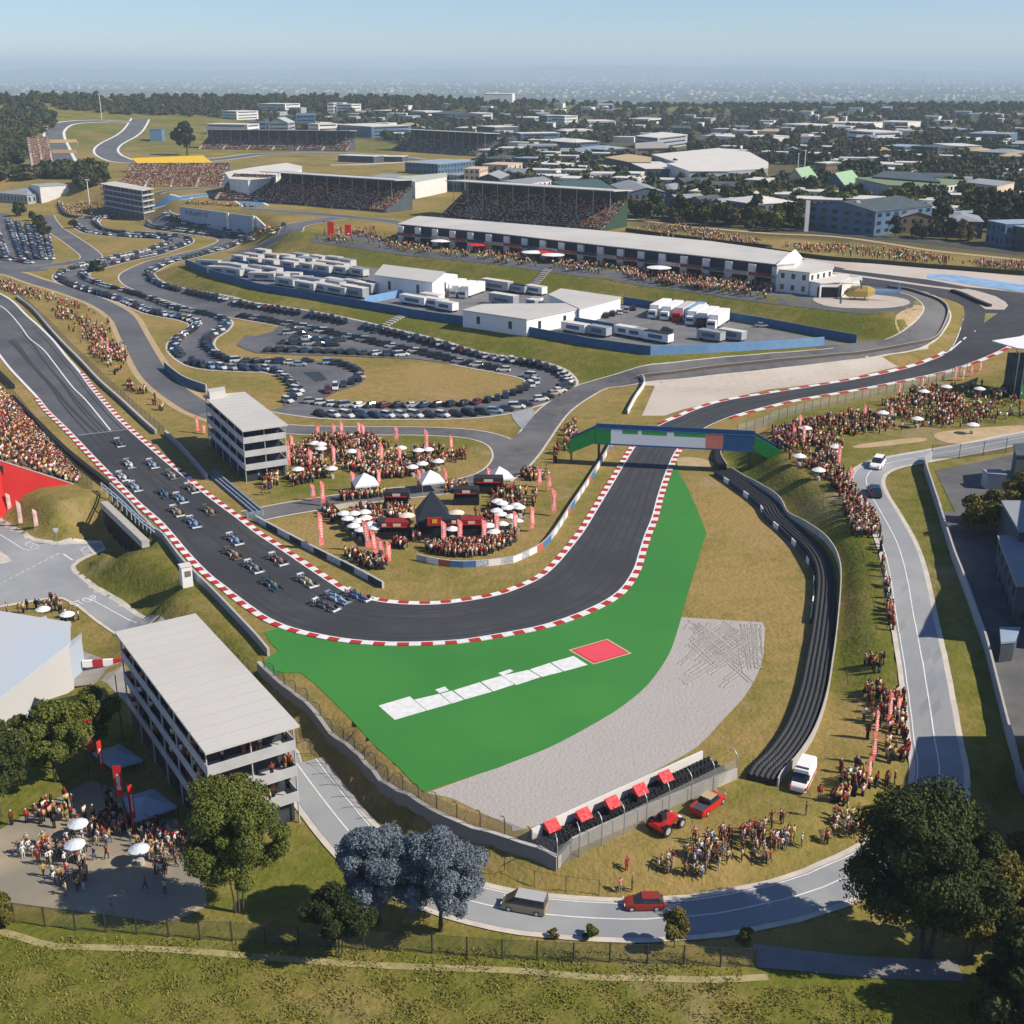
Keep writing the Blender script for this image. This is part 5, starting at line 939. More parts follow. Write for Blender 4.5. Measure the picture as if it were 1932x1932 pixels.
# ------------------------------------------------ road vehicles
def wheel(t, x, y, r=.34, w_=.24, W=False):
    o = MB().cyl((x, y-w_/2, r), (x, y+w_/2, r), r, n=12).build('wheel', black, t, W); s_ = 1 if y > 0 else -1; MB().cyl((x, y+s_*w_*.5, r), (x, y+s_*(w_*.5+.02), r), r*.6, n=10).build('rim', M('rim_pale', (.6, .6, .62), rough=.35, metal=.4), o, W)
def loft(secs, m=0):
    """sections along x: (x, halfwidth_bottom, halfwidth_top, z_bottom, z_top)"""
    mb = MB(); V = []
    for x, hb, ht, z0, z1 in secs: V += [(x, -hb, z0), (x, hb, z0), (x, hb, z0+(z1-z0)*.55), (x, ht, z1), (x, -ht, z1), (x, -hb, z0+(z1-z0)*.55)]
    n = len(secs); fs = [(i*6+j, i*6+(j+1) % 6, (i+1)*6+(j+1) % 6, (i+1)*6+j) for i in range(n-1) for j in range(6)]+[tuple(range(6))[::-1], tuple((n-1)*6+j for j in range(6))]
    if secs[0][0] > secs[-1][0]: fs = [f[::-1] for f in fs]
    return mb.add(V, [f[::-1] for f in fs], m)
def vehicle(name, label, cat, L, Wd, body, cabin, wheels, pm, roofm=None, extra=None):
    t = thing(name, label, cat); loft(body).build('body', pm, t, False); loft(cabin).build('window_band', glass, t, False)
    x0, x1 = cabin[1][0], cabin[-2][0]; zt = cabin[1][4]; MB().box(((x0+x1)/2, 0, zt-.02), (abs(x1-x0)*.98, cabin[1][2]*2.04, .06)).build('roof', roofm or pm, t, False)
    for x in wheels:
        for s_ in (-1, 1): wheel(t, x, s_*(Wd/2-.1), .34)
    xf, xb = max(s[0] for s in body), min(s[0] for s in body); zf_ = .62
    for s_ in (-1, 1): MB().box((xf-.02, s_*Wd*.34, zf_), (.08, .3, .16)).build('headlight', M('lamp_glass', (.8, .8, .78), rough=.1), t, False); MB().box((xb+.02, s_*Wd*.38, zf_+.1), (.06, .18, .28)).build('tail_light', flag_deep, t, False)
    if extra: extra(t)
    return t
def put(t, px, py, aim, dz=.1):
    p, q = P(px, py), P(*aim); t.location = (p.x, p.y, p.z+dz); t.rotation_euler = (0, 0, math.atan2(q.y-p.y, q.x-p.x)); return t
def car_body(L, Wd, z=.92): return [(-L/2, Wd*.42, Wd*.36, .3, z*.85), (-L/2+.25, Wd/2, Wd*.46, .22, z), (0, Wd/2, Wd*.47, .2, z), (L/2-1.1, Wd/2, Wd*.46, .2, z), (L/2-.3, Wd*.48, Wd*.42, .22, z*.8), (L/2, Wd*.38, Wd*.34, .3, z*.62)]
van_b = [(-2.4, .9, .86, .25, 1.05), (-2.3, .96, .92, .22, 1.1), (1.2, .96, .92, .22, 1.1), (1.9, .95, .85, .22, 1.0), (2.4, .85, .72, .28, .72)]
van_c = [(-2.36, .9, .78, 1.08, 1.1), (-2.25, .92, .80, 1.08, 1.88), (.9, .92, .80, 1.08, 1.88), (1.85, .86, .8, 1.02, 1.05)]
def van_x(t):
    for x in (-2.28, -.9, .55):
        for s_ in (-1, 1): MB().box((x, s_*.885, 1.08), (.09, .05, .78), rx=s_*.15).build('window_pillar', paint((.33, .27, .17)), t, False)
    MB().box((2.2, 0, .4), (.45, 1.7, .2)).build('bumper', steel_dark, t, False)
put(vehicle('minivan', 'beige minivan with dark side windows driving on the front road', 'van', 4.9, 1.92, van_b, van_c, (-1.5, 1.5), paint((.34, .28, .17)), M('roof_silver', (.42, .42, .42), rough=.4), van_x), 990, 1716, (900, 1700))
put(vehicle('hatchback_car', 'dark red hatchback driving on the front road behind the minivan', 'car', 4.2, 1.8, car_body(4.2, 1.8), [(-2.0, .74, .6, .9, .92), (-1.5, .76, .6, .88, 1.45), (.25, .76, .6, .88, 1.45), (1.1, .74, .66, .88, .9)], (-1.25, 1.35), paint((.28, .03, .02))), 1214, 1712, (1100, 1714))
def amb_x(t):
    MB().box((0, 0, .55), (5.2, 2.06, .32)).build('red_stripe', paint((.5, .03, .04)), t, False); MB().box((.8, 0, 2.4), (.35, 1.5, .16)).build('light_bar', paint((.05, .05, .07)), t, False); MB().box((-.6, 0, 2.1), (4.0, 1.86, .36), top=(.95, .9)).build('raised_roof', cloth_white, t, False); MB().box((1.0, 0, 1.25), (.5, 1.96, .55)).build('cab_window', glass, t, False)
put(vehicle('ambulance', 'white ambulance with red side stripe parked beside the long tyre wall', 'ambulance', 5.4, 2.0, [(-2.7, .98, .92, .28, 2.1), (-2.6, 1.0, .92, .25, 2.15), (1.0, 1.0, .92, .25, 2.15), (1.25, 1.0, .9, .25, 1.2), (2.2, .98, .85, .25, 1.05), (2.65, .85, .75, .3, .8)], [(.95, .86, .8, 1.2, 1.25), (1.0, .88, .76, 1.2, 2.05), (1.15, .88, .76, 1.2, 2.0), (1.9, .84, .78, 1.1, 1.14)], (-1.7, 1.7), cloth_white, extra=amb_x), 1514, 1478, (1500, 1506))
def pick_x(t):
    MB().box((-1.75, 0, .93), (1.5, 1.5, .03)).build('load_bed', M('bed_grey', (.06, .065, .075)), t, False)
    for s_ in (-1, 1): MB().box((-1.75, s_*.85, .92), (1.7, .12, .16)).build('bed_side', paint((.5, .02, .02)), t, False)
put(vehicle('pickup_truck', 'red pickup truck with open bed parked below the tyre stacks', 'pickup truck', 5.2, 1.9, car_body(5.2, 1.9, .95), [(-.95, .8, .66, .92, .95), (-.8, .82, .68, .9, 1.62), (.7, .82, .68, .9, 1.62), (1.45, .8, .7, .9, .93)], (-1.6, 1.65), paint((.50, .02, .02)), M('roof_tan', (.45, .33, .22)), pick_x), 1336, 1524, (1370, 1497))
t = thing('tractor', 'open red tractor with big black wheels parked beside the pickup', 'tractor'); W = False
loft([(-1.5, .5, .45, .55, 1.0), (-.4, .55, .5, .5, 1.25), (.8, .45, .4, .5, 1.25), (1.5, .35, .3, .55, 1.0)]).build('body', paint((.5, .02, .02)), t, W); MB().box((-1.2, 0, .6), (.9, 1.9, .3)).box((-1.0, -.75, .85), (1.0, .35, .3), top=(.7, 1)).box((-1.0, .75, .85), (1.0, .35, .3), top=(.7, 1)).build('mudguard', paint((.45, .02, .02)), t, W)
MB().box((-.55, .1, 1.25), (.8, .7, .65), top=(.8, .8)).build('seat', black, t, W); MB().box((1.5, 0, .6), (.3, 1.3, .25)).build('front_frame', cloth_white, t, W)
for x, r in ((-1.05, .62), (1.15, .5)):
    for s_ in (-1, 1): wheel(t, x, s_*.95, r, .36)
put(t, 1256, 1562, (1290, 1540), .02); t.scale = (1.15,)*3
put(vehicle('estate_car', 'white car waiting at the right road junction', 'car', 4.4, 1.8, car_body(4.4, 1.8), [(-2.0, .74, .62, .9, .92), (-1.8, .76, .62, .88, 1.48), (.3, .76, .62, .88, 1.48), (1.2, .74, .66, .88, .9)], (-1.3, 1.4), cloth_white), 1655, 881, (1640, 900)).scale = (1.3,)*3
put(vehicle('hatchback_car', 'dark blue car on the right road bend', 'car', 4.2, 1.8, car_body(4.2, 1.8), [(-2.0, .74, .6, .9, .92), (-1.5, .76, .6, .88, 1.45), (.25, .76, .6, .88, 1.45), (1.1, .74, .66, .88, .9)], (-1.25, 1.35), paint((.02, .04, .07))), 1649, 934, (1642, 915)).scale = (1.3,)*3
# helicopter
t = thing('helicopter', 'yellow and blue helicopter parked on the round helipad', 'helicopter', P(*T('h', (690, 150))[0]), 2.9)
t.scale = (1.5,)*3
struct(drape('helipad', [(t.location.x+15*math.cos(a*.26), t.location.y-2+13*math.sin(a*.26)) for a in range(24)], gravel_far, .13, 5))
loft([(-3, .5, .4, 1.4, 2.4), (-1.5, 1.1, .8, .8, 2.9), (1.2, 1.1, .8, .7, 2.9), (2.6, .8, .5, .8, 2.2), (3.3, .3, .2, 1.1, 1.6)]).build('cabin', paint((.6, .42, .10)), t, W); loft([(-8, .12, .1, 2.0, 2.3), (-3, .5, .4, 1.5, 2.4)]).build('tail_boom', paint((.2, .4, .65)), t, W)
MB().box((-7.8, 0, 1.9), (.7, .1, 1.9), top=(.6, 1)).build('tail_fin', paint((.2, .4, .65)), t, W); MB().box((2.4, 0, 1.5), (1.1, 1.5, .8), top=(.5, .7)).build('windscreen', glass, t, W)
for k in range(4): MB().box((3.0*math.cos(k*1.571), 3.0*math.sin(k*1.571), 3.3), (5.4, .35, .05), k*1.571).build('rotor_blade', steel_dark, t, W)
MB().cyl((0, 0, 2.8), (0, 0, 3.4), .15).build('mast', steel_dark, t, W)
for s_ in (-1, 1): MB().tube([(-1.8, s_*1.2, .1), (1.8, s_*1.2, .1), (2.2, s_*1.2, .35)], .07, 5).cyl((-1, s_*1.2, .1), (-1, s_*.7, 1), .06).cyl((1, s_*1.2, .1), (1, s_*.7, 1), .06).build('skid', steel_dark, t, W)
# ------------------------------------------------ parked cars
def pc_mesh(kind):
    m = MB(); L = [4.3, 4.0, 4.6][kind]; z = .9
    b = loft([(-L/2, .74, .62, .28, z*.85), (-L/2+.3, .87, .80, .22, z), (L/2-1.0, .87, .80, .22, z), (L/2, .72, .6, .3, .6)], 0); m.add(b.v, b.f, 0)
    c = [[(-1.75, .72, .6, .88, .9), (-1.2, .74, .6, .88, 1.38), (.35, .74, .6, .88, 1.38), (1.15, .72, .62, .88, .9)], [(-1.95, .72, .6, .88, .9), (-1.65, .74, .6, .88, 1.45), (.2, .74, .6, .88, 1.45), (1.05, .72, .62, .88, .9)], [(-2.15, .76, .66, .9, .92), (-2.0, .78, .66, .88, 1.68), (.4, .78, .66, .88, 1.68), (1.25, .76, .66, .88, .9)]][kind]
    g = loft(c, 1); m.add(g.v, g.f, 1); m.box(((c[1][0]+c[2][0])/2, 0, c[1][4]), (c[2][0]-c[1][0]-.05, 1.22, .04), m=0)
    for x in (-1.3, 1.35):
        for s_ in (-1, 1): m.cyl((x, s_*.68, .31), (x, s_*.89, .31), .31, n=8, m=2)
    return m
PCM = [pc_mesh(k).data('parked_car', [paint((.02, .02, .025)), glass, black]) for k in range(3)]
PCC = [('black', (.012, .013, .016), 30), ('dark grey', (.04, .045, .05), 16), ('white', (.62, .62, .60), 24), ('silver', (.33, .34, .36), 12), ('dark blue', (.02, .05, .11), 12), ('maroon', (.14, .02, .015), 4), ('beige', (.40, .32, .22), 3), ('pale blue', (.25, .36, .50), 4)]
KN = ['saloon', 'hatchback', 'offroader']; parked = []
def row(path, off, desc, sp=3.3, ang=.62, skip=.05, f0=0., f1=1., jit=.10):
    off *= 1.1
    q = offs(path, off); L_ = sum((b-a).length for a, b in zip(q[:-1], q[1:])); q = resample(q, n=max(3, int(L_/sp))); nn = len(q)
    for i in range(int(nn*f0)+1, int(nn*f1)-1):
        if random.random() < skip: continue
        d_ = q[i+1]-q[i-1]; rz = math.atan2(d_.y, d_.x)+ang*(1 if off > 0 else -1)+random.uniform(-jit, jit); parked.append((q[i].x, q[i].y, rz, desc))
row(k1, 4.3, 'on one side of the left parking circuit'); row(k1, -4.3, 'on the outer side of the left parking circuit', f0=.12)
row(k2, -4.3, 'along the long upper side of the parking circuit', f0=.36); row(k2, 4.3, 'along the inner side of the parking circuit', f1=.42); row(k2, -4.3, 'on the outer side of the lower parking lane', f0=.02, f1=.36); row(k2, 4.2, 'along the bank below the retaining wall', f0=.84, sp=3.2); row(k2, -4.3, 'at the upper end of the parking circuit', f0=.76, f1=.99)
for pts in (T('f', (150, 690), (280, 800), (310, 870), (240, 920), (260, 950)), T('f', (300, 620), (600, 640), (740, 680), (790, 735), (740, 775), (560, 840), (450, 900))): row(smooth(PP(pts), 1.), 0.01, 'round the small parking loop')
for y0, n_ in ((380, 6), (412, 9), (448, 13), (486, 12)): row(smooth(PP(T('f', (120+(505-y0)*.4, y0-5), (120+n_*46, y0+n_*2))), 1.), .01, 'in the middle of the parking bay', ang=.6, sp=3.0, skip=.12)
row(smooth(PP(T('f', (20, 540), (600, 555), (1190, 580))), 1.), .01, 'along the lower edge of the parking bay')
for k in range(5): a = T('a', (60+k*75-(k > 2)*20, 1290+k*15), (390-(4-k)*55, 1590)); row(smooth(PP(a), 1.), .01, 'in the left car park', sp=2.9)
row(smooth(PP(T('a', (-40, 1330), (60, 1600))), 1.), .01, 'in the left car park'); row(smooth(PP(T('a', (-60, 1560), (250, 1620))), 1.), .01, 'in the left car park', sp=3.)
row(smooth(PP(T('g', (600, 315), (960, 215))), 1.), .01, 'in the fenced truck yard'); row(smooth(PP(T('g', (1040, 375), (1300, 410))), 1.), .01, 'in the fenced truck yard', sp=3.4); row(smooth(PP(T('g', (1780, 345), (1932, 365))+T('h', (50, 375),)), 1.), .01, 'near the end of the yard', sp=6)
row(smooth(PP(T('a', (1290, 1290), (1500, 1335), (1700, 1350))+T('b', (0, 1440),)), 1.), .01, 'right below the retaining wall'); row(smooth(PP(T('b', (60, 1440), (150, 1370), (240, 1310))), 1.), .01, 'beside the white end of the wall'); row(smooth(PP(T('a', (450, 1150), (520, 1260), (900, 1270))), 1.), .01, 'below the dark tower')
dist = [math.hypot(c[0], c[1]) for c in parked]; order = sorted(range(len(parked)), key=lambda i: dist[i]); cols_ = random.choices(PCC, [c[2] for c in PCC], k=len(parked))
tc = []
for k in range(3): m = pc_mesh(k); V = np.array(m.v); Fq = [f if len(f) == 4 else None for f in m.f]
def tri_to_quads(m, cmap):
    F4 = []; V = []; C = []
    for f, mi in zip(m.f, m.m):
        if len(f) == 4: parts = [f]
        else: parts = [(f[0], f[i], f[i+1], f[min(i+2, len(f)-1)]) for i in range(1, len(f)-1, 2)]
        for q in parts:
            b = len(V); V += [m.v[i] for i in q]; C += [cmap[mi]]*4; F4.append((b, b+1, b+2, b+3))
    return (np.array(V, float), np.array(F4), np.array(C, float))
cm = {0: (-1, 0, 0, 1), 1: (.02, .03, .045, 1), 2: (.01, .01, .01, 1)}; TCAR = [tri_to_quads(pc_mesh(k), cm) for k in range(3)]
crowd_mat = attr_mat('crowd_colours', .85); carm = attr_mat('car_colours', .35)
NI = 296; far_c = []
for r_, i in enumerate(order):
    x, y, rz, desc = parked[i]; nm, c, _ = cols_[i]; k = random.randrange(3); z = h1(x, y)+.14
    if r_ < NI:
        o = bpy.data.objects.new('parked_car', PCM[k]); COL.objects.link(o); o.location = (x, y, z); o.rotation_euler = (0, 0, rz); setmat(o, 0, paint(c)); tag(o, '%s %s parked %s' % (nm, KN[k], desc), 'car', 'cars parked on the kart circuit')
    else: far_c.append((k, x, y, z, rz, 1, 1, {1: c}))
if far_c: tag(inst('parked_cars', TCAR, far_c, carm), 'distant parked cars along the upper circuit and car park', 'cars', kind='stuff')
print('parked', len(parked))
# ------------------------------------------------ paddock: trailers, trucks, buildings
random.seed(11)
def trailer(px, py, L_=11, wd=3., h_=2.9, rz=0., roof=None, label='', wallm=None, name='trailer', cat='trailer', group='white trailers in the paddock', cab=False):
    wallm = wallm or M('trailer_grey', (.52, .51, .49)); L_ = L_*.88 if 'pale trailer' in label else L_; h_ = h_*.85 if 'pale trailer' in label else h_; p = P(px, py); t = thing(name, label, cat, p, rz, group); m = MB().box((0, 0, .75), (L_, wd, h_)); m.build('body', wallm or cloth_white, t, False); MB().box((0, 0, .75+h_+.003), (L_+.06, wd+.06, .12)).build('roof', roof or roof_white, t, False)
    for k in (-1, 1): MB().cyl((k*L_*.36, -wd/2+.02, .45), (k*L_*.36, wd/2-.02, .45), .45, n=8).build('axle_wheels', black, t, False)
    if cab: MB().box((-L_/2-1.2, 0, .5), (2.1, wd*.92, 2.4), top=(.85, .95)).build('cab', cab, t, False); MB().box((-L_/2-2.27, 0, 1.5), (.06, wd*.75, .8)).build('windscreen', glass, t, False)
    else: MB().box((0, -wd/2-.02, 1.4), (L_*.55, .05, 1.1)).build('side_panel', M('panel_grey', (.10, .14, .19)), t, False)
    return t
r0 = math.atan2(P(900, 600).y-P(500, 530).y, P(900, 600).x-P(500, 530).x)
SC = 360/1932*.9434
def Zp(x, y): return ((340+x*360/1932)*.9434, (480+y*360/1932)*.9434)
for x, y, L_ in [(420, 300, 11), (520, 370, 9), (700, 390, 12), (880, 400, 10), (1000, 440, 12), (1180, 440, 10), (1260, 500, 12), (1420, 480, 9), (1480, 545, 12), (1650, 560, 12), (1800, 590, 13), (1780, 530, 9), (1560, 500, 9), (1100, 380, 11), (940, 360, 8), (740, 345, 9), (620, 330, 8), (1320, 440, 8)]:
    trailer(*Zp(x, y), L_, 3.2, 2.8, r0+random.choice([0, 0, .08, math.pi/2*.3]), random.choice([roof_pale, M('roof_dusty', (.50, .46, .40), (.42, .39, .35), .4), M('roof_sand', (.52, .45, .36)), roof_grey]), 'pale trailer in the lower row of the left paddock')
for x, y, L_ in [(760, 250, 8), (900, 230, 12), (1100, 230, 10), (1000, 180, 9), (1250, 240, 9), (1330, 280, 12), (1480, 270, 11), (1580, 330, 8), (1700, 310, 12), (1830, 330, 9), (1900, 290, 9), (1400, 225, 9), (1600, 250, 9), (1760, 260, 9)]:
    trailer(*Zp(x, y), L_, 3.2, 2.8, r0+random.choice([0, 0, .08]), random.choice([roof_pale, M('roof_dusty', (.50, .46, .40), (.42, .39, .35), .4), M('roof_sand', (.52, .45, .36)), roof_grey]), 'pale trailer in the upper row of the left paddock')
for x, y, L_ in [(0, 1600, 9), (120, 1610, 8), (260, 1625, 10), (400, 1640, 9), (520, 1655, 10), (650, 1665, 9), (780, 1680, 9), (600, 1760, 10), (720, 1770, 8), (820, 1800, 8), (700, 1810, 7)]:
    trailer(*T('b', (x, y+30))[0], L_, 3.2, 2.8, r0, random.choice([roof_pale, M('roof_dusty', (.50, .46, .40), (.42, .39, .35), .4), M('roof_sand', (.52, .45, .36)), roof_grey]), 'pale trailer beside the blue fence left of the gabled hall')
A_ = math.atan2(P(*T('g', (1210, 210))[0]).y-P(*T('g', (1075, 290))[0]).y, P(*T('g', (1210, 210))[0]).x-P(*T('g', (1075, 290))[0]).x)
for i, (x, y) in enumerate([(1120, 262), (1210, 275), (1300, 285), (1385, 290), (1400, 310), (1480, 325), (1560, 340)]):
    c_ = [cloth_white, cloth_white, flag_deep, paint((.25, .42, .62)), cloth_white, cloth_white, cloth_white][i]
    trailer(*T('g', (x, y))[0], 13, 3., 3.4, A_, c_ if i not in (2, 3) else roof_pale if i == 2 else c_, ['white', 'white', 'red and white', 'pale blue', 'white', 'white', 'white'][i]+' articulated truck parked in the truck yard', cloth_white if i != 2 else cloth_white, 'truck', 'truck', 'trucks lined up in the fenced yard', cab=[cloth_white, cloth_white, flag_deep, paint((.2, .4, .6)), cloth_white, black, cloth_white][i])
for i, (x, y) in enumerate([(1430, 1835), (1500, 1850), (1570, 1865), (1640, 1870)]): trailer(*T('b', (x, y-20))[0], 13, 2.9, 3.2, A_, cloth_white, 'white truck with dark cab beside the gabled hall', cloth_white, 'truck', 'truck', 'white trucks beside the gabled hall', cab=steel)
for x, y, L_ in [(1200, 190, 12), (1350, 210, 10), (1440, 235, 8), (1330, 175, 9)]: trailer(*T('f', (x, y))[0], L_, 3, 2.4, r0, roof_white, 'low white cabin against the lower blue fence', cloth_white, 'site_cabin', 'cabin', 'white cabins by the lower fence')
for x, y, L_ in [(1820, 80, 13), (1870, 190, 11), (750, 130, 11), (830, 100, 9)]: trailer(*T('f', (x, y))[0], L_, 3, 3.0, r0, roof_white, 'grey-sided long trailer on the paddock tarmac', wall_grey)
for x, y, L_ in [(480, 400, 9), (660, 425, 7), (860, 425, 7), (940, 440, 6), (1100, 470, 9), (1500, 460, 8), (1660, 455, 8), (180, 200, 4), (160, 215, 4), (50, 100, 8), (180, 110, 8)]: trailer(*T('g', (x, y))[0], L_, 3, 2.3, r0, random.choice([roof_white, roof_grey, black]), 'small cabin between the fences of the truck yard', random.choice([cloth_white, wall_grey]), 'site_cabin', 'cabin', 'small cabins in the truck yard')
roofbox('white gabled hall in the middle of the paddock', T('b', (900, 1700), (1030, 1630), (1520, 1690), (1330, 1755)), 6.5, roof_pale, cloth_white, kind='gable', rh=2., storeys=1, gap=9)
roofbox('long white L-shaped paddock building, upper wing', T('g', (280, 115), (370, 70), (820, 135), (510, 222)), 5.0, roof_pale, cloth_white, win=False); roofbox('long white paddock building along the lower fence', T('f', (1560, 240), (1720, 195))+T('g', (400, 190), (490, 230), (110, 310)), 5.0, roof_pale, cloth_white, win=True, gap=7)
# ------------------------------------------------ flags, umbrellas, tents, kiosks
def flag(px, y0, y1, c=None, lab='tall red feather flag', wd=1.0, lean=0., pole=.0):
    p = P(px, y1); h_ = max(2., height_at(p, y0))*1.08; t = thing('feather_flag', lab, 'flag', p, .5+random.uniform(-.25, .25), 'red feather flags'); m = MB(); n = 10
    wv = lambda k: .05*math.sin(k*1.1+px)
    L_ = [(.04+lean*k/n*h_*.2, wv(k), h_*(.12+.88*k/n)) for k in range(n+1)]; Rr = [((wd*(1 if k < n-1 else .75 if k == n-1 else .15))+lean*k/n*h_*.2, wv(k)*1.8+.06, h_*(.12+.88*k/n)-(0 if k < n-1 else .03)) for k in range(n+1)]
    for dy in (0., .02): m.add([(x, y+dy, z) for x, y, z in L_+Rr], [((k, n+1+k, n+2+k, k+1) if dy == 0 else (k+1, n+2+k, n+1+k, k)) for k in range(n)])
    m.build('banner', c or flag_red, t, False); MB().tube([(0, 0, -.1), (lean*h_*.03, 0, h_*.5), (lean*h_*.2, 0, h_)], .035, 5).build('pole', steel, t, False)
    m = MB()                                          # broken white print down the middle
    for k in range(7): z0 = h_*(.32+.07*k)+random.uniform(0, .05); xo = lean*z0/h_*h_*.2; s_ = random.uniform(.18, .3)*wd; m.add([(wd*.5-s_+xo, -.06+wv(z0*10/h_), z0), (wd*.5+s_+xo, -.06+wv(z0*10/h_), z0), (wd*.5+s_+xo, -.06+wv(z0*10/h_), z0+h_*.045), (wd*.5-s_+xo, -.06+wv(z0*10/h_), z0+h_*.045)], [(0, 1, 2, 3)])
    m.build('print', M('print_pink', (.85, .60, .55)), t, False); return t
FL = [('f', 455, 1095, 1200), ('f', 577, 1090, 1190), ('f', 635, 1070, 1180), ('f', 768, 1080, 1190), ('f', 800, 1095, 1210), ('f', 1047, 1115, 1225), ('f', 1275, 1140, 1330), ('f', 1463, 1180, 1310), ('f', 262, 1180, 1300), ('f', 235, 1225, 1430), ('f', 577, 1255, 1400), ('f', 400, 1285, 1400), ('f', 765, 1280, 1400), ('f', 937, 1240, 1410), ('f', 1075, 1270, 1390)]
for k, x, a, b_ in FL: (xx, ya), (_, yb) = T(k, (x, a), (x, b_)); flag(xx, ya, yb, lab='red feather flag in the crowd on the oval lawn', wd=.9)
for k, x, a, b_ in [('f', 720, 1455, 1600), ('f', 917, 1440, 1560), ('f', 1220, 1440, 1590), ('f', 1418, 1430, 1550), ('f', 1743, 1425, 1570), ('f', 417, 1550, 1670), ('f', 492, 1530, 1710)]: (xx, ya), (_, yb) = T(k, (x, a), (x, b_)); flag(xx, ya, yb, lab='red feather flag beside the road behind the festival', wd=.9)
for x, a, b_ in [(830, 70, 300), (885, 150, 340), (935, 200, 385), (985, 235, 400), (480, 20, 290), (1400, 80, 250), (1523, 70, 245), (1705, 70, 255), (1800, 30, 230)]: (xx, ya), (_, yb) = T('j', (x, a), (x, b_)); flag(xx, ya, yb, lab='red feather flag at the front of the festival', wd=1.0, lean=-.5 if x < 960 and x > 800 else 0)
for x, a, b_ in [(1085, 710, 1040), (1340, 640, 1000), (1655, 380, 760), (1590, 170, 400), (1450, 70, 340), (695, 60, 310)]: (xx, ya), (_, yb) = Z4((x, a), (x, b_)); flag(xx, ya, yb, lab='red feather flag at the right end of the festival', wd=1.0)
for x, a, b_ in [(180, 1105, 1240), (255, 1110, 1245), (228, 1020, 1130), (515, 1250, 1440), (605, 1420, 1570), (715, 940, 1050), (975, 780, 905), (1157, 740, 825), (1405, 655, 765), (1465, 670, 760), (1522, 640, 730), (1592, 620, 690), (918, 960, 1045)]: (xx, ya), (_, yb) = T('h', (x, a), (x, b_)); flag(xx, ya, yb, lab='red feather flag in the crowd on the right bank', wd=.85)
for x, a, b_ in [(895, 1370, 1610), (795, 1510, 1730), (770, 1680, 1910), (965, 1400, 1530), (738, 1860, 2095)]: (xx, ya), (_, yb) = T('l', (x, a), (x, b_)); flag(xx, ya, yb, lab='tall red feather flag among people beside the right road', wd=.75)
for x, a, b_ in [(765, 430, 505), (810, 470, 580), (1480, 1030, 1155), (1530, 1095, 1165)]: (xx, ya), (_, yb) = T('e', (x, a), (x, b_)); flag(xx, ya, yb, flag_red, 'red feather flag on the slope inside the grid straight', wd=.8)
for x, a, b_ in [(60, 1620, 1750), (145, 1680, 1860), (262, 1740, 1880)]: (xx, ya), (_, yb) = T('e', (x, a), (x, b_)); flag(xx, ya, yb, M('flag_pale', (.72, .45, .40)), 'pale pink feather flag below the red-covered wall', wd=.8)
for i, (x, a, b_, g_, wd) in enumerate([(168, 1358, 1413, 1462, .95), (193, 1400, 1455, 1490, .6), (223, 1445, 1503, 1540, .95), (251, 1484, 1548, 1575, .6)]):
    p = P(x, g_); h0_, h1_ = height_at(p, b_), height_at(p, a); t = thing('street_banner', ['wide red banner nearest the trees left of the big stand', 'narrow red banner in front of the upper blue canopy', 'wide red banner between the two blue canopies', 'narrow red banner in front of the lower blue canopy'][i], 'banner', p, .1 if wd > .8 else 1.0)
    MB().cyl((0, 0, -.2), (0, 0, h1_+.2), .06, n=6).build('pole', steel_dark, t, False); MB().box((wd/2+.05, 0, h0_), (wd, .04, h1_-h0_)).build('banner', flag_deep, t, False); m = MB(); random.seed(i)
    for k in range(8): z0 = h0_+(h1_-h0_)*(.22+.065*k); m.box((wd/2+.05, -.04, z0), (wd*random.uniform(.3, .5), .02, (h1_-h0_)*.05))
    m.build('print', M('print_white', (.75, .68, .62)), t, False)
for x, a, b_ in [(567, 1295, 1400), (697, 1318, 1402)]: (xx, ya), (_, yb) = T('b', (x, a), (x, b_)); p = P(xx, yb); tag(MB().box((p.x, p.y, p.z), (2.8, 1.2, height_at(p, ya)), 0).build('red_banner_board', flag_deep), 'tall red banner board left of the pit building', 'banner', 'tall red boards left of the pits')
def umbrella(px, py, r=1.7, c=None, lab='round white parasol', h_=2.6, group='white parasols'):
    z = h_
    r = r*.76 if r < 3 else r; p = P(px, py)
    for _ in range(8):
        q = at(px, py, z+h_*0); zz = h1(q.x, q.y)+h_; z = zz
    q = at(px, py, z); t = thing('parasol', lab, 'parasol', (q.x, q.y, z-h_), random.random(), group); MB().lathe((0, 0, h_), [(.03, .0), (r*.5, -.16), (r, -.48), (r, -.58)], 10).build('canopy', c or cloth_white, t, False); MB().cyl((0, 0, 0), (0, 0, h_), .035, n=5).build('pole', steel, t, False); MB().lathe((0, 0, 0), [(.45, 0), (.45, .72), (.02, .74)], 8).build('table', concrete, t, False)
for x, y in T('m', (583, 392), (560, 547), (1045, 582)): umbrella(x, y, 1.55, M('cloth_bluewhite', (.62, .66, .70)), 'pale parasol over tables on the paved square')
for x, y in T('i', (320, 712), (503, 750)): umbrella(x, y, 1.6, None, 'white parasol by the warehouse crowd')
for x, y in T('f', (1095, 1250), (1225, 1268), (1300, 1262), (1255, 1368), (1180, 1393), (1375, 1350), (490, 1222), (490, 1254), (570, 1405), (315, 1410), (720, 1275), (440, 1215)): umbrella(x, y, 1.7, None, 'white parasol in the crowd on the oval lawn')
for x, y in Z3((1290, 710), (1275, 810))+Z4((245, 670), (275, 755)): umbrella(x, y, 2.0, cloth_cream, 'large cream parasol beside the black peaked tent', group='cream parasols')
for x, y in Z3((410, 755), (500, 862), (680, 745), (810, 890), (350, 680), (505, 680), (570, 790), (745, 840), (605, 920), (660, 660)): umbrella(x, y, 1.6, None, 'white parasol at the left end of the festival')
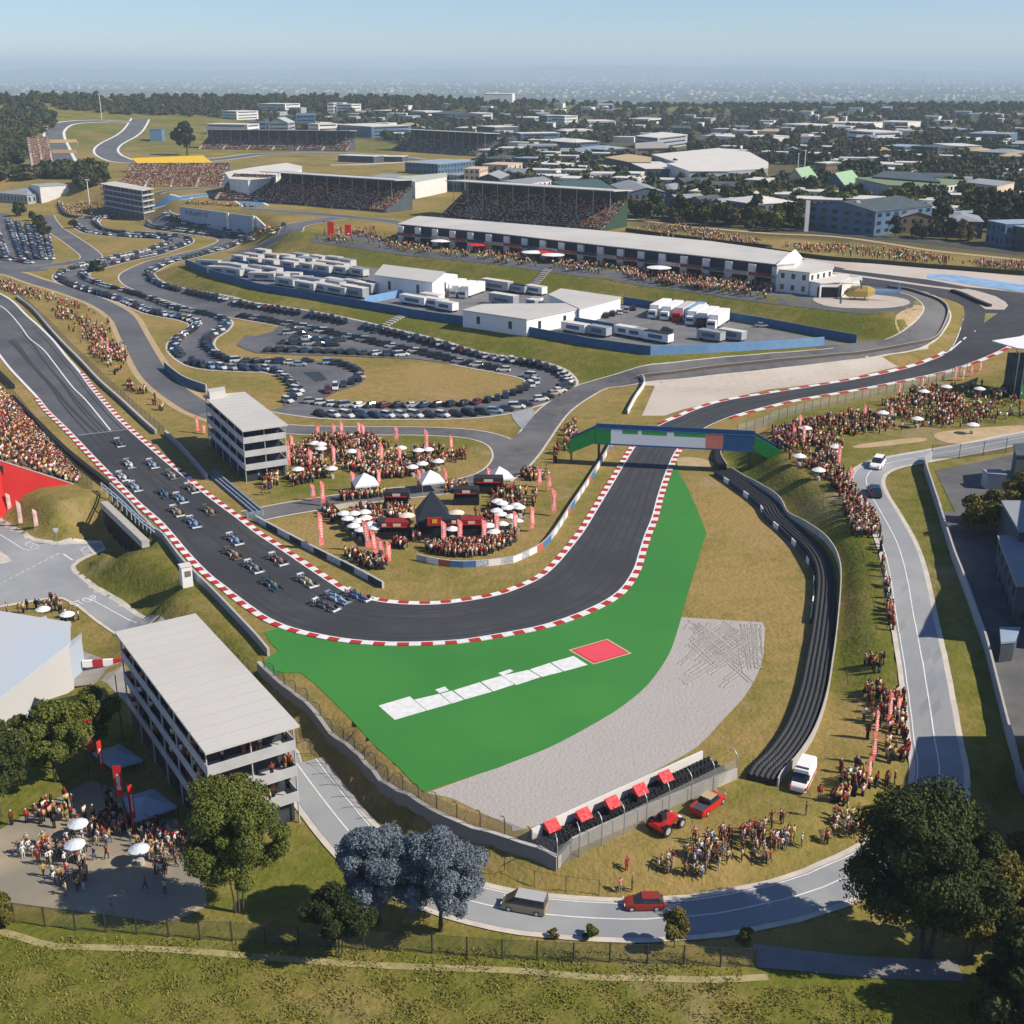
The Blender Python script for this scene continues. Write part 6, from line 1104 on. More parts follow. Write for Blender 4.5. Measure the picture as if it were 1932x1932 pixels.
for x, y in Z4((920, 530), (1000, 595), (1130, 560), (1180, 590), (840, 640), (900, 690), (1060, 725), (1160, 780), (930, 830), (800, 950), (850, 500), (720, 860), (180, 910)): umbrella(x, y, 1.6, None, 'white parasol at the right end of the festival')
for x, y in T('h', (285, 1100), (515, 1240), (240, 1310), (385, 1415), (1180, 825), (1600, 805), (1550, 1075), (870, 985), (1130, 1030), (1350, 790)): umbrella(x, y, 1.8, None, 'white parasol on the right crowd bank')
for x, y in T('b', (545, 1410))+T('c', (160, 1515), (310, 1535), (820, 1690), (1110, 1630))+T('b', (1400, 1430), (1730, 1560), (1800, 1555)): umbrella(x, y, 4.5, None, 'white canopy on the pit terrace', 3.5)
for x, y in T('b', (1190, 1490), (1390, 1505), (1670, 1460), (1880, 1560), (1325, 1395), (1590, 1420), (950, 1430))+T('c', (235, 1515), (635, 1650), (1160, 1720), (85, 1480))+T('a', (0, 0),)[:0]: umbrella(x, y, 4.2, flag_deep, 'red canopy on the pit terrace', 3.5, 'red canopies on the pit terrace')
def peak_tent(px, py, s_, hw, hp, c, lab, rz=.2, name='tent', legm=None, top=1.):
    p = P(px, py); t = thing(name, lab, 'tent', p, rz); MB().add([(-s_, -s_, hw), (s_, -s_, hw), (s_, s_, hw), (-s_, s_, hw), (-.1, 0, hp), (-s_, -s_, hw-.35), (s_, -s_, hw-.35), (s_, s_, hw-.35), (-s_, s_, hw-.35)], [(0, 1, 4), (1, 2, 4), (2, 3, 4), (3, 0, 4), (5, 6, 1, 0), (6, 7, 2, 1), (7, 8, 3, 2), (8, 5, 0, 3)]).build('canopy', c, t, False)
    for a in (-1, 1):
        for b2 in (-1, 1): MB().cyl((a*s_*.96, b2*s_*.96, -.2), (a*s_*.96, b2*s_*.96, hw), .06, n=5).build('leg', legm or steel, t, False)
    return t
for i, (x, y) in enumerate(Z3((675, 400), (1650, 355))+Z4((890, 300))): peak_tent(x, y+2, 2.4, 2.3, 4.3, cloth_white, ['white peaked tent beside the road at the left of the festival', 'white peaked tent at the road edge behind the black tent', 'white peaked tent on the road at the right of the festival'][i], .3)
def kiosk(px, py, wd, dp, h_, frontc, lab, sign=True, rz=0., roofc=None):
    p = P(px, py); t = thing('kiosk', lab, 'kiosk', p, rz, 'festival kiosks'); MB().box((0, dp/2, 0), (wd, dp, h_*.42)).build('counter', black, t, False); MB().box((0, dp/2, h_*.42), (wd*.9, dp*.8, h_*.3)).build('serving_hatch', dark, t, False)
    MB().box((0, dp/2, h_*.72), (wd, dp, h_*.28), top=(.95, .9)).build('fascia', frontc, t, False)
    for a in (-1, 1): MB().box((a*wd*.46, .1, h_*.4), (.1, .1, h_*.34)).build('post', steel_dark, t, False)
    if sign: MB().box((0, -.1, h_*.78), (wd*.3, .08, h_*.16)).build('sign', cloth_cream, t, False); MB().box((0, -.12, h_*.72), (wd*.8, .1, h_*.05)).build('red_trim', flag_deep, t, False)
    return t
blk = M('kiosk_black', (.03, .025, .03)); kred = M('kiosk_red', (.22, .015, .015), (.30, .02, .02), 2.)
for x, y, wd, c_, lab in [(Z3((1140, 650))[0]+(5., blk, 'black kiosk with small sign left of the black peaked tent')), (Z3((1150, 1110))[0]+(4.6, kred, 'dark red kiosk at the front left of the festival')), (Z4((390, 600))[0]+(5., blk, 'black and red kiosk right of the black peaked tent')), (Z4((470, 1070))[0]+(4.2, kred, 'dark red kiosk at the front right of the festival')), (Z4((720, 430))[0]+(6., blk, 'long black counter below the right white tent')), (Z3((960, 1110))[0]+(2.6, blk, 'small black stall left of the front red kiosk')), (Z4((210, 1060))[0]+(2.6, blk, 'small black stall between the front kiosks'))]: kiosk(x, y, wd, 2.6, 3.3, c_, lab)
x, y = Z3((1680, 1040))[0]; tt = peak_tent(x, y, 3.0, 4.0, 8.6, canopy_black, 'tall black peaked tent in the middle of the festival', .12, legm=steel_dark)
MB().box((.15, -3.1, 3.0), (2.6, .3, 1.5)).build('red_fascia', M('fascia_red', (.45, .02, .02)), tt, False); MB().box((.15, -3.3, 3.5), (.9, .1, .7)).build('yellow_sign', yellow, tt, False); MB().box((0, .2, 0), (5.4, 5.2, 2.2)).build('bar_counter', dark, tt, False)
w3 = resample([Vector(P(*q)[:2]) for q in Z3((180, 670), (390, 880), (720, 1220))], 1.5); t = tag(wall(MB(), w3, 1.6, .12, 0, cap=1).build('timber_fence', [black, tan_paint]), 'black fence with pale timber top beside the leaning red flags', 'fence'); w3 = resample([Vector(P(*q)[:2]) for q in Z3((180, 670), (420, 630), (700, 600))], 1.5); tag(wall(MB(), w3, 1.0, .12, 0, cap=1).build('timber_fence', [kerb_stone, tan_paint]), 'low pale fence behind the left festival parasols', 'fence')
for i, (pix, lab) in enumerate([(T('i', (697, 1815), (905, 1750), (1080, 1870), (855, 1932)), 'upper blue-grey canopy against the big stand'), (T('m', (925, 225), (1155, 155), (1340, 290), (1000, 410)), 'lower blue-grey canopy against the big stand')]):
    zt = -5+3.4; fp = [at(x, y, zt) for x, y in pix]; c_ = sum(fp, Vector((0, 0, 0)))/4; t = thing('canopy', lab, 'canopy', (c_.x, c_.y, -3)); mb_ = MB(); mb_.add([v+Vector((0, 0, .0)) for v in fp]+[c_+Vector((0, 0, .9))]+[v-Vector((0, 0, .3)) for v in fp], [(0, 1, 4), (1, 2, 4), (2, 3, 4), (3, 0, 4), (5, 6, 1, 0), (6, 7, 2, 1), (7, 8, 3, 2), (8, 5, 0, 3)]); mb_.build('roof_cloth', M('canopy_blue', (.30, .38, .46)), t)
    for v in fp: MB().cyl((v.x, v.y, -5.3), (v.x, v.y, zt), .07, n=5).build('leg', steel_dark, t)
# small structures
p = P(353, 1105); t = thing('marshal_hut', 'small white marshal hut beside the track wall', 'hut', p, .5); MB().box((0, 0, 0), (1.7, 1.7, 3.6)).build('wall', cloth_white, t, False); MB().box((0, 0, 3.603), (1.9, 1.9, .12)).build('roof', roof_white, t, False); MB().box((.1, -.87, 1.9), (1.0, .06, 1.0)).build('window', M('window_tan', (.2, .15, .12)), t, False)
t = thing('roadside_sign', 'white give-way style sign on a post above the left road', 'sign', P(109, 1030)); MB().cyl((0, 0, 0), (0, 0, 2.6), .05, n=6).build('post', steel, t, False); MB().add([(-.5, 0, 3.6), (.5, 0, 3.6), (.45, 0, 3.1), (0, 0, 2.6), (-.45, 0, 3.1), (-.5, .06, 3.6), (.5, .06, 3.6), (.45, .06, 3.1), (0, .06, 2.6), (-.45, .06, 3.1)], [(0, 1, 2, 3, 4)[::-1], (5, 6, 7, 8, 9), (0, 5, 6, 1), (1, 6, 7, 2), (2, 7, 8, 3), (3, 8, 9, 4), (4, 9, 5, 0)]).build('sign_plate', cloth_white, t, False)
t = thing('track_barrier', 'short red and white block barrier across the yard entrance', 'barrier', P(205, 1255), .12)
for k in range(5): MB().box((-3.+k*1.5, 0, 0), (1.46, .6, 1.0), top=(1, .7)).build('block', [cloth_white, red_paint][k % 2], t, False)
t = thing('lamp_mast', 'tall thin dark mast beside the big hospitality stand', 'mast', P(232, 1395)); MB().cyl((0, 0, 0), (0, 0, 9.5), .07, n=6).build('pole', steel_dark, t, False)
for x, y0, y1, lab in [(192, 178, 225, 'tall white mast behind the far left bend'), (170, 340, 395, 'floodlight mast left of the dark tower'), (1517, 285, 325, 'floodlight mast beside the white warehouse'), (1505, 290, 320, 'thin mast left of the floodlight by the warehouse')]:
    p = P(x, y1); h_ = height_at(p, y0); t = thing('light_mast', lab, 'light mast', p); r_ = .25+h_*.008; MB().cyl((0, 0, 0), (0, 0, h_), r_, r_*.7, n=6).build('pole', cloth_white, t, False); MB().box((0, 0, h_), (h_*.13, .6, h_*.03)).build('lamp_head', cloth_white, t, False)
for x0, x1, y in ((75, 147, 267), (98, 145, 286), (110, 142, 322)):
    a, b_ = P(x0, y+10), P(x1, y+10); t = thing('gantry', ['wide pale orange gantry over the far left straight', 'narrow pale orange gantry over the far left straight', 'low pale orange gantry nearest the blue stand'][{75: 0, 98: 1, 110: 2}[x0]], 'gantry', a); h_ = height_at(a, y-3)
    d_ = (b_-a); rz = math.atan2(d_.y, d_.x); m2 = (a+b_)/2; MB().box((m2.x, m2.y, a.z+h_*.55), (math.hypot(d_.x, d_.y), 1., h_*.45), rz).build('beam', M('gantry_tan', (.62, .40, .18)), t)
    for q in (a, b_): MB().box((q.x, q.y, q.z), (1.2, 1.2, h_*.6), rz).build('leg', steel, t)
# ------------------------------------------------ people
def figure(pose):
    """one continuous skinned body; returns mesh with slots 0 top, 1 trousers, 2 skin, 3 hair, 4 shoes"""
    st = pose != 'sit'; hz = .93 if st else .45
    J = [(0, 0, hz, .135), (0, 0, hz+.2, .125), (0, -.01, hz+.42, .155), (0, 0, hz+.56, .06), (0, -.02, hz+.63, .055), (0, -.02, hz+.74, .098), (0, -.015, hz+.82, .085)]; E = [(0, 1), (1, 2), (2, 3), (3, 4), (4, 5), (5, 6)]
    def chain(root, pts):
        k = root
        for p in pts: J.append(p); E.append((k, len(J)-1)); k = len(J)-1
    if pose == 'walk': legs = [[(-.09, 0, .85, .095), (-.1, -.16, .48, .065), (-.1, -.10, .09, .042), (-.1, -.25, .04, .04)], [(.09, 0, .85, .095), (.1, .08, .48, .065), (.1, .30, .14, .042), (.1, .18, .04, .04)]]
    elif st: legs = [[(-.1, 0, .85, .098), (-.11, -.01, .48, .066), (-.12, .01, .09, .044), (-.13, -.13, .04, .042)], [(.1, 0, .85, .098), (.11, -.02, .48, .066), (.12, .01, .09, .044), (.13, -.13, .04, .042)]]
    else: legs = [[(-.1, -.06, .42, .095), (-.12, -.44, .45, .068), (-.12, -.50, .08, .044), (-.12, -.62, .04, .04)], [(.1, -.06, .42, .095), (.12, -.44, .45, .068), (.12, -.50, .08, .044), (.12, -.62, .04, .04)]]
    sh = hz+.47
    arms = {'stand': [[(-.2, 0, sh, .06), (-.26, .03, sh-.28, .045), (-.25, -.08, sh-.52, .034), (-.24, -.11, sh-.6, .038)], [(.2, 0, sh, .06), (.26, .03, sh-.28, .045), (.25, -.08, sh-.52, .034), (.24, -.11, sh-.6, .038)]],
            'hips': [[(-.2, 0, sh, .06), (-.36, .06, sh-.22, .045), (-.2, -.08, sh-.42, .034), (-.15, -.1, sh-.44, .036)], [(.2, 0, sh, .06), (.30, -.08, sh-.2, .045), (.16, -.26, sh-.05, .034), (.10, -.3, sh+.06, .038)]],
            'wave': [[(-.2, 0, sh, .06), (-.34, -.04, sh+.16, .045), (-.26, -.08, sh+.42, .034), (-.25, -.09, sh+.5, .038)], [(.2, 0, sh, .06), (.27, .02, sh-.27, .045), (.25, -.14, sh-.48, .034), (.24, -.18, sh-.54, .038)]]}
    arms['walk'] = [[(-.2, 0, sh, .06), (-.26, .12, sh-.26, .045), (-.25, .05, sh-.5, .034), (-.24, .02, sh-.57, .038)], [(.2, 0, sh, .06), (.26, -.10, sh-.26, .045), (.25, -.30, sh-.42, .034), (.24, -.36, sh-.44, .038)]]; arms['sit'] = [[(-.2, 0, sh, .06), (-.25, -.1, sh-.26, .045), (-.16, -.33, sh-.36, .034), (-.14, -.4, sh-.36, .038)], [(.2, 0, sh, .06), (.25, -.1, sh-.26, .045), (.16, -.33, sh-.36, .034), (.14, -.4, sh-.36, .038)]]
    for lg in legs: chain(0, lg)
    for ar in arms[pose]: chain(2, ar)
    me = bpy.data.meshes.new('body'); me.from_pydata([j[:3] for j in J], E, []); o = bpy.data.objects.new('body', me); COL.objects.link(o)
    md = o.modifiers.new('s', 'SKIN'); md.use_smooth_shade = True; me.skin_vertices.new() if not me.skin_vertices else None
    for i, j in enumerate(J): me.skin_vertices[0].data[i].radius = (j[3], j[3]*(.72 if 1 <= i <= 2 or i == 0 else 1)); me.skin_vertices[0].data[i].use_root = (i == 0)
    sb = o.modifiers.new('b', 'SUBSURF'); sb.levels = 1; sb.render_levels = 1
    bpy.context.view_layer.update(); m2 = bpy.data.meshes.new_from_object(o.evaluated_get(bpy.context.evaluated_depsgraph_get())); bpy.data.objects.remove(o)
    for k in range(5): m2.materials.append([cloth_white, steel_dark, skin, hair, black][k])
    hd = hz+.63; mi = []
    for p in m2.polygons:
        c = p.center; ax = abs(c.x)
        if c.z > hd: k = 3 if (c.z > hd+.15 or c.y > -.0) else 2
        elif c.z > hz+.545 and ax < .1: k = 2
        elif c.z < .075: k = 4
        elif ax > .185 and ((pose != 'wave' and c.z < sh-.22 and c.z > sh-.75) or (pose == 'wave' and (c.z > sh+.12 or c.z < sh-.24))): k = 2
        elif pose in ('sit', 'hips') and c.y < -.17 and c.z > hz+.08: k = 2
        elif c.z < hz+.06: k = 1
        else: k = 0
        mi.append(k)
    m2.polygons.foreach_set('material_index', mi); m2.polygons.foreach_set('use_smooth', [True]*len(mi)); m2.update(); return m2
FIG = {k: figure(k) for k in ('stand', 'hips', 'walk', 'wave', 'sit')}
TOPS = [('red', (.42, .02, .02), 12), ('dark red', (.22, .012, .012), 8), ('white', (.72, .70, .68), 22), ('black', (.015, .015, .018), 14), ('cream', (.66, .48, .28), 16), ('grey', (.25, .25, .26), 7), ('navy', (.02, .035, .09), 6), ('pale blue', (.35, .48, .62), 4), ('mustard', (.55, .33, .06), 8), ('pink', (.68, .28, .25), 4), ('brown', (.24, .13, .06), 9)]
BOTS = [('dark', (.02, .02, .025), 40), ('blue', (.05, .09, .17), 22), ('khaki', (.36, .28, .17), 16), ('grey', (.18, .18, .19), 10), ('white', (.62, .60, .58), 6)]
HAIR = [(.015, .01, .008), (.05, .03, .015), (.12, .08, .04), (.5, .48, .45), (.45, .03, .03)]
# spots near the camera: each person an object
people = []
def inside(poly, x, y):
    c = False; n = len(poly)
    for i in range(n):
        x1, y1 = poly[i]; x2, y2 = poly[(i+1) % n]
        if (y1 > y) != (y2 > y) and x < (x2-x1)*(y-y1)/(y2-y1)+x1: c = not c
    return c
def scatter(poly, n, clump=0, csz=26., seed=1, mind=.55):
    rs = random.Random(seed); xs = [p[0] for p in poly]; ys = [p[1] for p in poly]; out = []; cc = []
    for _ in range(clump):
        for _ in range(50):
            x, y = rs.uniform(min(xs), max(xs)), rs.uniform(min(ys), max(ys))
            if inside(poly, x, y): cc.append((x, y)); break
    tries = 0; occ = {}
    while len(out) < n and tries < n*30:
        tries += 1
        if cc and rs.random() < .9: c = rs.choice(cc); x, y = rs.gauss(c[0], csz), rs.gauss(c[1], csz*.42)
        else: x, y = rs.uniform(min(xs), max(xs)), rs.uniform(min(ys), max(ys))
        if not inside(poly, x, y): continue
        p = P(x, y); k = (int(p.x/mind), int(p.y/mind))
        if k in occ: continue
        occ[k] = 1; out.append(p)
    return out
def crowdzone(poly, n, desc, clump=0, csz=26., seed=1, red=0, poses=('stand', 'hips', 'walk', 'stand', 'wave'), face=None):
    for p in scatter(poly, n, clump, csz, seed): people.append((p, desc, red, poses, face))
pl_ = T('m', (0, 560), (60, 430), (270, 370), (520, 190), (640, 130), (880, 200), (960, 420), (1250, 420), (1480, 600), (1500, 760), (1250, 760), (900, 640), (760, 620), (680, 640), (660, 1000), (600, 1060), (380, 1040), (200, 1050), (0, 880))
crowdzone(pl_, 190, 'on the paved square', 9, 26, 3, 1); crowdzone(T('m', (1080, 800), (1350, 760), (1400, 850), (1300, 960), (1200, 1060), (1100, 950)), 9, 'in tree shade on the square', 2, 10, 4)
crowdzone(T('m', (640, 130), (860, 190), (980, 430), (900, 520), (700, 400)), 20, 'under canopies beside the stand', 3, 14, 5); people.append((P(*T('m', (850, 1105))[0]), 'alone near the mesh fence', 0, ('stand',), None)); people.append((P(*T('m', (715, 700))[0]), 'alone between the parasols', 1, ('walk',), None)); people.append((P(*T('m', (808, 690))[0]), 'walking between the parasols', 0, ('walk',), None))
crowdzone(T('o', (1080, 780), (1240, 700), (1240, 800), (1130, 830)), 6, 'on grass above the road', 2, 8, 8, 0); crowdzone(T('o', (1300, 560), (1650, 500), (1700, 620), (1640, 830), (1480, 860), (1300, 850)), 44, 'above the front road', 5, 15, 9, 0)
crowdzone(T('o', (1690, 500), (1932, 470), (1932, 740), (1690, 760))+[], 28, 'below the red tractor', 4, 13, 10, 0); crowdzone(T('p', (0, 400), (180, 390), (200, 560), (0, 740)), 22, 'left of the dark tree', 3, 10, 11); crowdzone(T('p', (370, 450), (470, 470), (460, 650), (370, 640)), 4, 'in the small bend group', 1, 8, 12)
crowdzone(T('p', (460, 250), (720, 150), (720, 520), (500, 560)), 38, 'between ambulance and dark tree', 5, 12, 13, 1); crowdzone(T('p', (500, 0), (1000, 0), (960, 150), (560, 190)), 30, 'around the lowest red flag', 4, 16, 14, 1); crowdzone(T('l', (700, 1330), (1010, 1350), (1060, 1900), (560, 1900), (700, 1600)), 80, 'in the right flag crowd', 9, 15, 15, 1); crowdzone(T('l', (700, 1050), (930, 1080), (860, 1260), (700, 1270)), 11, 'above the right flag crowd', 3, 10, 16, 1)
people += [(P(*q), d, 0, ('stand',), None) for q, d in ((T('p', (250, 600))[0], 'alone above the front road bend'), (T('p', (560, 100))[0], 'in white near the ambulance'), (T('p', (285, 360))[0], 'standing below the ambulance'), (T('p', (385, 240))[0], 'beside the ambulance'), (T('o', (865, 780))[0], 'in a long red coat above the road'), (T('o', (815, 940))[0], 'with a white bag'), (T('o', (905, 930))[0], 'in dark clothes'), (T('o', (1830, 480))[0], 'standing uphill of the crowd'))]
crowdzone(T('i', (50, 760), (160, 670), (420, 660), (640, 850), (620, 890), (300, 790)), 26, 'behind the warehouse', 4, 14, 17, 1)
crowd_mat.use_nodes = True
Pl = [q for q in sorted(people, key=lambda r: r[0].y)]; ind, rest = Pl[:297], Pl[297:]
rs = random.Random(5); cache = {}
for i, (p, desc, red, poses, face) in enumerate(ind):
    pose = rs.choice(poses); tn, tc_, _ = rs.choices(TOPS, [t[2]*(1.2 if red and 'red' in t[0] else 1) for t in TOPS])[0]; bn, bc, _ = rs.choices(BOTS, [t[2] for t in BOTS])[0]; hc = rs.choice(HAIR[:3]+HAIR)
    if 'long red coat' in desc: tn, tc_, bn, bc = 'red', (.4, .02, .03), 'red', (.4, .02, .03)
    if desc == 'in white near the ambulance': tn, tc_ = 'white', (.75, .75, .74)
    if desc == 'in dark clothes': tn, tc_ = 'black', (.02, .02, .03)
    o = bpy.data.objects.new('person', FIG[pose]); COL.objects.link(o); s_ = rs.uniform(1.0, 1.14); o.location = p+Vector((0, 0, .07)); o.rotation_euler = (0, 0, rs.uniform(0, 6.28)); o.scale = (s_*1.06, s_*1.06, s_)
    setmat(o, 0, paint(tc_)); setmat(o, 1, paint(bc)); setmat(o, 3, paint(hc)); tag(o, 'person in %s top and %s trousers %s' % (tn, bn, desc), 'person', 'spectators near the front')
print('people', len(people), 'ind', len(ind))
# the far crowd
SK = (.30, .17, .11); sl1, sl2, sl3 = slot(1), slot(2), slot(3)
tb = TB(); tb.box((-.09, 0, 0), (.14, .17, .85), sl2, top=(1.1, 1.1)); tb.box((.09, 0, 0), (.14, .17, .85), sl2, top=(1.1, 1.1)); tb.box((0, 0, .83), (.34, .22, .6), sl1, top=(1.15, .9)); tb.box((-.24, 0, .86), (.09, .11, .54), sl1, top=(1.2, 1.2)); tb.box((.24, 0, .86), (.09, .11, .54), sl1, top=(1.2, 1.2)); tb.box((0, -.01, 1.46), (.15, .17, .13), SK, top=(1.2, 1.2)); tb.box((0, .01, 1.59), (.19, .2, .14), sl3, top=(.7, .7)); TS = tb.out()
tb = TB(); tb.box((-.1, -.25, .32), (.15, .5, .16), sl2); tb.box((.1, -.25, .32), (.15, .5, .16), sl2); tb.box((-.1, -.47, 0), (.13, .13, .4), sl2); tb.box((.1, -.47, 0), (.13, .13, .4), sl2); tb.box((0, 0, .35), (.34, .22, .58), sl1, top=(1.15, .9)); tb.box((-.23, -.06, .4), (.09, .16, .5), sl1); tb.box((.23, -.06, .4), (.09, .16, .5), sl1); tb.box((0, -.01, .96), (.15, .17, .12), SK, top=(1.2, 1.2)); tb.box((0, .01, 1.08), (.19, .2, .13), sl3, top=(.7, .7)); TSIT = tb.out()
rc = random.Random(9); pl3 = []
CT = [((.34, .03, .02), 16), ((.16, .02, .013), 16), ((.66, .44, .24), 18), ((.78, .70, .58), 15), ((.02, .02, .022), 17), ((.32, .17, .07), 15), ((.03, .05, .1), 3), ((.58, .27, .15), 9), ((.48, .33, .10), 9)]
CT2 = [((.50, .13, .04), 22), ((.24, .06, .025), 16), ((.78, .58, .38), 19), ((.75, .68, .58), 13), ((.03, .03, .03), 13), ((.60, .28, .09), 18)]
def addp(k, x, y, z, rot, pal, s_=1.12): c = rc.choices(pal, [q[1] for q in pal])[0][0]; c = tuple(v*rc.uniform(.75, 1.2) for v in c); pl3.append((k, x, y, z, rot, s_, s_*rc.uniform(.93, 1.05), {1: c, 2: rc.choice([(.02, .02, .025), (.04, .06, .11), (.25, .2, .13), (.02, .02, .02)]), 3: rc.choice([(.015, .01, .008), (.04, .025, .015), (.5, .45, .4), (.3, .02, .02)])}))
for p, desc, red, poses, face in rest: addp(0, p.x, p.y, p.z+.08, rc.uniform(0, 6.3), CT)
for x, y, z, hd in SEATS:
    if y < 350: addp(1 if rc.random() < .6 else 0, x, y, z, hd+rc.uniform(-.3, .3)+math.pi, CT if y < 350 else CT2)
    else: addp(1, x, y, z, hd+math.pi, CT2, 1.15)
def zone(poly, n, clump=0, csz=20, seed=1, sit=.2, pal=CT):
    for p in scatter(poly, n, clump, csz, seed): addp(1 if rc.random() < sit else 0, p.x, p.y, p.z+.05, rc.uniform(0, 6.3), pal)
OV = T('f', (230, 1260), (560, 1190), (850, 1200), (940, 1240), (1560, 1300), (1610, 1350), (1400, 1400), (1100, 1510), (850, 1490), (700, 1440), (500, 1490), (300, 1590), (235, 1500))
zone(OV, 620, 34, 15, 21, .15); zone(T('f', (380, 1190), (900, 1200), (900, 1300), (560, 1280)), 90, 5, 12, 22); zone(T('f', (650, 1400), (1300, 1390), (1200, 1480), (900, 1510)), 130, 5, 14, 122); zone(T('f', (0, 1500), (160, 1480), (180, 1560), (60, 1640), (0, 1600)), 45, 3, 8, 23); zone(T('f', (220, 1280), (480, 1300), (460, 1500), (280, 1580), (240, 1450)), 120, 5, 10, 123)
zone(Z3((240, 500), (950, 440), (960, 480), (300, 560)), 48, 0, 9, 24, 0); zone(Z3((40, 620), (240, 700), (250, 900), (60, 820)), 26, 2, 8, 25); zone(Z3((330, 1240), (1000, 1480), (980, 1560), (740, 1560), (320, 1340)), 62, 5, 9, 26, .5)
zone(Z3((320, 640), (900, 640), (980, 950), (560, 960)), 85, 8, 10, 27, .3); zone(Z3((1000, 640), (1420, 640), (1500, 1000), (1320, 1150), (1250, 900), (1000, 800)), 60, 5, 9, 28); zone(Z3((1100, 1150), (1300, 1220), (1280, 1290), (1080, 1220)), 24, 2, 6, 29); zone(Z3((1380, 1000), (1760, 1010), (1750, 1180), (1380, 1170)), 34, 3, 7, 30)
zone(Z4((0, 1230), (520, 1180), (1140, 1060), (1150, 1160), (700, 1350), (300, 1390), (0, 1360)), 185, 0, 14, 31, 0); zone(Z3((1550, 1230), (1932, 1240), (1932, 1370), (1650, 1320)), 40, 0, 9, 32, 0); zone(Z4((60, 330), (420, 320), (400, 430), (80, 430)), 34, 0, 8, 33, 0); zone(Z4((760, 420), (1400, 380), (1280, 560), (1250, 760), (900, 820), (700, 700)), 110, 8, 10, 34, .3); zone(Z4((1210, 150), (1640, 90), (1620, 220), (1200, 260)), 50, 3, 8, 35, 0); zone(Z4((1380, 450), (1450, 450), (1420, 640), (1360, 620)), 14, 0, 5, 36, 0); zone(Z4((440, 700), (720, 760), (900, 900), (640, 1020)), 36, 3, 8, 37, .2)
zone(T('g', (400, 1130), (480, 1080), (500, 1200), (440, 1300), (390, 1290)), 60, 0, 6, 38, 0); zone(T('g', (320, 1290), (400, 1260), (330, 1390), (300, 1400)), 10, 0, 5, 39, 0)
zone(T('e', (0, 0), (150, 40), (520, 170), (640, 200), (560, 240), (330, 160), (100, 110), (0, 60)), 170, 12, 12, 40, .5); zone(T('e', (380, 230), (760, 200), (860, 380), (960, 560), (1000, 640), (880, 730), (700, 590), (520, 400)), 300, 22, 12, 41, .4); zone(T('e', (920, 760), (1140, 860), (1150, 890), (1000, 880)), 26, 3, 6, 42); zone(T('e', (1140, 880), (1250, 960), (1240, 1010), (1150, 940)), 7, 2, 4, 43, 0)
HB = T('h', (0, 1130), (230, 1090), (640, 1010), (1100, 860), (1300, 790), (1500, 760), (1932, 880), (1932, 1060), (1500, 1110), (1100, 1130), (700, 1190), (560, 1160), (560, 1400), (520, 1480), (250, 1420), (40, 1280))
zone(HB, 820, 60, 15, 44, .5); zone(T('h', (20, 1150), (250, 1120), (560, 1280), (560, 1450), (250, 1330), (40, 1280)), 150, 8, 11, 45, .1); zone(T('h', (250, 1370), (560, 1450), (830, 1860), (840, 1932), (640, 1932), (520, 1600)), 260, 0, 12, 46, .1); zone(T('l', (620, 0), (800, 0), (830, 100), (780, 220), (720, 170)), 60, 0, 6, 47, .1); zone(T('l', (850, 180), (960, 900), (900, 900), (830, 200)), 34, 0, 4, 48, .1)
zone(T('h', (1080, 850), (1500, 780), (1500, 920), (1000, 960)), 110, 6, 10, 145, .5)
zone(T('d', (30, 1470), (480, 1480), (900, 1500), (1400, 1580), (1932, 1620), (1932, 1690), (1300, 1620), (700, 1570), (300, 1530)), 430, 30, 14, 49, .3, CT2); zone(T('c', (800, 1350), (1100, 1310), (1500, 1360), (1880, 1440), (1850, 1480), (1200, 1430)), 260, 20, 10, 50, .3, CT2)
PA = [(585, 452), (700, 440), (760, 455), (940, 466), (1130, 487), (1300, 506), (1466, 530), (1449, 566), (1341, 550), (1141, 521), (966, 499), (863, 487), (733, 472)]
zone(PA, 1300, 90, 12, 51, .05, CT2); zone(T('a', (450, 1200), (600, 1140), (700, 1150), (1000, 1210), (960, 1250), (520, 1250)), 190, 0, 8, 52, .2, CT2); zone(T('b', (400, 1300), (600, 1300), (900, 1350), (900, 1400), (500, 1400)), 60, 4, 8, 53, 0, CT2); zone(T('a', (1380, 1290), (1932, 1345), (1932, 1370), (1400, 1310)), 70, 0, 8, 54, 0, CT2); zone(T('b', (0, 1350), (150, 1345), (60, 1400), (0, 1390)), 40, 0, 5, 55, 0, CT2)
zone(T('a', (1400, 1150), (1932, 1185), (1932, 1195), (1400, 1165)), 90, 0, 8, 56, 0, CT2)
# people on the stand balconies
ed_, zg_, fh_ = BIGF; n = len(ed_); cxb, cyb = sum(q[0] for q in ed_)/n, sum(q[1] for q in ed_)/n
for fl in range(1, 4):
    for i in range(n):
        a, b2 = Vector(ed_[i]), Vector(ed_[(i+1) % n])
        for _ in range(int((b2-a).length*.7)):
            q = a.lerp(b2, rc.random()); d_ = Vector((cxb, cyb))-q; q = q+d_.normalized()*rc.uniform(.6, 2.2); addp(0, q.x, q.y, zg_+fl*fh_+.15, rc.uniform(0, 6.3), CT2)
tag(inst('crowd', [TS, TSIT], pl3, crowd_mat), 'dense crowds of spectators on banks, lawns, terraces and grandstands', 'crowd', kind='stuff'); print('crowd', len(pl3))
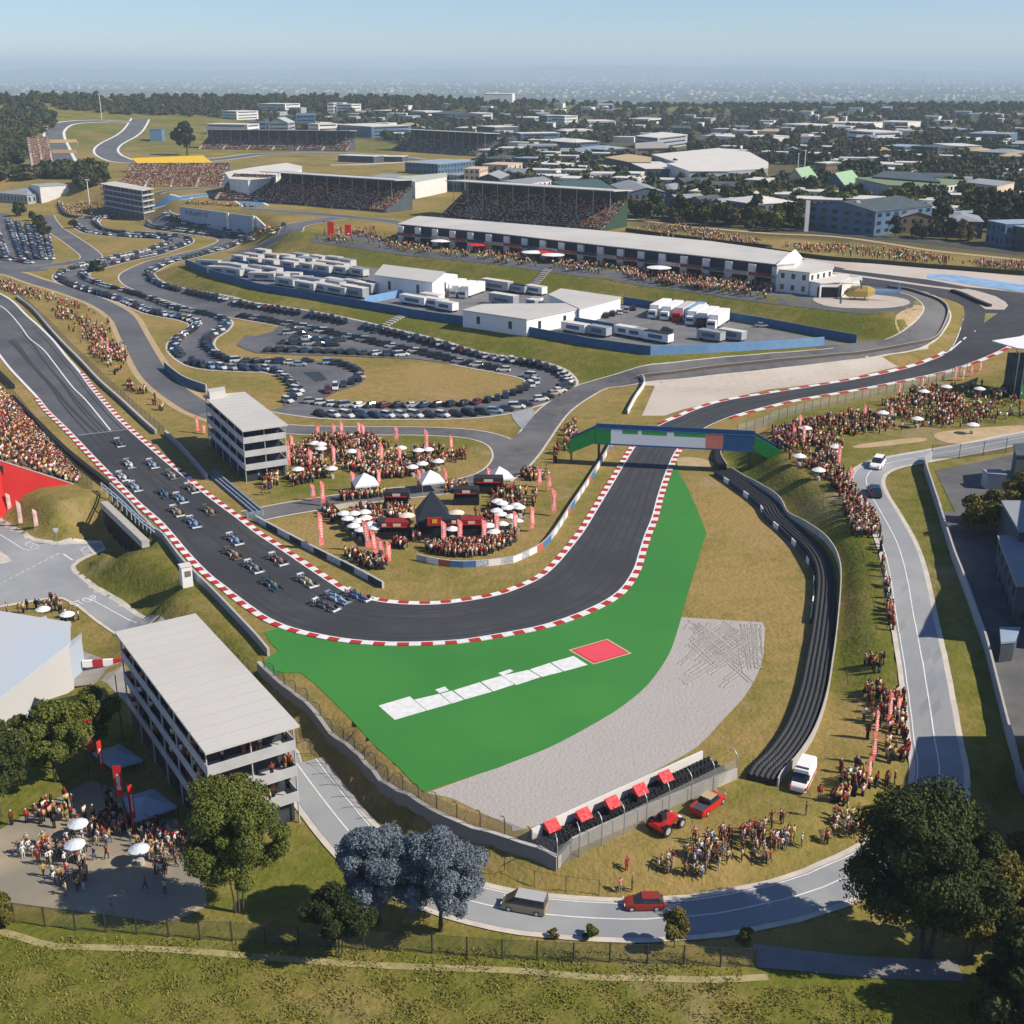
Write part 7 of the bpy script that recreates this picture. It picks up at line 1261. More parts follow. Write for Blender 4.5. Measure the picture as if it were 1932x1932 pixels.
# ------------------------------------------------ trees
def leafmat(name, c1, c2, c3):
    m = bpy.data.materials.new(name); m.use_nodes = True; n = m.node_tree.nodes; l = m.node_tree.links; b = n['Principled BSDF']; b.inputs['Roughness'].default_value = .7; b.inputs['Specular IOR Level'].default_value = .2
    g = n.new('ShaderNodeNewGeometry'); r = n.new('ShaderNodeValToRGB'); r.color_ramp.elements[0].color = (*c1, 1); r.color_ramp.elements[1].color = (*c3, 1); e = r.color_ramp.elements.new(.5); e.color = (*c2, 1)
    t = n.new('ShaderNodeTexNoise'); t.inputs['Scale'].default_value = .45; l.new(g.outputs['Position'], t.inputs['Vector']); a = n.new('ShaderNodeMath'); a.operation = 'MULTIPLY_ADD'; l.new(g.outputs['Random Per Island'], a.inputs[0]); a.inputs[1].default_value = .5
    s_ = n.new('ShaderNodeMath'); s_.operation = 'MULTIPLY'; l.new(t.outputs[0], s_.inputs[0]); s_.inputs[1].default_value = .55; l.new(s_.outputs[0], a.inputs[2]); l.new(a.outputs[0], r.inputs[0]); l.new(r.outputs[0], b.inputs['Base Color']); MC[name] = m; return m
lf_green = leafmat('leaves_green', (.035, .055, .010), (.10, .12, .02), (.22, .22, .04)); lf_dkgreen = leafmat('leaves_deep', (.014, .026, .008), (.040, .055, .013), (.11, .12, .025)); lf_dark = leafmat('leaves_dark', (.012, .020, .006), (.030, .042, .010), (.065, .078, .016)); lf_olive = leafmat('leaves_olive', (.05, .055, .012), (.12, .105, .02), (.20, .16, .03)); lf_blue = leafmat('leaves_blue', (.06, .08, .10), (.15, .185, .215), (.27, .31, .345)); lf_brown = leafmat('leaves_brown', (.05, .04, .02), (.09, .07, .035), (.14, .11, .05))
bark = M('bark', (.10, .08, .06), (.06, .05, .04), 2.)
def crown_mesh(name, R0, Hc, zc, lobes, nleaf, size, mat, seed, droop=0., spread=1., off=(0, 0)):
    """leaf clusters spread over uneven lobes: quads"""
    g = np.random.default_rng(seed); L = []
    for k in range(lobes):
        a = g.uniform(0, 2*math.pi); u = g.uniform(-1, 1); rr = (g.uniform(.25, .75) if lobes < 20 else g.uniform(.15, .86))*math.sqrt(max(0, 1-u*u*.75)); L.append((R0*rr*math.cos(a)*spread+off[0], R0*rr*math.sin(a)+off[1], zc+Hc*.5*u*.72, R0*(g.uniform(.26, .46) if lobes < 20 else g.uniform(.13, .36))))
    L = np.array(L); idx = g.integers(0, lobes, nleaf); d = g.normal(size=(nleaf, 3)); d /= np.linalg.norm(d, axis=1)[:, None]; d[:, 2] = np.where(g.random(nleaf) < .55, np.abs(d[:, 2]), d[:, 2])
    rad = L[idx, 3]*np.power(g.random(nleaf), .30)*(1+.14*np.sin(d[:, 0]*9+idx)*np.cos(d[:, 1]*8)); c = L[idx, :3]+d*rad[:, None]*np.array([1, 1, .85]); c[:, 2] -= droop*np.maximum(0, -d[:, 2])
    t1 = np.cross(d+g.normal(scale=.55, size=d.shape), g.normal(size=d.shape)); t1 /= np.linalg.norm(t1, axis=1)[:, None]+1e-9; nn = d+g.normal(scale=.7, size=d.shape); t2 = np.cross(nn, t1); t2 /= np.linalg.norm(t2, axis=1)[:, None]+1e-9; s_ = size*g.uniform(.6, 1.35, (nleaf, 1))
    V = np.stack([c-t1*s_-t2*s_*.55, c+t1*s_*.8-t2*s_*.6, c+t1*s_+t2*s_*.55, c-t1*s_*.7+t2*s_*.65], 1).reshape(-1, 3).astype(np.float32); nf = nleaf
    me = bpy.data.meshes.new(name); me.vertices.add(len(V)); me.vertices.foreach_set('co', V.ravel()); me.loops.add(nf*4); me.loops.foreach_set('vertex_index', np.arange(nf*4, dtype=np.int32)); me.polygons.add(nf); me.polygons.foreach_set('loop_start', np.arange(0, nf*4, 4, dtype=np.int32)); me.polygons.foreach_set('loop_total', np.full(nf, 4, np.int32)); me.materials.append(mat); me.update(calc_edges=True); return me, L
def trunk_mb(L, ht, r, limbs=7, stems=1, lean=0.):
    mb = MB(); 
    for s_ in range(stems):
        ox = (s_-(stems-1)/2)*r*1.6; top = Vector((ox*2.2+lean, .1*s_, ht)); mb.cyl((ox, 0, -.5), (ox*1.5+lean*.4, 0, ht*.5), r/(1+.35*(stems-1)), r*.75/(1+.35*(stems-1)), 8).cyl((ox*1.5+lean*.4, 0, ht*.5), top, r*.75/(1+.35*(stems-1)), r*.5, 7)
        for l in L[s_::max(1, int(len(L)/limbs))][:limbs]: e = Vector(l[:3]); m = top.lerp(e, .5)+Vector((0, 0, .2)); mb.cyl(top-Vector((0, 0, ht*.12)), m, r*.38, r*.25, 5).cyl(m, e, r*.25, r*.08, 5)
    return mb
def tree(name, label, px, py, R0, Hc, zc, mat, lobes=16, nleaf=9000, size=.2, seed=1, ht=None, r=.25, stems=1, group=None, spread=1., droop=0., cat='tree', off=(0, 0), z=None):
    p = P(px, py); t = thing(name, label, cat, p, 0, group); me, L = crown_mesh('crown', R0, Hc, zc, lobes, nleaf, size, mat, seed, droop, spread, off); c = bpy.data.objects.new('crown', me); COL.objects.link(c); c.parent = t; trunk_mb(L, ht or zc*.6, r, 8, stems).build('trunk', bark, t, False); return t
tree('broadleaf_tree', 'leafy green tree in front of the big hospitality stand', 452, 1722, 5.7, 13.5, 9.6, lf_green, 64, 110000, .10, 1, ht=4.6, r=.22, stems=3)
tree('dark_shrub_tree', 'small dark tree by the mesh fence beside the blue trees', 640, 1806, 3.9, 6.0, 5.0, lf_dark, 26, 24000, .11, 2, ht=2.2, r=.12, stems=3)
tree('blue_gum_tree', 'left of the two silvery blue trees on the front road', 716, 1745, 4.6, 10.5, 7.4, lf_blue, 60, 120000, .085, 3, ht=2.6, r=.3, droop=.5); tree('blue_gum_tree', 'right and larger of the two silvery blue trees on the front road', 832, 1756, 4.8, 10.8, 7.2, lf_blue, 62, 130000, .085, 4, ht=2.6, r=.3, droop=.5)
tree('broadleaf_tree', 'huge dark tree at the bend of the front road on the right', 1745, 1805, 7.9, 15.5, 10.9, lf_dkgreen, 80, 150000, .13, 5, ht=5.5, r=.45, stems=2, off=(-.6, 0)); tree('broadleaf_tree', 'olive tree growing against the right side of the huge dark tree', 1826, 1812, 5.2, 11, 7.5, lf_olive, 26, 30000, .155, 6, ht=3.5, r=.3, stems=2)
tree('broadleaf_tree', 'large green tree at the left edge beside the lawn', 0, 1540, 5.3, 9.5, 7.6, lf_dkgreen, 30, 42000, .14, 7, ht=4.0, r=.3); tree('broadleaf_tree', 'green tree between the warehouse yard and the red banners', 105, 1475, 5.4, 8.0, 6.4, lf_green, 30, 36000, .14, 8, ht=3.2, r=.25); tree('broadleaf_tree', 'green tree against the shaded side of the big stand', 175, 1420, 4.4, 6.5, 5.2, lf_green, 24, 26000, .14, 9, ht=2.8, r=.22)
tree('round_bush', 'round green bush cut by the left edge at the mesh fence', 0, 1748, 2.0, 3.4, 1.9, lf_olive, 10, 5000, .14, 10, ht=.8, r=.1, cat='bush')
tree('young_tree', 'small round tree between front road and mesh fence', 1272, 1788, 1.75, 3.4, 2.9, lf_olive, 12, 4500, .14, 11, ht=1.5, r=.07); tree('young_tree', 'smaller young tree right of the round one at the fence', 1403, 1800, 1.0, 2.3, 1.9, lf_olive, 9, 1800, .13, 12, ht=1.0, r=.05)
tree('low_shrub', 'low shrub by the kerb left of the young trees', 1113, 1772, 1.0, 1.3, .7, lf_green, 7, 1500, .11, 13, ht=.3, r=.05, cat='shrub'); tree('low_shrub', 'tiny shrub by the kerb of the front road', 1046, 1768, .65, .8, .45, lf_olive, 6, 800, .1, 14, ht=.2, r=.04, cat='shrub')
for i, (x, y, r_, mt_) in enumerate([(1930, 1760, 5, lf_dark), (1885, 1660, 3.5, lf_dkgreen), (1960, 1900, 6, lf_dark), (1890, 1925, 3.6, lf_dkgreen), (1985, 1640, 5, lf_olive), (1900, 1850, 3.2, lf_dark)]): tree('broadleaf_tree', 'dark tree in the shaded corner at lower right', x, y+30, r_, r_*1.5, r_*1.0, mt_, 20, 12000, .24, 20+i, r=.25, group='trees in the lower right corner')
for i, (x, y, r_) in enumerate(T3 if False else [(1850, 1010, 4), (1905, 1000, 4.5), (1880, 985, 3.5), (1930, 960, 4), (1845, 985, 3)]): tree('broadleaf_tree', 'olive tree in the yard beside the grey sheds', x, y, r_, r_*1.3, r_*.95, lf_olive, 14, 5000, .24, 30+i, group='trees in the right yard')
for i, (k, x, y, r_) in enumerate([('a', 150, 1255, 5.5), ('a', 245, 1290, 3.2), ('a', 290, 1340, 4), ('a', 340, 1400, 4.5), ('a', 555, 1345, 3), ('a', 745, 1672, 3.2)]): (x, y), = T(k, (x, y)); tree('round_tree', ['dark round tree above the left car park', 'small round tree in the row beside the car park', 'round tree in the row beside the car park', 'largest round tree at the end of the car park row', 'round bush tree left of the upper parking hairpin', 'round bush tree inside the left parking bend'][i], x, y, r_, r_*1.5, r_*.8, lf_dark, 10, 2200, .38, 40+i, r=.2)
(x, y), = T('a', (1415, 795)); tree('broadleaf_tree', 'lone big dark tree in front of the far grandstand', x, y, 13, 24, 17, lf_dark, 26, 9000, .7, 50, r=.8)
# rough grass tufts near the camera
g = np.random.default_rng(31); N_ = 170000; X = g.uniform(-62, 66, N_); Y = g.uniform(82, 112, N_); cl = np.sin(X*.9+np.sin(Y*.7))*np.cos(Y*1.1+X*.3)+g.normal(0, .55, N_); kp = (cl > .1) & (np.hypot(X, Y) > 0); px_ = 966+F*X/(Y*cp+(CAMH+3)*sp); py_ = 966-F*(Y*sp-(CAMH+3)*cp)/(Y*cp+(CAMH+3)*sp); kp &= (py_ > 1765+.03*px_-20) & ((px_ < 1400) | (py_ > 1860)) & (np.abs(py_-(1775+.028*px_-20)) > 9); X, Y = X[kp], Y[kp]; Z = H(X, Y); n_ = len(X)
a = g.uniform(0, 6.28, n_); hh_ = g.uniform(.07, .26, n_); ww = g.uniform(.03, .11, n_); dx, dy = np.cos(a)*ww, np.sin(a)*ww; lx, ly = g.normal(0, .09, n_), g.normal(0, .09, n_)
V = np.stack([np.stack([X-dx, Y-dy, Z-.02], 1), np.stack([X+dx, Y+dy, Z-.02], 1), np.stack([X+dx*.5+lx, Y+dy*.5+ly, Z+hh_], 1), np.stack([X-dx*.6+lx, Y-dy*.6+ly, Z+hh_*.8], 1)], 1).reshape(-1, 3).astype(np.float32)
me = bpy.data.meshes.new('grass_tufts'); me.vertices.add(len(V)); me.vertices.foreach_set('co', V.ravel()); me.loops.add(n_*4); me.loops.foreach_set('vertex_index', np.arange(n_*4, dtype=np.int32)); me.polygons.add(n_); me.polygons.foreach_set('loop_start', np.arange(0, n_*4, 4, dtype=np.int32)); me.polygons.foreach_set('loop_total', np.full(n_, 4, np.int32)); me.materials.append(leafmat('grass_blades', (.12, .12, .02), (.19, .18, .035), (.28, .25, .07))); me.update(calc_edges=True); o = bpy.data.objects.new('rough_grass', me); COL.objects.link(o); tag(o, 'rough green grass tufts in the foreground', 'grass', kind='stuff')
# the town: buildings read from the photograph
town = []
wall_slate = M('wall_slate', (.13, .16, .20), (.10, .13, .16), .3)
def F_(k, x0, y0, x1, y1, dep, h_, roof, wl, kind='flat', lab='', **kw):
    h_ *= .78; wl = wall_slate if wl is wall_grey and k in 'cd' and y0 > 900 else wl; (a, b), (c, d) = T(k, (x0, y0), (x1, y1)); kw.setdefault('rot', -.28); return front(lab, (a, b), (c, d), dep, h_, roof, wl, kind, group='buildings of the town behind the circuit', name='town_building', **kw)
def Rb(k, pts, h_, roof, wl, kind='flat', lab='', **kw): return roofbox(lab, T(k, *pts), h_, roof, wl, kind, group='buildings of the town behind the circuit', name='town_building', **kw)
Rb('c', [(1055, 790), (1560, 742), (1790, 772), (1932, 850), (1932, 895), (1610, 915), (1265, 858)], 8.5, roof_white, wall_grey, lab='largest white flat-roofed warehouse in the town', win=False); Rb('c', [(1170, 858), (1265, 850), (1640, 918), (1340, 918)], 9, roof_white, wall_white, lab='white annexe at the front of the largest warehouse', win=False)
Rb('c', [(700, 812), (880, 787), (1050, 812), (1050, 850), (880, 848)], 7, roof_tan, wall_dark, lab='tan-roofed hall left of the largest warehouse'); Rb('c', [(295, 1000), (640, 975), (770, 1045), (500, 1062)], 9, M('roof_teal', (.06, .11, .11)), wall_brown, 'flat', 'dark green-roofed brown hall behind the second grandstand')
Rb('c', [(-30, 985), (235, 957), (298, 985), (20, 1020)], 7, roof_grey, wall_white, lab='long white house with grey roof behind the second grandstand', w_=1.6, gap=3); F_('c', 655, 1140, 960, 1205, 20, 11, roof_grey, wall_grey, 'gable', 'grey curved-roof building just right of the second grandstand', rh=2.5)
F_('c', 1120, 1225, 1285, 1245, 16, 9, roof_grey, wall_blue, 'gable', 'grey-blue two-storey house with gable above the crowd bank'); F_('c', 1295, 1238, 1450, 1250, 16, 8.5, roof_dark, wall_grey, 'gable', 'second grey-blue gabled house above the crowd bank'); F_('c', 1485, 1265, 1600, 1275, 16, 9, roof_grey, wall_grey, 'gable', 'grey house with solar-panelled roof left of the white-roofed clubhouse'); F_('c', 1560, 1270, 1870, 1300, 24, 11, roof_white, wall_grey, 'hip', 'two-storey clubhouse with white hipped roof and red trim', rh=2.5)
(x, y), (x2, y2) = T('c', (1600, 1280), (1860, 1302)); A, B = P(x, y+3), P(x2, y2+3); w_ = resample([A, B], 3); tag(wall(MB(), w_, 2.4, .6).build('red_awning', flag_deep), 'red awning strip at the foot of the white-roofed clubhouse', 'awning')
Rb('c', [(930, 650), (1130, 620), (1325, 640), (1100, 665)], 10, roof_white, wall_grey, lab='grey building with white canopy roof above the tan hall'); Rb('c', [(930, 705), (1120, 690), (1210, 740), (930, 745)], 7, M('roof_stone', (.35, .32, .28)), wall_brown, lab='low stone-coloured hall below the canopy-roofed building'); F_('c', 190, 570, 275, 575, 20, 16, roof_white, wall_blue, lab='dark blue tall block beside a white block'); F_('c', 285, 580, 410, 585, 22, 17, roof_white, wall_white, lab='white tall block beside the dark blue block')
F_('c', 300, 665, 430, 672, 35, 10, roof_white, wall_grey, lab='white-roofed grey hall below the tall white block'); F_('c', 440, 655, 600, 650, 35, 8, roof_white, wall_white, lab='long bright white hall left of a tree group'); F_('c', 50, 800, 335, 795, 30, 10, roof_grey, wall_white, lab='long white-columned grey-roofed building', w_=1.5); F_('c', 190, 745, 500, 760, 30, 9, roof_white, wall_blue, 'hip', 'blue building with layered white roofs'); F_('c', 470, 810, 720, 820, 30, 9, roof_blue, wall_dark, 'hip', 'dark building with blue-grey roof left of the tan hall')
F_('c', 0, 550, 180, 555, 40, 9, roof_white, wall_grey, lab='wide white-roofed hall at the town centre'); F_('c', 0, 690, 90, 700, 40, 11, roof_white, wall_blue, lab='white-roofed blue block near the small grandstand'); F_('c', 590, 580, 770, 575, 45, 8, roof_white, wall_white, lab='long white hall deep in the town'); F_('c', 860, 555, 1040, 560, 40, 8, roof_white, wall_white, lab='long low white hall behind dark trees'); F_('c', 780, 915, 1100, 970, 26, 8, roof_white, wall_dark, lab='dark building with narrow white roof edge'); F_('c', 1440, 960, 1600, 965, 18, 10, roof_grey, wall_grey, lab='grey-blue building below the largest warehouse'); F_('c', 1400, 690, 1720, 700, 35, 7, roof_white, wall_white, lab='white-roofed hall right of the canopy building', win=False); F_('c', 1730, 690, 1932, 700, 35, 7, roof_white, wall_white, lab='white-roofed hall at the right town centre', win=False)
F_('c', 1180, 1060, 1330, 1075, 20, 7, roof_dark, wall_dark, 'gable', 'dark gabled house among trees behind the clubhouse row'); F_('c', 1045, 1110, 1225, 1115, 20, 6, roof_grey, wall_grey, 'hip', 'grey hipped house beside the dark gabled one')
F_('d', 245, 1350, 840, 1395, 42, 13, roof_dark, wall_blue, 'gable', 'big dark blue hall with white pillars above the far crowd bank', rh=3, w_=3, gap=3); 
for x in (280, 655): (a, b), = T('d', (x, 1365)); p = P(a, b+1); tag(MB().box((p.x, p.y-1, p.z), (1.8, 1.8, 13.5)).build('pillar', wall_white), 'white entrance pillar of the big dark blue hall', 'pillar', 'pillars of the dark hall')
F_('d', 410, 1105, 570, 1110, 26, 9, M('roof_lgreen', (.28, .42, .26)), wall_grey, 'gable', 'grey gabled house with pale green roof', rh=6); F_('d', 120, 1065, 265, 1070, 24, 9, MC['roof_lgreen'], wall_cream, 'gable', 'cream gabled house with pale green roof behind a tree', rh=6); F_('d', 1000, 1120, 1350, 1140, 36, 11, roof_green, wall_white, lab='white block with flat green roof in mid town', w_=2); Rb('d', [(660, 968), (800, 962), (1310, 1012), (1130, 1032), (900, 1022)], 10, roof_green, wall_grey, lab='long low green-roofed wing behind the white block', win=False)
Rb('d', [(790, 960), (880, 915), (1120, 925), (1290, 985), (1300, 1000)], 11, roof_dark, wall_dark, 'flat', 'dark pyramid-roofed hall behind the green-roofed wing', win=False); Rb('d', [(1490, 1000), (1590, 972), (1860, 1000), (1730, 1030)], 10, roof_grey, wall_cream, lab='grey-roofed cream shed at the right of town', win=False); F_('d', 1380, 1120, 1860, 1160, 22, 6, roof_white, wall_dark, lab='long low dark building with thin white roof', w_=2)
F_('d', 1010, 1390, 1225, 1380, 20, 9, roof_grey, wall_brown, 'gable', 'brown stone house with grey gable beside the dark hall'); F_('d', 1310, 1420, 1600, 1420, 24, 9, roof_grey, wall_dark, 'hip', 'dark house with grey hipped roof at the far bank'); F_('d', 1610, 1460, 1800, 1490, 28, 12, roof_blue, wall_blue, 'flat', 'pale blue-roofed building near the right edge'); F_('d', 1790, 1490, 2100, 1530, 30, 11, roof_blue, wall_dark, 'flat', 'dark building with pale flat roof cut by the right edge')
F_('d', 860, 790, 1040, 795, 30, 9, roof_blue, wall_blue, lab='blue building in the trees right of the warehouse'); F_('d', 1060, 800, 1290, 810, 30, 10, roof_dark, wall_dark, lab='dark glazed building behind the yellow-green trees', w_=2.5, gap=.8); F_('d', 1200, 770, 1430, 790, 26, 9, roof_white, wall_white, lab='white-roofed building right of the dark glazed one'); F_('d', 1500, 700, 1810, 705, 40, 11, roof_grey, wall_ice if False else wall_blue, lab='pale box building with blue side near the right edge', win=False); F_('d', 1560, 840, 1880, 850, 30, 9, roof_grey, wall_brown, 'hip', 'brown house with wide grey roof at the right'); F_('d', 1390, 800, 1560, 815, 24, 7, roof_tan, wall_brown, 'hip', 'tan-roofed house left of the wide grey roof'); F_('d', 450, 590, 790, 595, 45, 8, roof_white, wall_white, lab='long white hall in the far right trees', win=False); F_('d', 560, 680, 820, 695, 35, 12, roof_white, wall_white, lab='tall white hall above the round trees'); F_('d', 820, 580, 1060, 585, 40, 8, roof_white, wall_white, lab='white curved hall in the far right trees', win=False); F_('d', 60, 600, 430, 615, 40, 8, roof_white, wall_white, lab='long stepped white hall in the far trees', win=False); F_('d', 1750, 790, 1932, 800, 24, 9, roof_dark, wall_dark, lab='dark block at the right picture edge'); F_('d', 340, 930, 440, 935, 16, 9, wall_white, wall_brown, lab='small brown and white block beside the light masts'); F_('d', 1140, 620, 1420, 640, 30, 7, roof_grey, wall_dark, lab='dark low house among the far right trees')
F_('b', 380, 640, 490, 645, 24, 15, roof_white, wall_white, lab='tall white block behind the far grandstand'); F_('b', 90, 640, 250, 640, 26, 16, M('roof_slope', (.4, .45, .5)), wall_grey, 'gable', 'grey block with sloping glass roof behind the far grandstand', rh=5); F_('b', 0, 640, 80, 640, 26, 16, wall_blue, wall_blue, lab='plain dark blue block behind the far grandstand'); F_('b', 250, 570, 370, 600, 22, 20, wall_blue, wall_blue, lab='dark blue tower block behind the grey block'); F_('b', 535, 640, 930, 660, 50, 14, roof_white, wall_blue, lab='long white-roofed blue building behind the far grandstand', w_=2.5); F_('b', 540, 475, 590, 475, 20, 16, roof_white, wall_white, lab='narrow tall white block below the wooded ridge'); F_('b', 600, 475, 730, 478, 30, 15, roof_white, wall_white, lab='white block right of the narrow one below the ridge'); F_('b', 0, 460, 235, 470, 40, 14, roof_white, wall_white, lab='long cream-white block at the foot of the ridge'); F_('b', 870, 490, 1060, 495, 40, 8, roof_white, wall_brown, lab='long low white roof with orange end wall'); F_('b', 1130, 490, 1280, 500, 35, 8, roof_white, wall_white, lab='low white hall right of the orange-ended one'); F_('b', 1280, 520, 1550, 545, 40, 12, roof_dark, wall_dark, 'gable', 'wide dark gabled hall among mid-town trees'); F_('b', 1540, 530, 1650, 540, 30, 13, roof_white, wall_white, lab='white block right of the wide dark gabled hall'); F_('b', 1640, 655, 1830, 665, 30, 14, roof_white, wall_dark, lab='black-fronted block with white edge behind the small grandstand', win=False); F_('b', 1500, 640, 1640, 640, 30, 9, roof_white, wall_grey, lab='grey block left of the black-fronted one')
F_('b', 1720, 415, 1932, 420, 60, 22, M('roof_cream', (.7, .6, .45)), wall_white, lab='largest cream block far back on the ridge', win=False); F_('b', 330, 595, 480, 600, 26, 9, roof_white, wall_grey, lab='white-roofed low wing between the two tall blocks')
Rb('b', [(820, 975), (960, 935), (1150, 950), (1110, 985)], 9, roof_grey, M('wall_sage', (.22, .26, .26)), lab='grey curved-roof shed behind the first grandstand', win=False); Rb('b', [(1070, 960), (1440, 930), (1440, 955), (1200, 1000)], 9, M('roof_sage', (.45, .47, .40)), wall_white, lab='long pale sloping roof behind the first grandstand', win=False); F_('b', 1100, 930, 1400, 940, 40, 9, roof_blue, wall_blue, lab='long blue building behind the first grandstand'); F_('b', 1570, 1075, 1690, 1075, 18, 17, wall_cream, wall_cream, lab='tall cream block left of the second grandstand'); F_('b', 1700, 975, 1910, 980, 22, 12, wall_cream, wall_cream, lab='cream two-storey block behind the tall cream one', w_=2, gap=4); F_('b', 1670, 1085, 1840, 1085, 30, 11, roof_grey, wall_dark, 'gable', 'dark hall with grey gable behind the second grandstand', rh=2.5); F_('b', 1840, 1085, 1932, 1090, 28, 9, roof_blue, wall_grey, lab='grey block right of the dark hall'); F_('b', 1400, 1050, 1560, 1060, 26, 11, roof_grey, wall_blue, lab='blue glass block left of the tall cream block'); F_('b', 1700, 880, 1932, 880, 26, 7, roof_dark, wall_dark, 'hip', 'low dark hipped hall behind the cream blocks')
F_('b', 600, 845, 910, 850, 14, 6, roof_white, wall_dark, lab='long dark open garage with white roof edge', win=False); F_('b', 910, 845, 1110, 845, 14, 5, roof_white, wall_dark, lab='second dark open garage beside the first', win=False)
F_('a', 1540, 640, 1890, 650, 26, 15, roof_white, wall_white, lab='white office building with tall windows left of town', w_=2.5, gap=4); F_('a', 1890, 640, 1945, 640, 26, 17, wall_blue, wall_blue, lab='blue end block of the white office building'); F_('a', 1810, 530, 1930, 520, 30, 13, roof_white, wall_white, lab='white pavilion above the white office building'); F_('a', 1135, 690, 1225, 690, 20, 14, wall_blue, M('wall_mblue', (.12, .2, .33)), lab='blue block beside the far track', win=False)
F_('a', -60, 1150, 250, 1160, 40, 7, roof_grey, wall_grey, 'hip', 'wide grey-domed hall at the far left', rh=3); F_('a', 205, 1130, 345, 1150, 18, 13, wall_grey, wall_white, lab='narrow grey and white tower block by the left hall', win=False)
# yards at the right edge
roofbox('grey-roofed shed at the right edge behind the trees', T('h', (1770, 1680), (2300, 1680), (2400, 1932), (1900, 1900)), 7, roof_grey, wall_dark, win=False); roofbox('long grey-roofed shed cut by the right edge', T('l', (1740, 195), (2300, 190), (2500, 560), (1880, 560)), 6.5, roof_grey, wall_dark, w_=1.5); roofbox('white-blue box truck body parked in the right yard', T('h', (1620, 1440), (1755, 1440), (1800, 1480), (1660, 1470)), 3, roof_grey, wall_grey, win=False); roofbox('pale blue canopy in the shaded right yard', T('l', (1750, 885), (1900, 885), (1860, 985), (1760, 995)), 3, roof_blue, wall_dark, win=False)
roofbox('dark block at the right edge beside the road fence', T('h', (1860, 1250), (2300, 1200), (2300, 1330), (1880, 1330)), 7, roof_dark, wall_dark, win=False)
for i, (x0, y0, x1, y1, d_, h_) in enumerate([(2050, 1010, 2045, 1240, 30, 19), (2010, 1425, 2035, 1730, 40, 17)]):  # unseen halls beyond the frame, placed to cast the right-edge shadow
    A, B = P(x0, y0), P(x1, y1); bldg(['tall grey hall just outside the right edge, upper', 'tall grey hall just outside the right edge, lower'][i], [A, B, (B.x+d_, B.y), (A.x+d_, A.y)], h_, roof_grey, wall_grey)
# scattered town fill and trees
random.seed(21); occ = [(sum(q[0] for q in f)/len(f), sum(q[1] for q in f)/len(f), max(math.hypot(q[0]-f[0][0], q[1]-f[0][1]) for q in f)*.62+6) for f in CLEAR]
TOWN = [(960, 405), (1180, 385), (1240, 430), (1600, 455), (1932, 490), (1932, 205), (1500, 200), (1000, 200), (480, 195), (480, 240), (700, 260), (960, 300)]
TREEP = [(900, 385), (1180, 368), (1240, 392), (1600, 412), (1932, 436), (1932, 205), (1500, 200), (1000, 200), (480, 195), (480, 240), (700, 260), (900, 300)]
def free(x, y, r_): return all((x-a)**2+(y-b)**2 > (r_+c)**2*.55 for a, b, c in occ)
wn = 0; looks = [('white flat-roofed', roof_white, wall_white, 'flat'), ('white-roofed grey', roof_white, wall_grey, 'flat'), ('grey gabled', roof_grey, wall_slate, 'gable'), ('dark gabled', roof_dark, wall_dark, 'gable'), ('cream hipped', roof_tan, wall_cream, 'hip'), ('blue-roofed', roof_blue, wall_blue, 'flat'), ('brown gabled', M('roof_brown', (.16, .10, .07)), wall_brown, 'gable')]
for _ in range(4000):
    if wn >= 190: break
    x, y = random.uniform(430, 1980), 190+235*random.random()**.8
    if not inside(TREEP, x, y): continue
    p = P(x, y)
    if p.y > 3300: continue
    wd, dp = random.uniform(10, 26), random.uniform(10, 20)
    if not free(p.x, p.y, wd*.6): continue
    a = random.uniform(-.6, -.2); c_, s_ = math.cos(a), math.sin(a); ft = [(p.x+u*c_-v*s_, p.y+u*s_+v*c_) for u, v in ((-wd/2, 0), (wd/2, 0), (wd/2, dp), (-wd/2, dp))]; lk = random.choices(looks, [9, 5, 2, 1.5, .8, .4, .4])[0]
    bldg('%s building in the %s of the town' % (lk[0], 'near part' if p.y < 800 else 'middle part' if p.y < 1400 else 'far part'), ft, random.uniform(4, 7.5), lk[1], lk[2], lk[3], group='buildings of the town behind the circuit', name='town_building', win=p.y < 1100, storeys=None); occ.append((p.x, p.y, wd*.6)); wn += 1
print('fill', wn)
CR = []
for i, (mt_, sh) in enumerate([(lf_dark, 1.), (lf_green, .85), (lf_olive, .8), (lf_dark, 1.25), (lf_brown, .8), (lf_green, 1.1)]):
    me, L = crown_mesh('crown', 5., 7.5*sh, 5.4*sh, 9, 620, .62, mt_, 60+i); CR.append((me, trunk_mb(L, 3.*sh, .25, 4).data('trunk', [bark]), ['dark', 'green', 'olive', 'tall dark', 'brownish', 'tall green'][i]))
spots = []; tr = 0
def try_tree(x, y, rr):
    p = P(x, y)
    if p.y > 3600 or not free(p.x, p.y, rr*.4): return None
    spots.append((p, rr)); return p
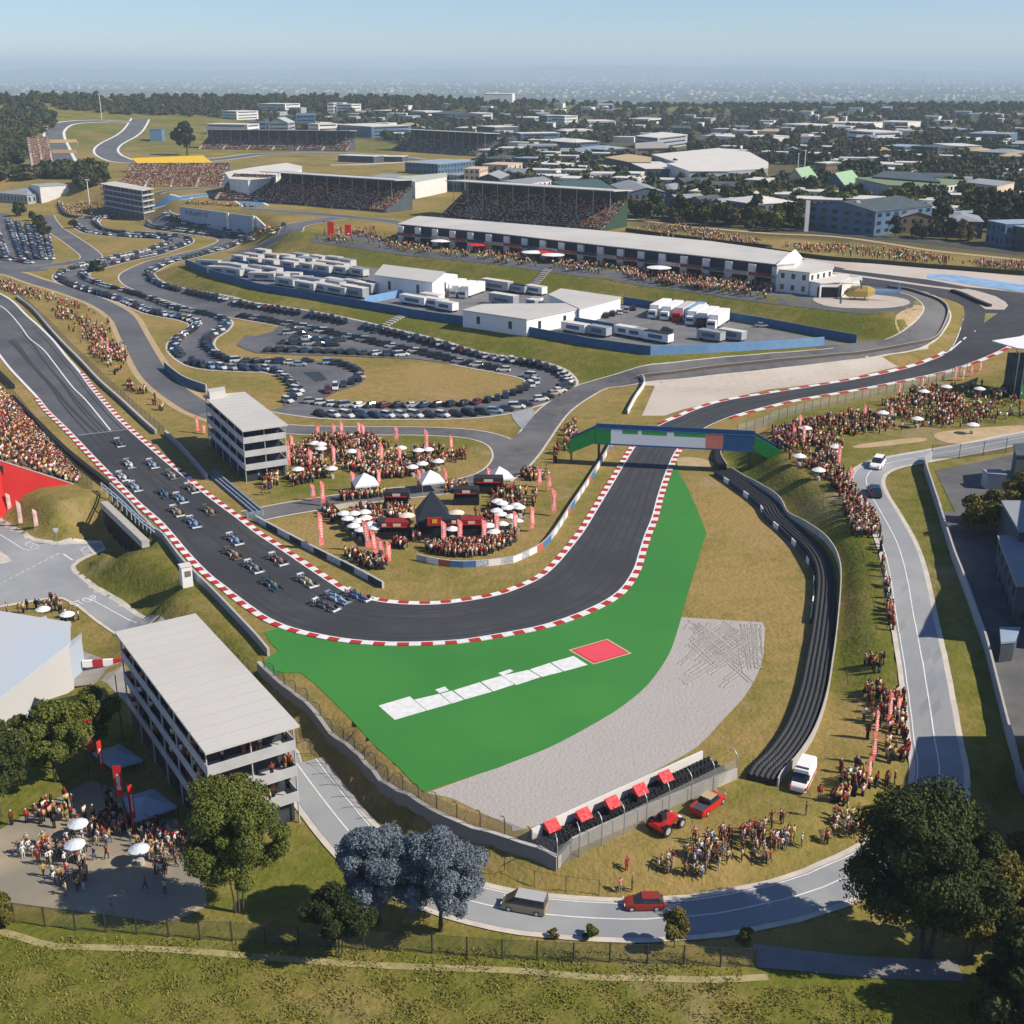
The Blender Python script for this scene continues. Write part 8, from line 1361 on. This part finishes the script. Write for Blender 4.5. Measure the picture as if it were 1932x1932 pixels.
for poly, n_ in ((TREEP, 2500), ([(0, 180), (60, 185), (100, 215), (110, 235), (60, 270), (40, 330), (0, 345)], 170), ([(100, 205), (480, 190), (480, 222), (360, 222), (180, 214)], 260), ([(50, 184), (480, 184), (480, 201), (50, 203)], 230), ([(1190, 398), (1500, 412), (1932, 440), (1932, 462), (1500, 440), (1200, 420)], 60), (T('a', (0, 920), (190, 960), (350, 920), (600, 890), (760, 920), (780, 1000), (640, 1060), (380, 1060), (200, 1000)), 100), ([(430, 188), (1000, 176), (1932, 198), (1932, 214), (1000, 200), (430, 208)], 900)):
    xs = [q[0] for q in poly]; ys = [q[1] for q in poly]; k = 0; tries = 0
    while k < n_ and tries < n_*12:
        tries += 1; x, y = random.uniform(min(xs), max(xs)), random.uniform(min(ys), max(ys))
        if not inside(poly, x, y): continue
        if poly is TREEP and random.random() < .4 and math.sin(x*.045)+math.sin(y*.11+x*.02) < .1: continue
        if try_tree(x, y, 5) is not None: k += 1
for x, y in T('c', (330, 900), (420, 880), (470, 920), (560, 850), (620, 900), (660, 950), (720, 960), (760, 990), (230, 870), (200, 920), (140, 880), (810, 1000), (840, 1040), (1230, 930), (1190, 910), (1280, 950), (1440, 1010), (1460, 1060), (1700, 980), (1760, 950), (1820, 980), (1880, 1010), (1740, 1060), (1830, 1080), (1900, 1090), (700, 700), (640, 720), (760, 690))+T('d', (60, 1070), (90, 1120), (640, 1080), (690, 1120), (740, 1090), (900, 1180), (960, 1200), (1010, 1180), (1060, 1200), (940, 1130), (1280, 1180), (1380, 1200), (1460, 1230), (1560, 1240), (1640, 1200), (1700, 1240), (560, 820), (620, 850), (700, 870), (800, 880), (860, 890), (960, 900), (1180, 900), (1280, 930), (1380, 940), (10, 1230), (1800, 1200), (1900, 1230)): spots.append((P(x, y), 7))
spots.sort(key=lambda q: q[0].y); grp = 'trees among the town buildings'
for i, (p, rr) in enumerate(spots[:270]):
    k = random.choices(range(6), [4, 3, 3, 2, 2, 1])[0]; me, tm_, nm = CR[k]; s_ = random.uniform(.7, 1.25)*(1.25 if rr > 6 else 1); t = thing('town_tree', '%s tree %s' % (nm, 'on the wooded slope at the left' if p.x < -250 and p.y > 700 else 'among the nearest town houses' if p.y < 700 else 'between the town buildings'), 'tree', (p.x, p.y, p.z-.3), random.uniform(0, 6), grp); t.scale = (s_*random.uniform(.9, 1.2), s_, s_*random.uniform(.85, 1.1))
    for nm2, mm in (('crown', me), ('trunk', tm_)): o = bpy.data.objects.new(nm2, mm); COL.objects.link(o); o.parent = t
# woodland beyond: one mass of leaf clumps
def crown_arrays(me): V = np.empty(len(me.vertices)*3, np.float32); me.vertices.foreach_get('co', V); return V.reshape(-1, 3)
low, _ = crown_mesh('low', 5., 6.5, 4.6, 8, 190, 1.15, lf_dark, 90); Vl = crown_arrays(low).astype(float); Fl = np.arange(len(Vl)).reshape(-1, 4); Cl = np.tile(np.array([[-1, 0, 0, 1.]]), (len(Vl), 1)); jit = np.repeat(np.random.default_rng(4).uniform(.5, 1.5, len(Fl)), 4)
wood = [(0, p.x, p.y, p.z-.3, random.uniform(0, 6), random.uniform(.8, 1.5), random.uniform(.7, 1.3), {1: random.choice([(.045, .058, .018), (.065, .072, .02), (.085, .075, .03), (.035, .05, .018)])}) for p, rr in spots[270:]]
wm = attr_mat('woodland_leaves', .8); tag(inst('woodland', [(Vl, Fl, Cl)], wood, wm), 'dark woodland covering the far town and the ridge', 'woodland', kind='stuff')
# the plain: far city
g = np.random.default_rng(8); tb = TB(); tb.box((0, 0, -2), (1, 1, 3), slot(1)); TBX = tb.out(); city = []
for _ in range(6500):
    y = 3300*math.exp(g.uniform(0, 1.9)); x = g.uniform(-.48, .48)*y*1.0
    if math.sin(x/900+y/700)+math.sin(y/310+1)+g.normal(0, .5) < .15: continue
    wd = g.uniform(6, 20)*(1+y/9000); b_ = g.uniform(.12, .42); city.append((0, x, y, h1(x, y), g.uniform(0, 1.5), wd, g.uniform(4, 11)*(1+y/14000), {1: (b_, b_*.93, b_*.84)}))
for _ in range(130):
    x = -1100+g.uniform(-1, 1)*620*(6500/6500); y = 6800+g.uniform(-300, 300); city.append((0, x, y, h1(x, y), .2, g.uniform(18, 40), g.uniform(10, 22), {1: (.75, .62, .42)}))
tag(inst('far_city', [TBX], city, attr_mat('city_walls', .8)), 'pale specks of the distant city spread over the hazy plain', 'city', kind='stuff')
tb = TB(); tb.box((0, 0, -3), (1, 1, 4.2), slot(1), top=(.6, .6)); bush = []
for _ in range(9000):
    y = 2700*math.exp(g.uniform(0, 1.7)); x = g.uniform(-.48, .48)*y; s_ = g.uniform(12, 40)*(1+y/8000); bush.append((0, x, y, h1(x, y), g.uniform(0, 1.5), s_, g.uniform(1.2, 2.6)*(1+y/14000), {1: (.03, .042, .018)}))
tag(inst('far_bush', [tb.out()], bush, wm), 'dark tree clumps dotted over the distant plain', 'trees', kind='stuff')
# ------------------------------------------------ air
hz = MB().box((0, 33500, -140), (72000, 73000, 370)).build('haze', []); hz['kind'] = 'stuff'; hm = bpy.data.materials.new('haze_air'); hm.use_nodes = True; n = hm.node_tree.nodes; l = hm.node_tree.links; n.remove(n['Principled BSDF']); v = n.new('ShaderNodeVolumePrincipled'); v.inputs['Density'].default_value = HAZE_D; v.inputs['Color'].default_value = (.68, .86, 1.0, 1); v.inputs['Anisotropy'].default_value = 0.; l.new(v.outputs[0], n['Material Output'].inputs['Volume']); hz.data.materials.append(hm)
# ------------------------------------------------ labels: tell look-alikes apart by their place
tops = [o for o in bpy.data.objects if o.parent is None and 'label' in o]; by = {}
for o in tops: by.setdefault(o['label'], []).append(o)
def nth(i): return ['leftmost', 'second from left', 'third from left', 'fourth from left', 'fifth from left', 'sixth from left', 'seventh from left', 'eighth from left', 'ninth from left', 'tenth from left'][i] if i < 10 else '%dth from left' % (i+1) if (i+1) % 10 not in (1, 2, 3) or (i+1) in (11, 12, 13) else '%d%s from left' % (i+1, {1: 'st', 2: 'nd', 3: 'rd'}[(i+1) % 10])
for lb, os_ in by.items():
    if len(os_) > 1:
        os_.sort(key=lambda o: proj(o.matrix_basis.translation)[0])
        for i, o in enumerate(os_): o['label'] = lb+', '+('rightmost' if i == len(os_)-1 else nth(i))
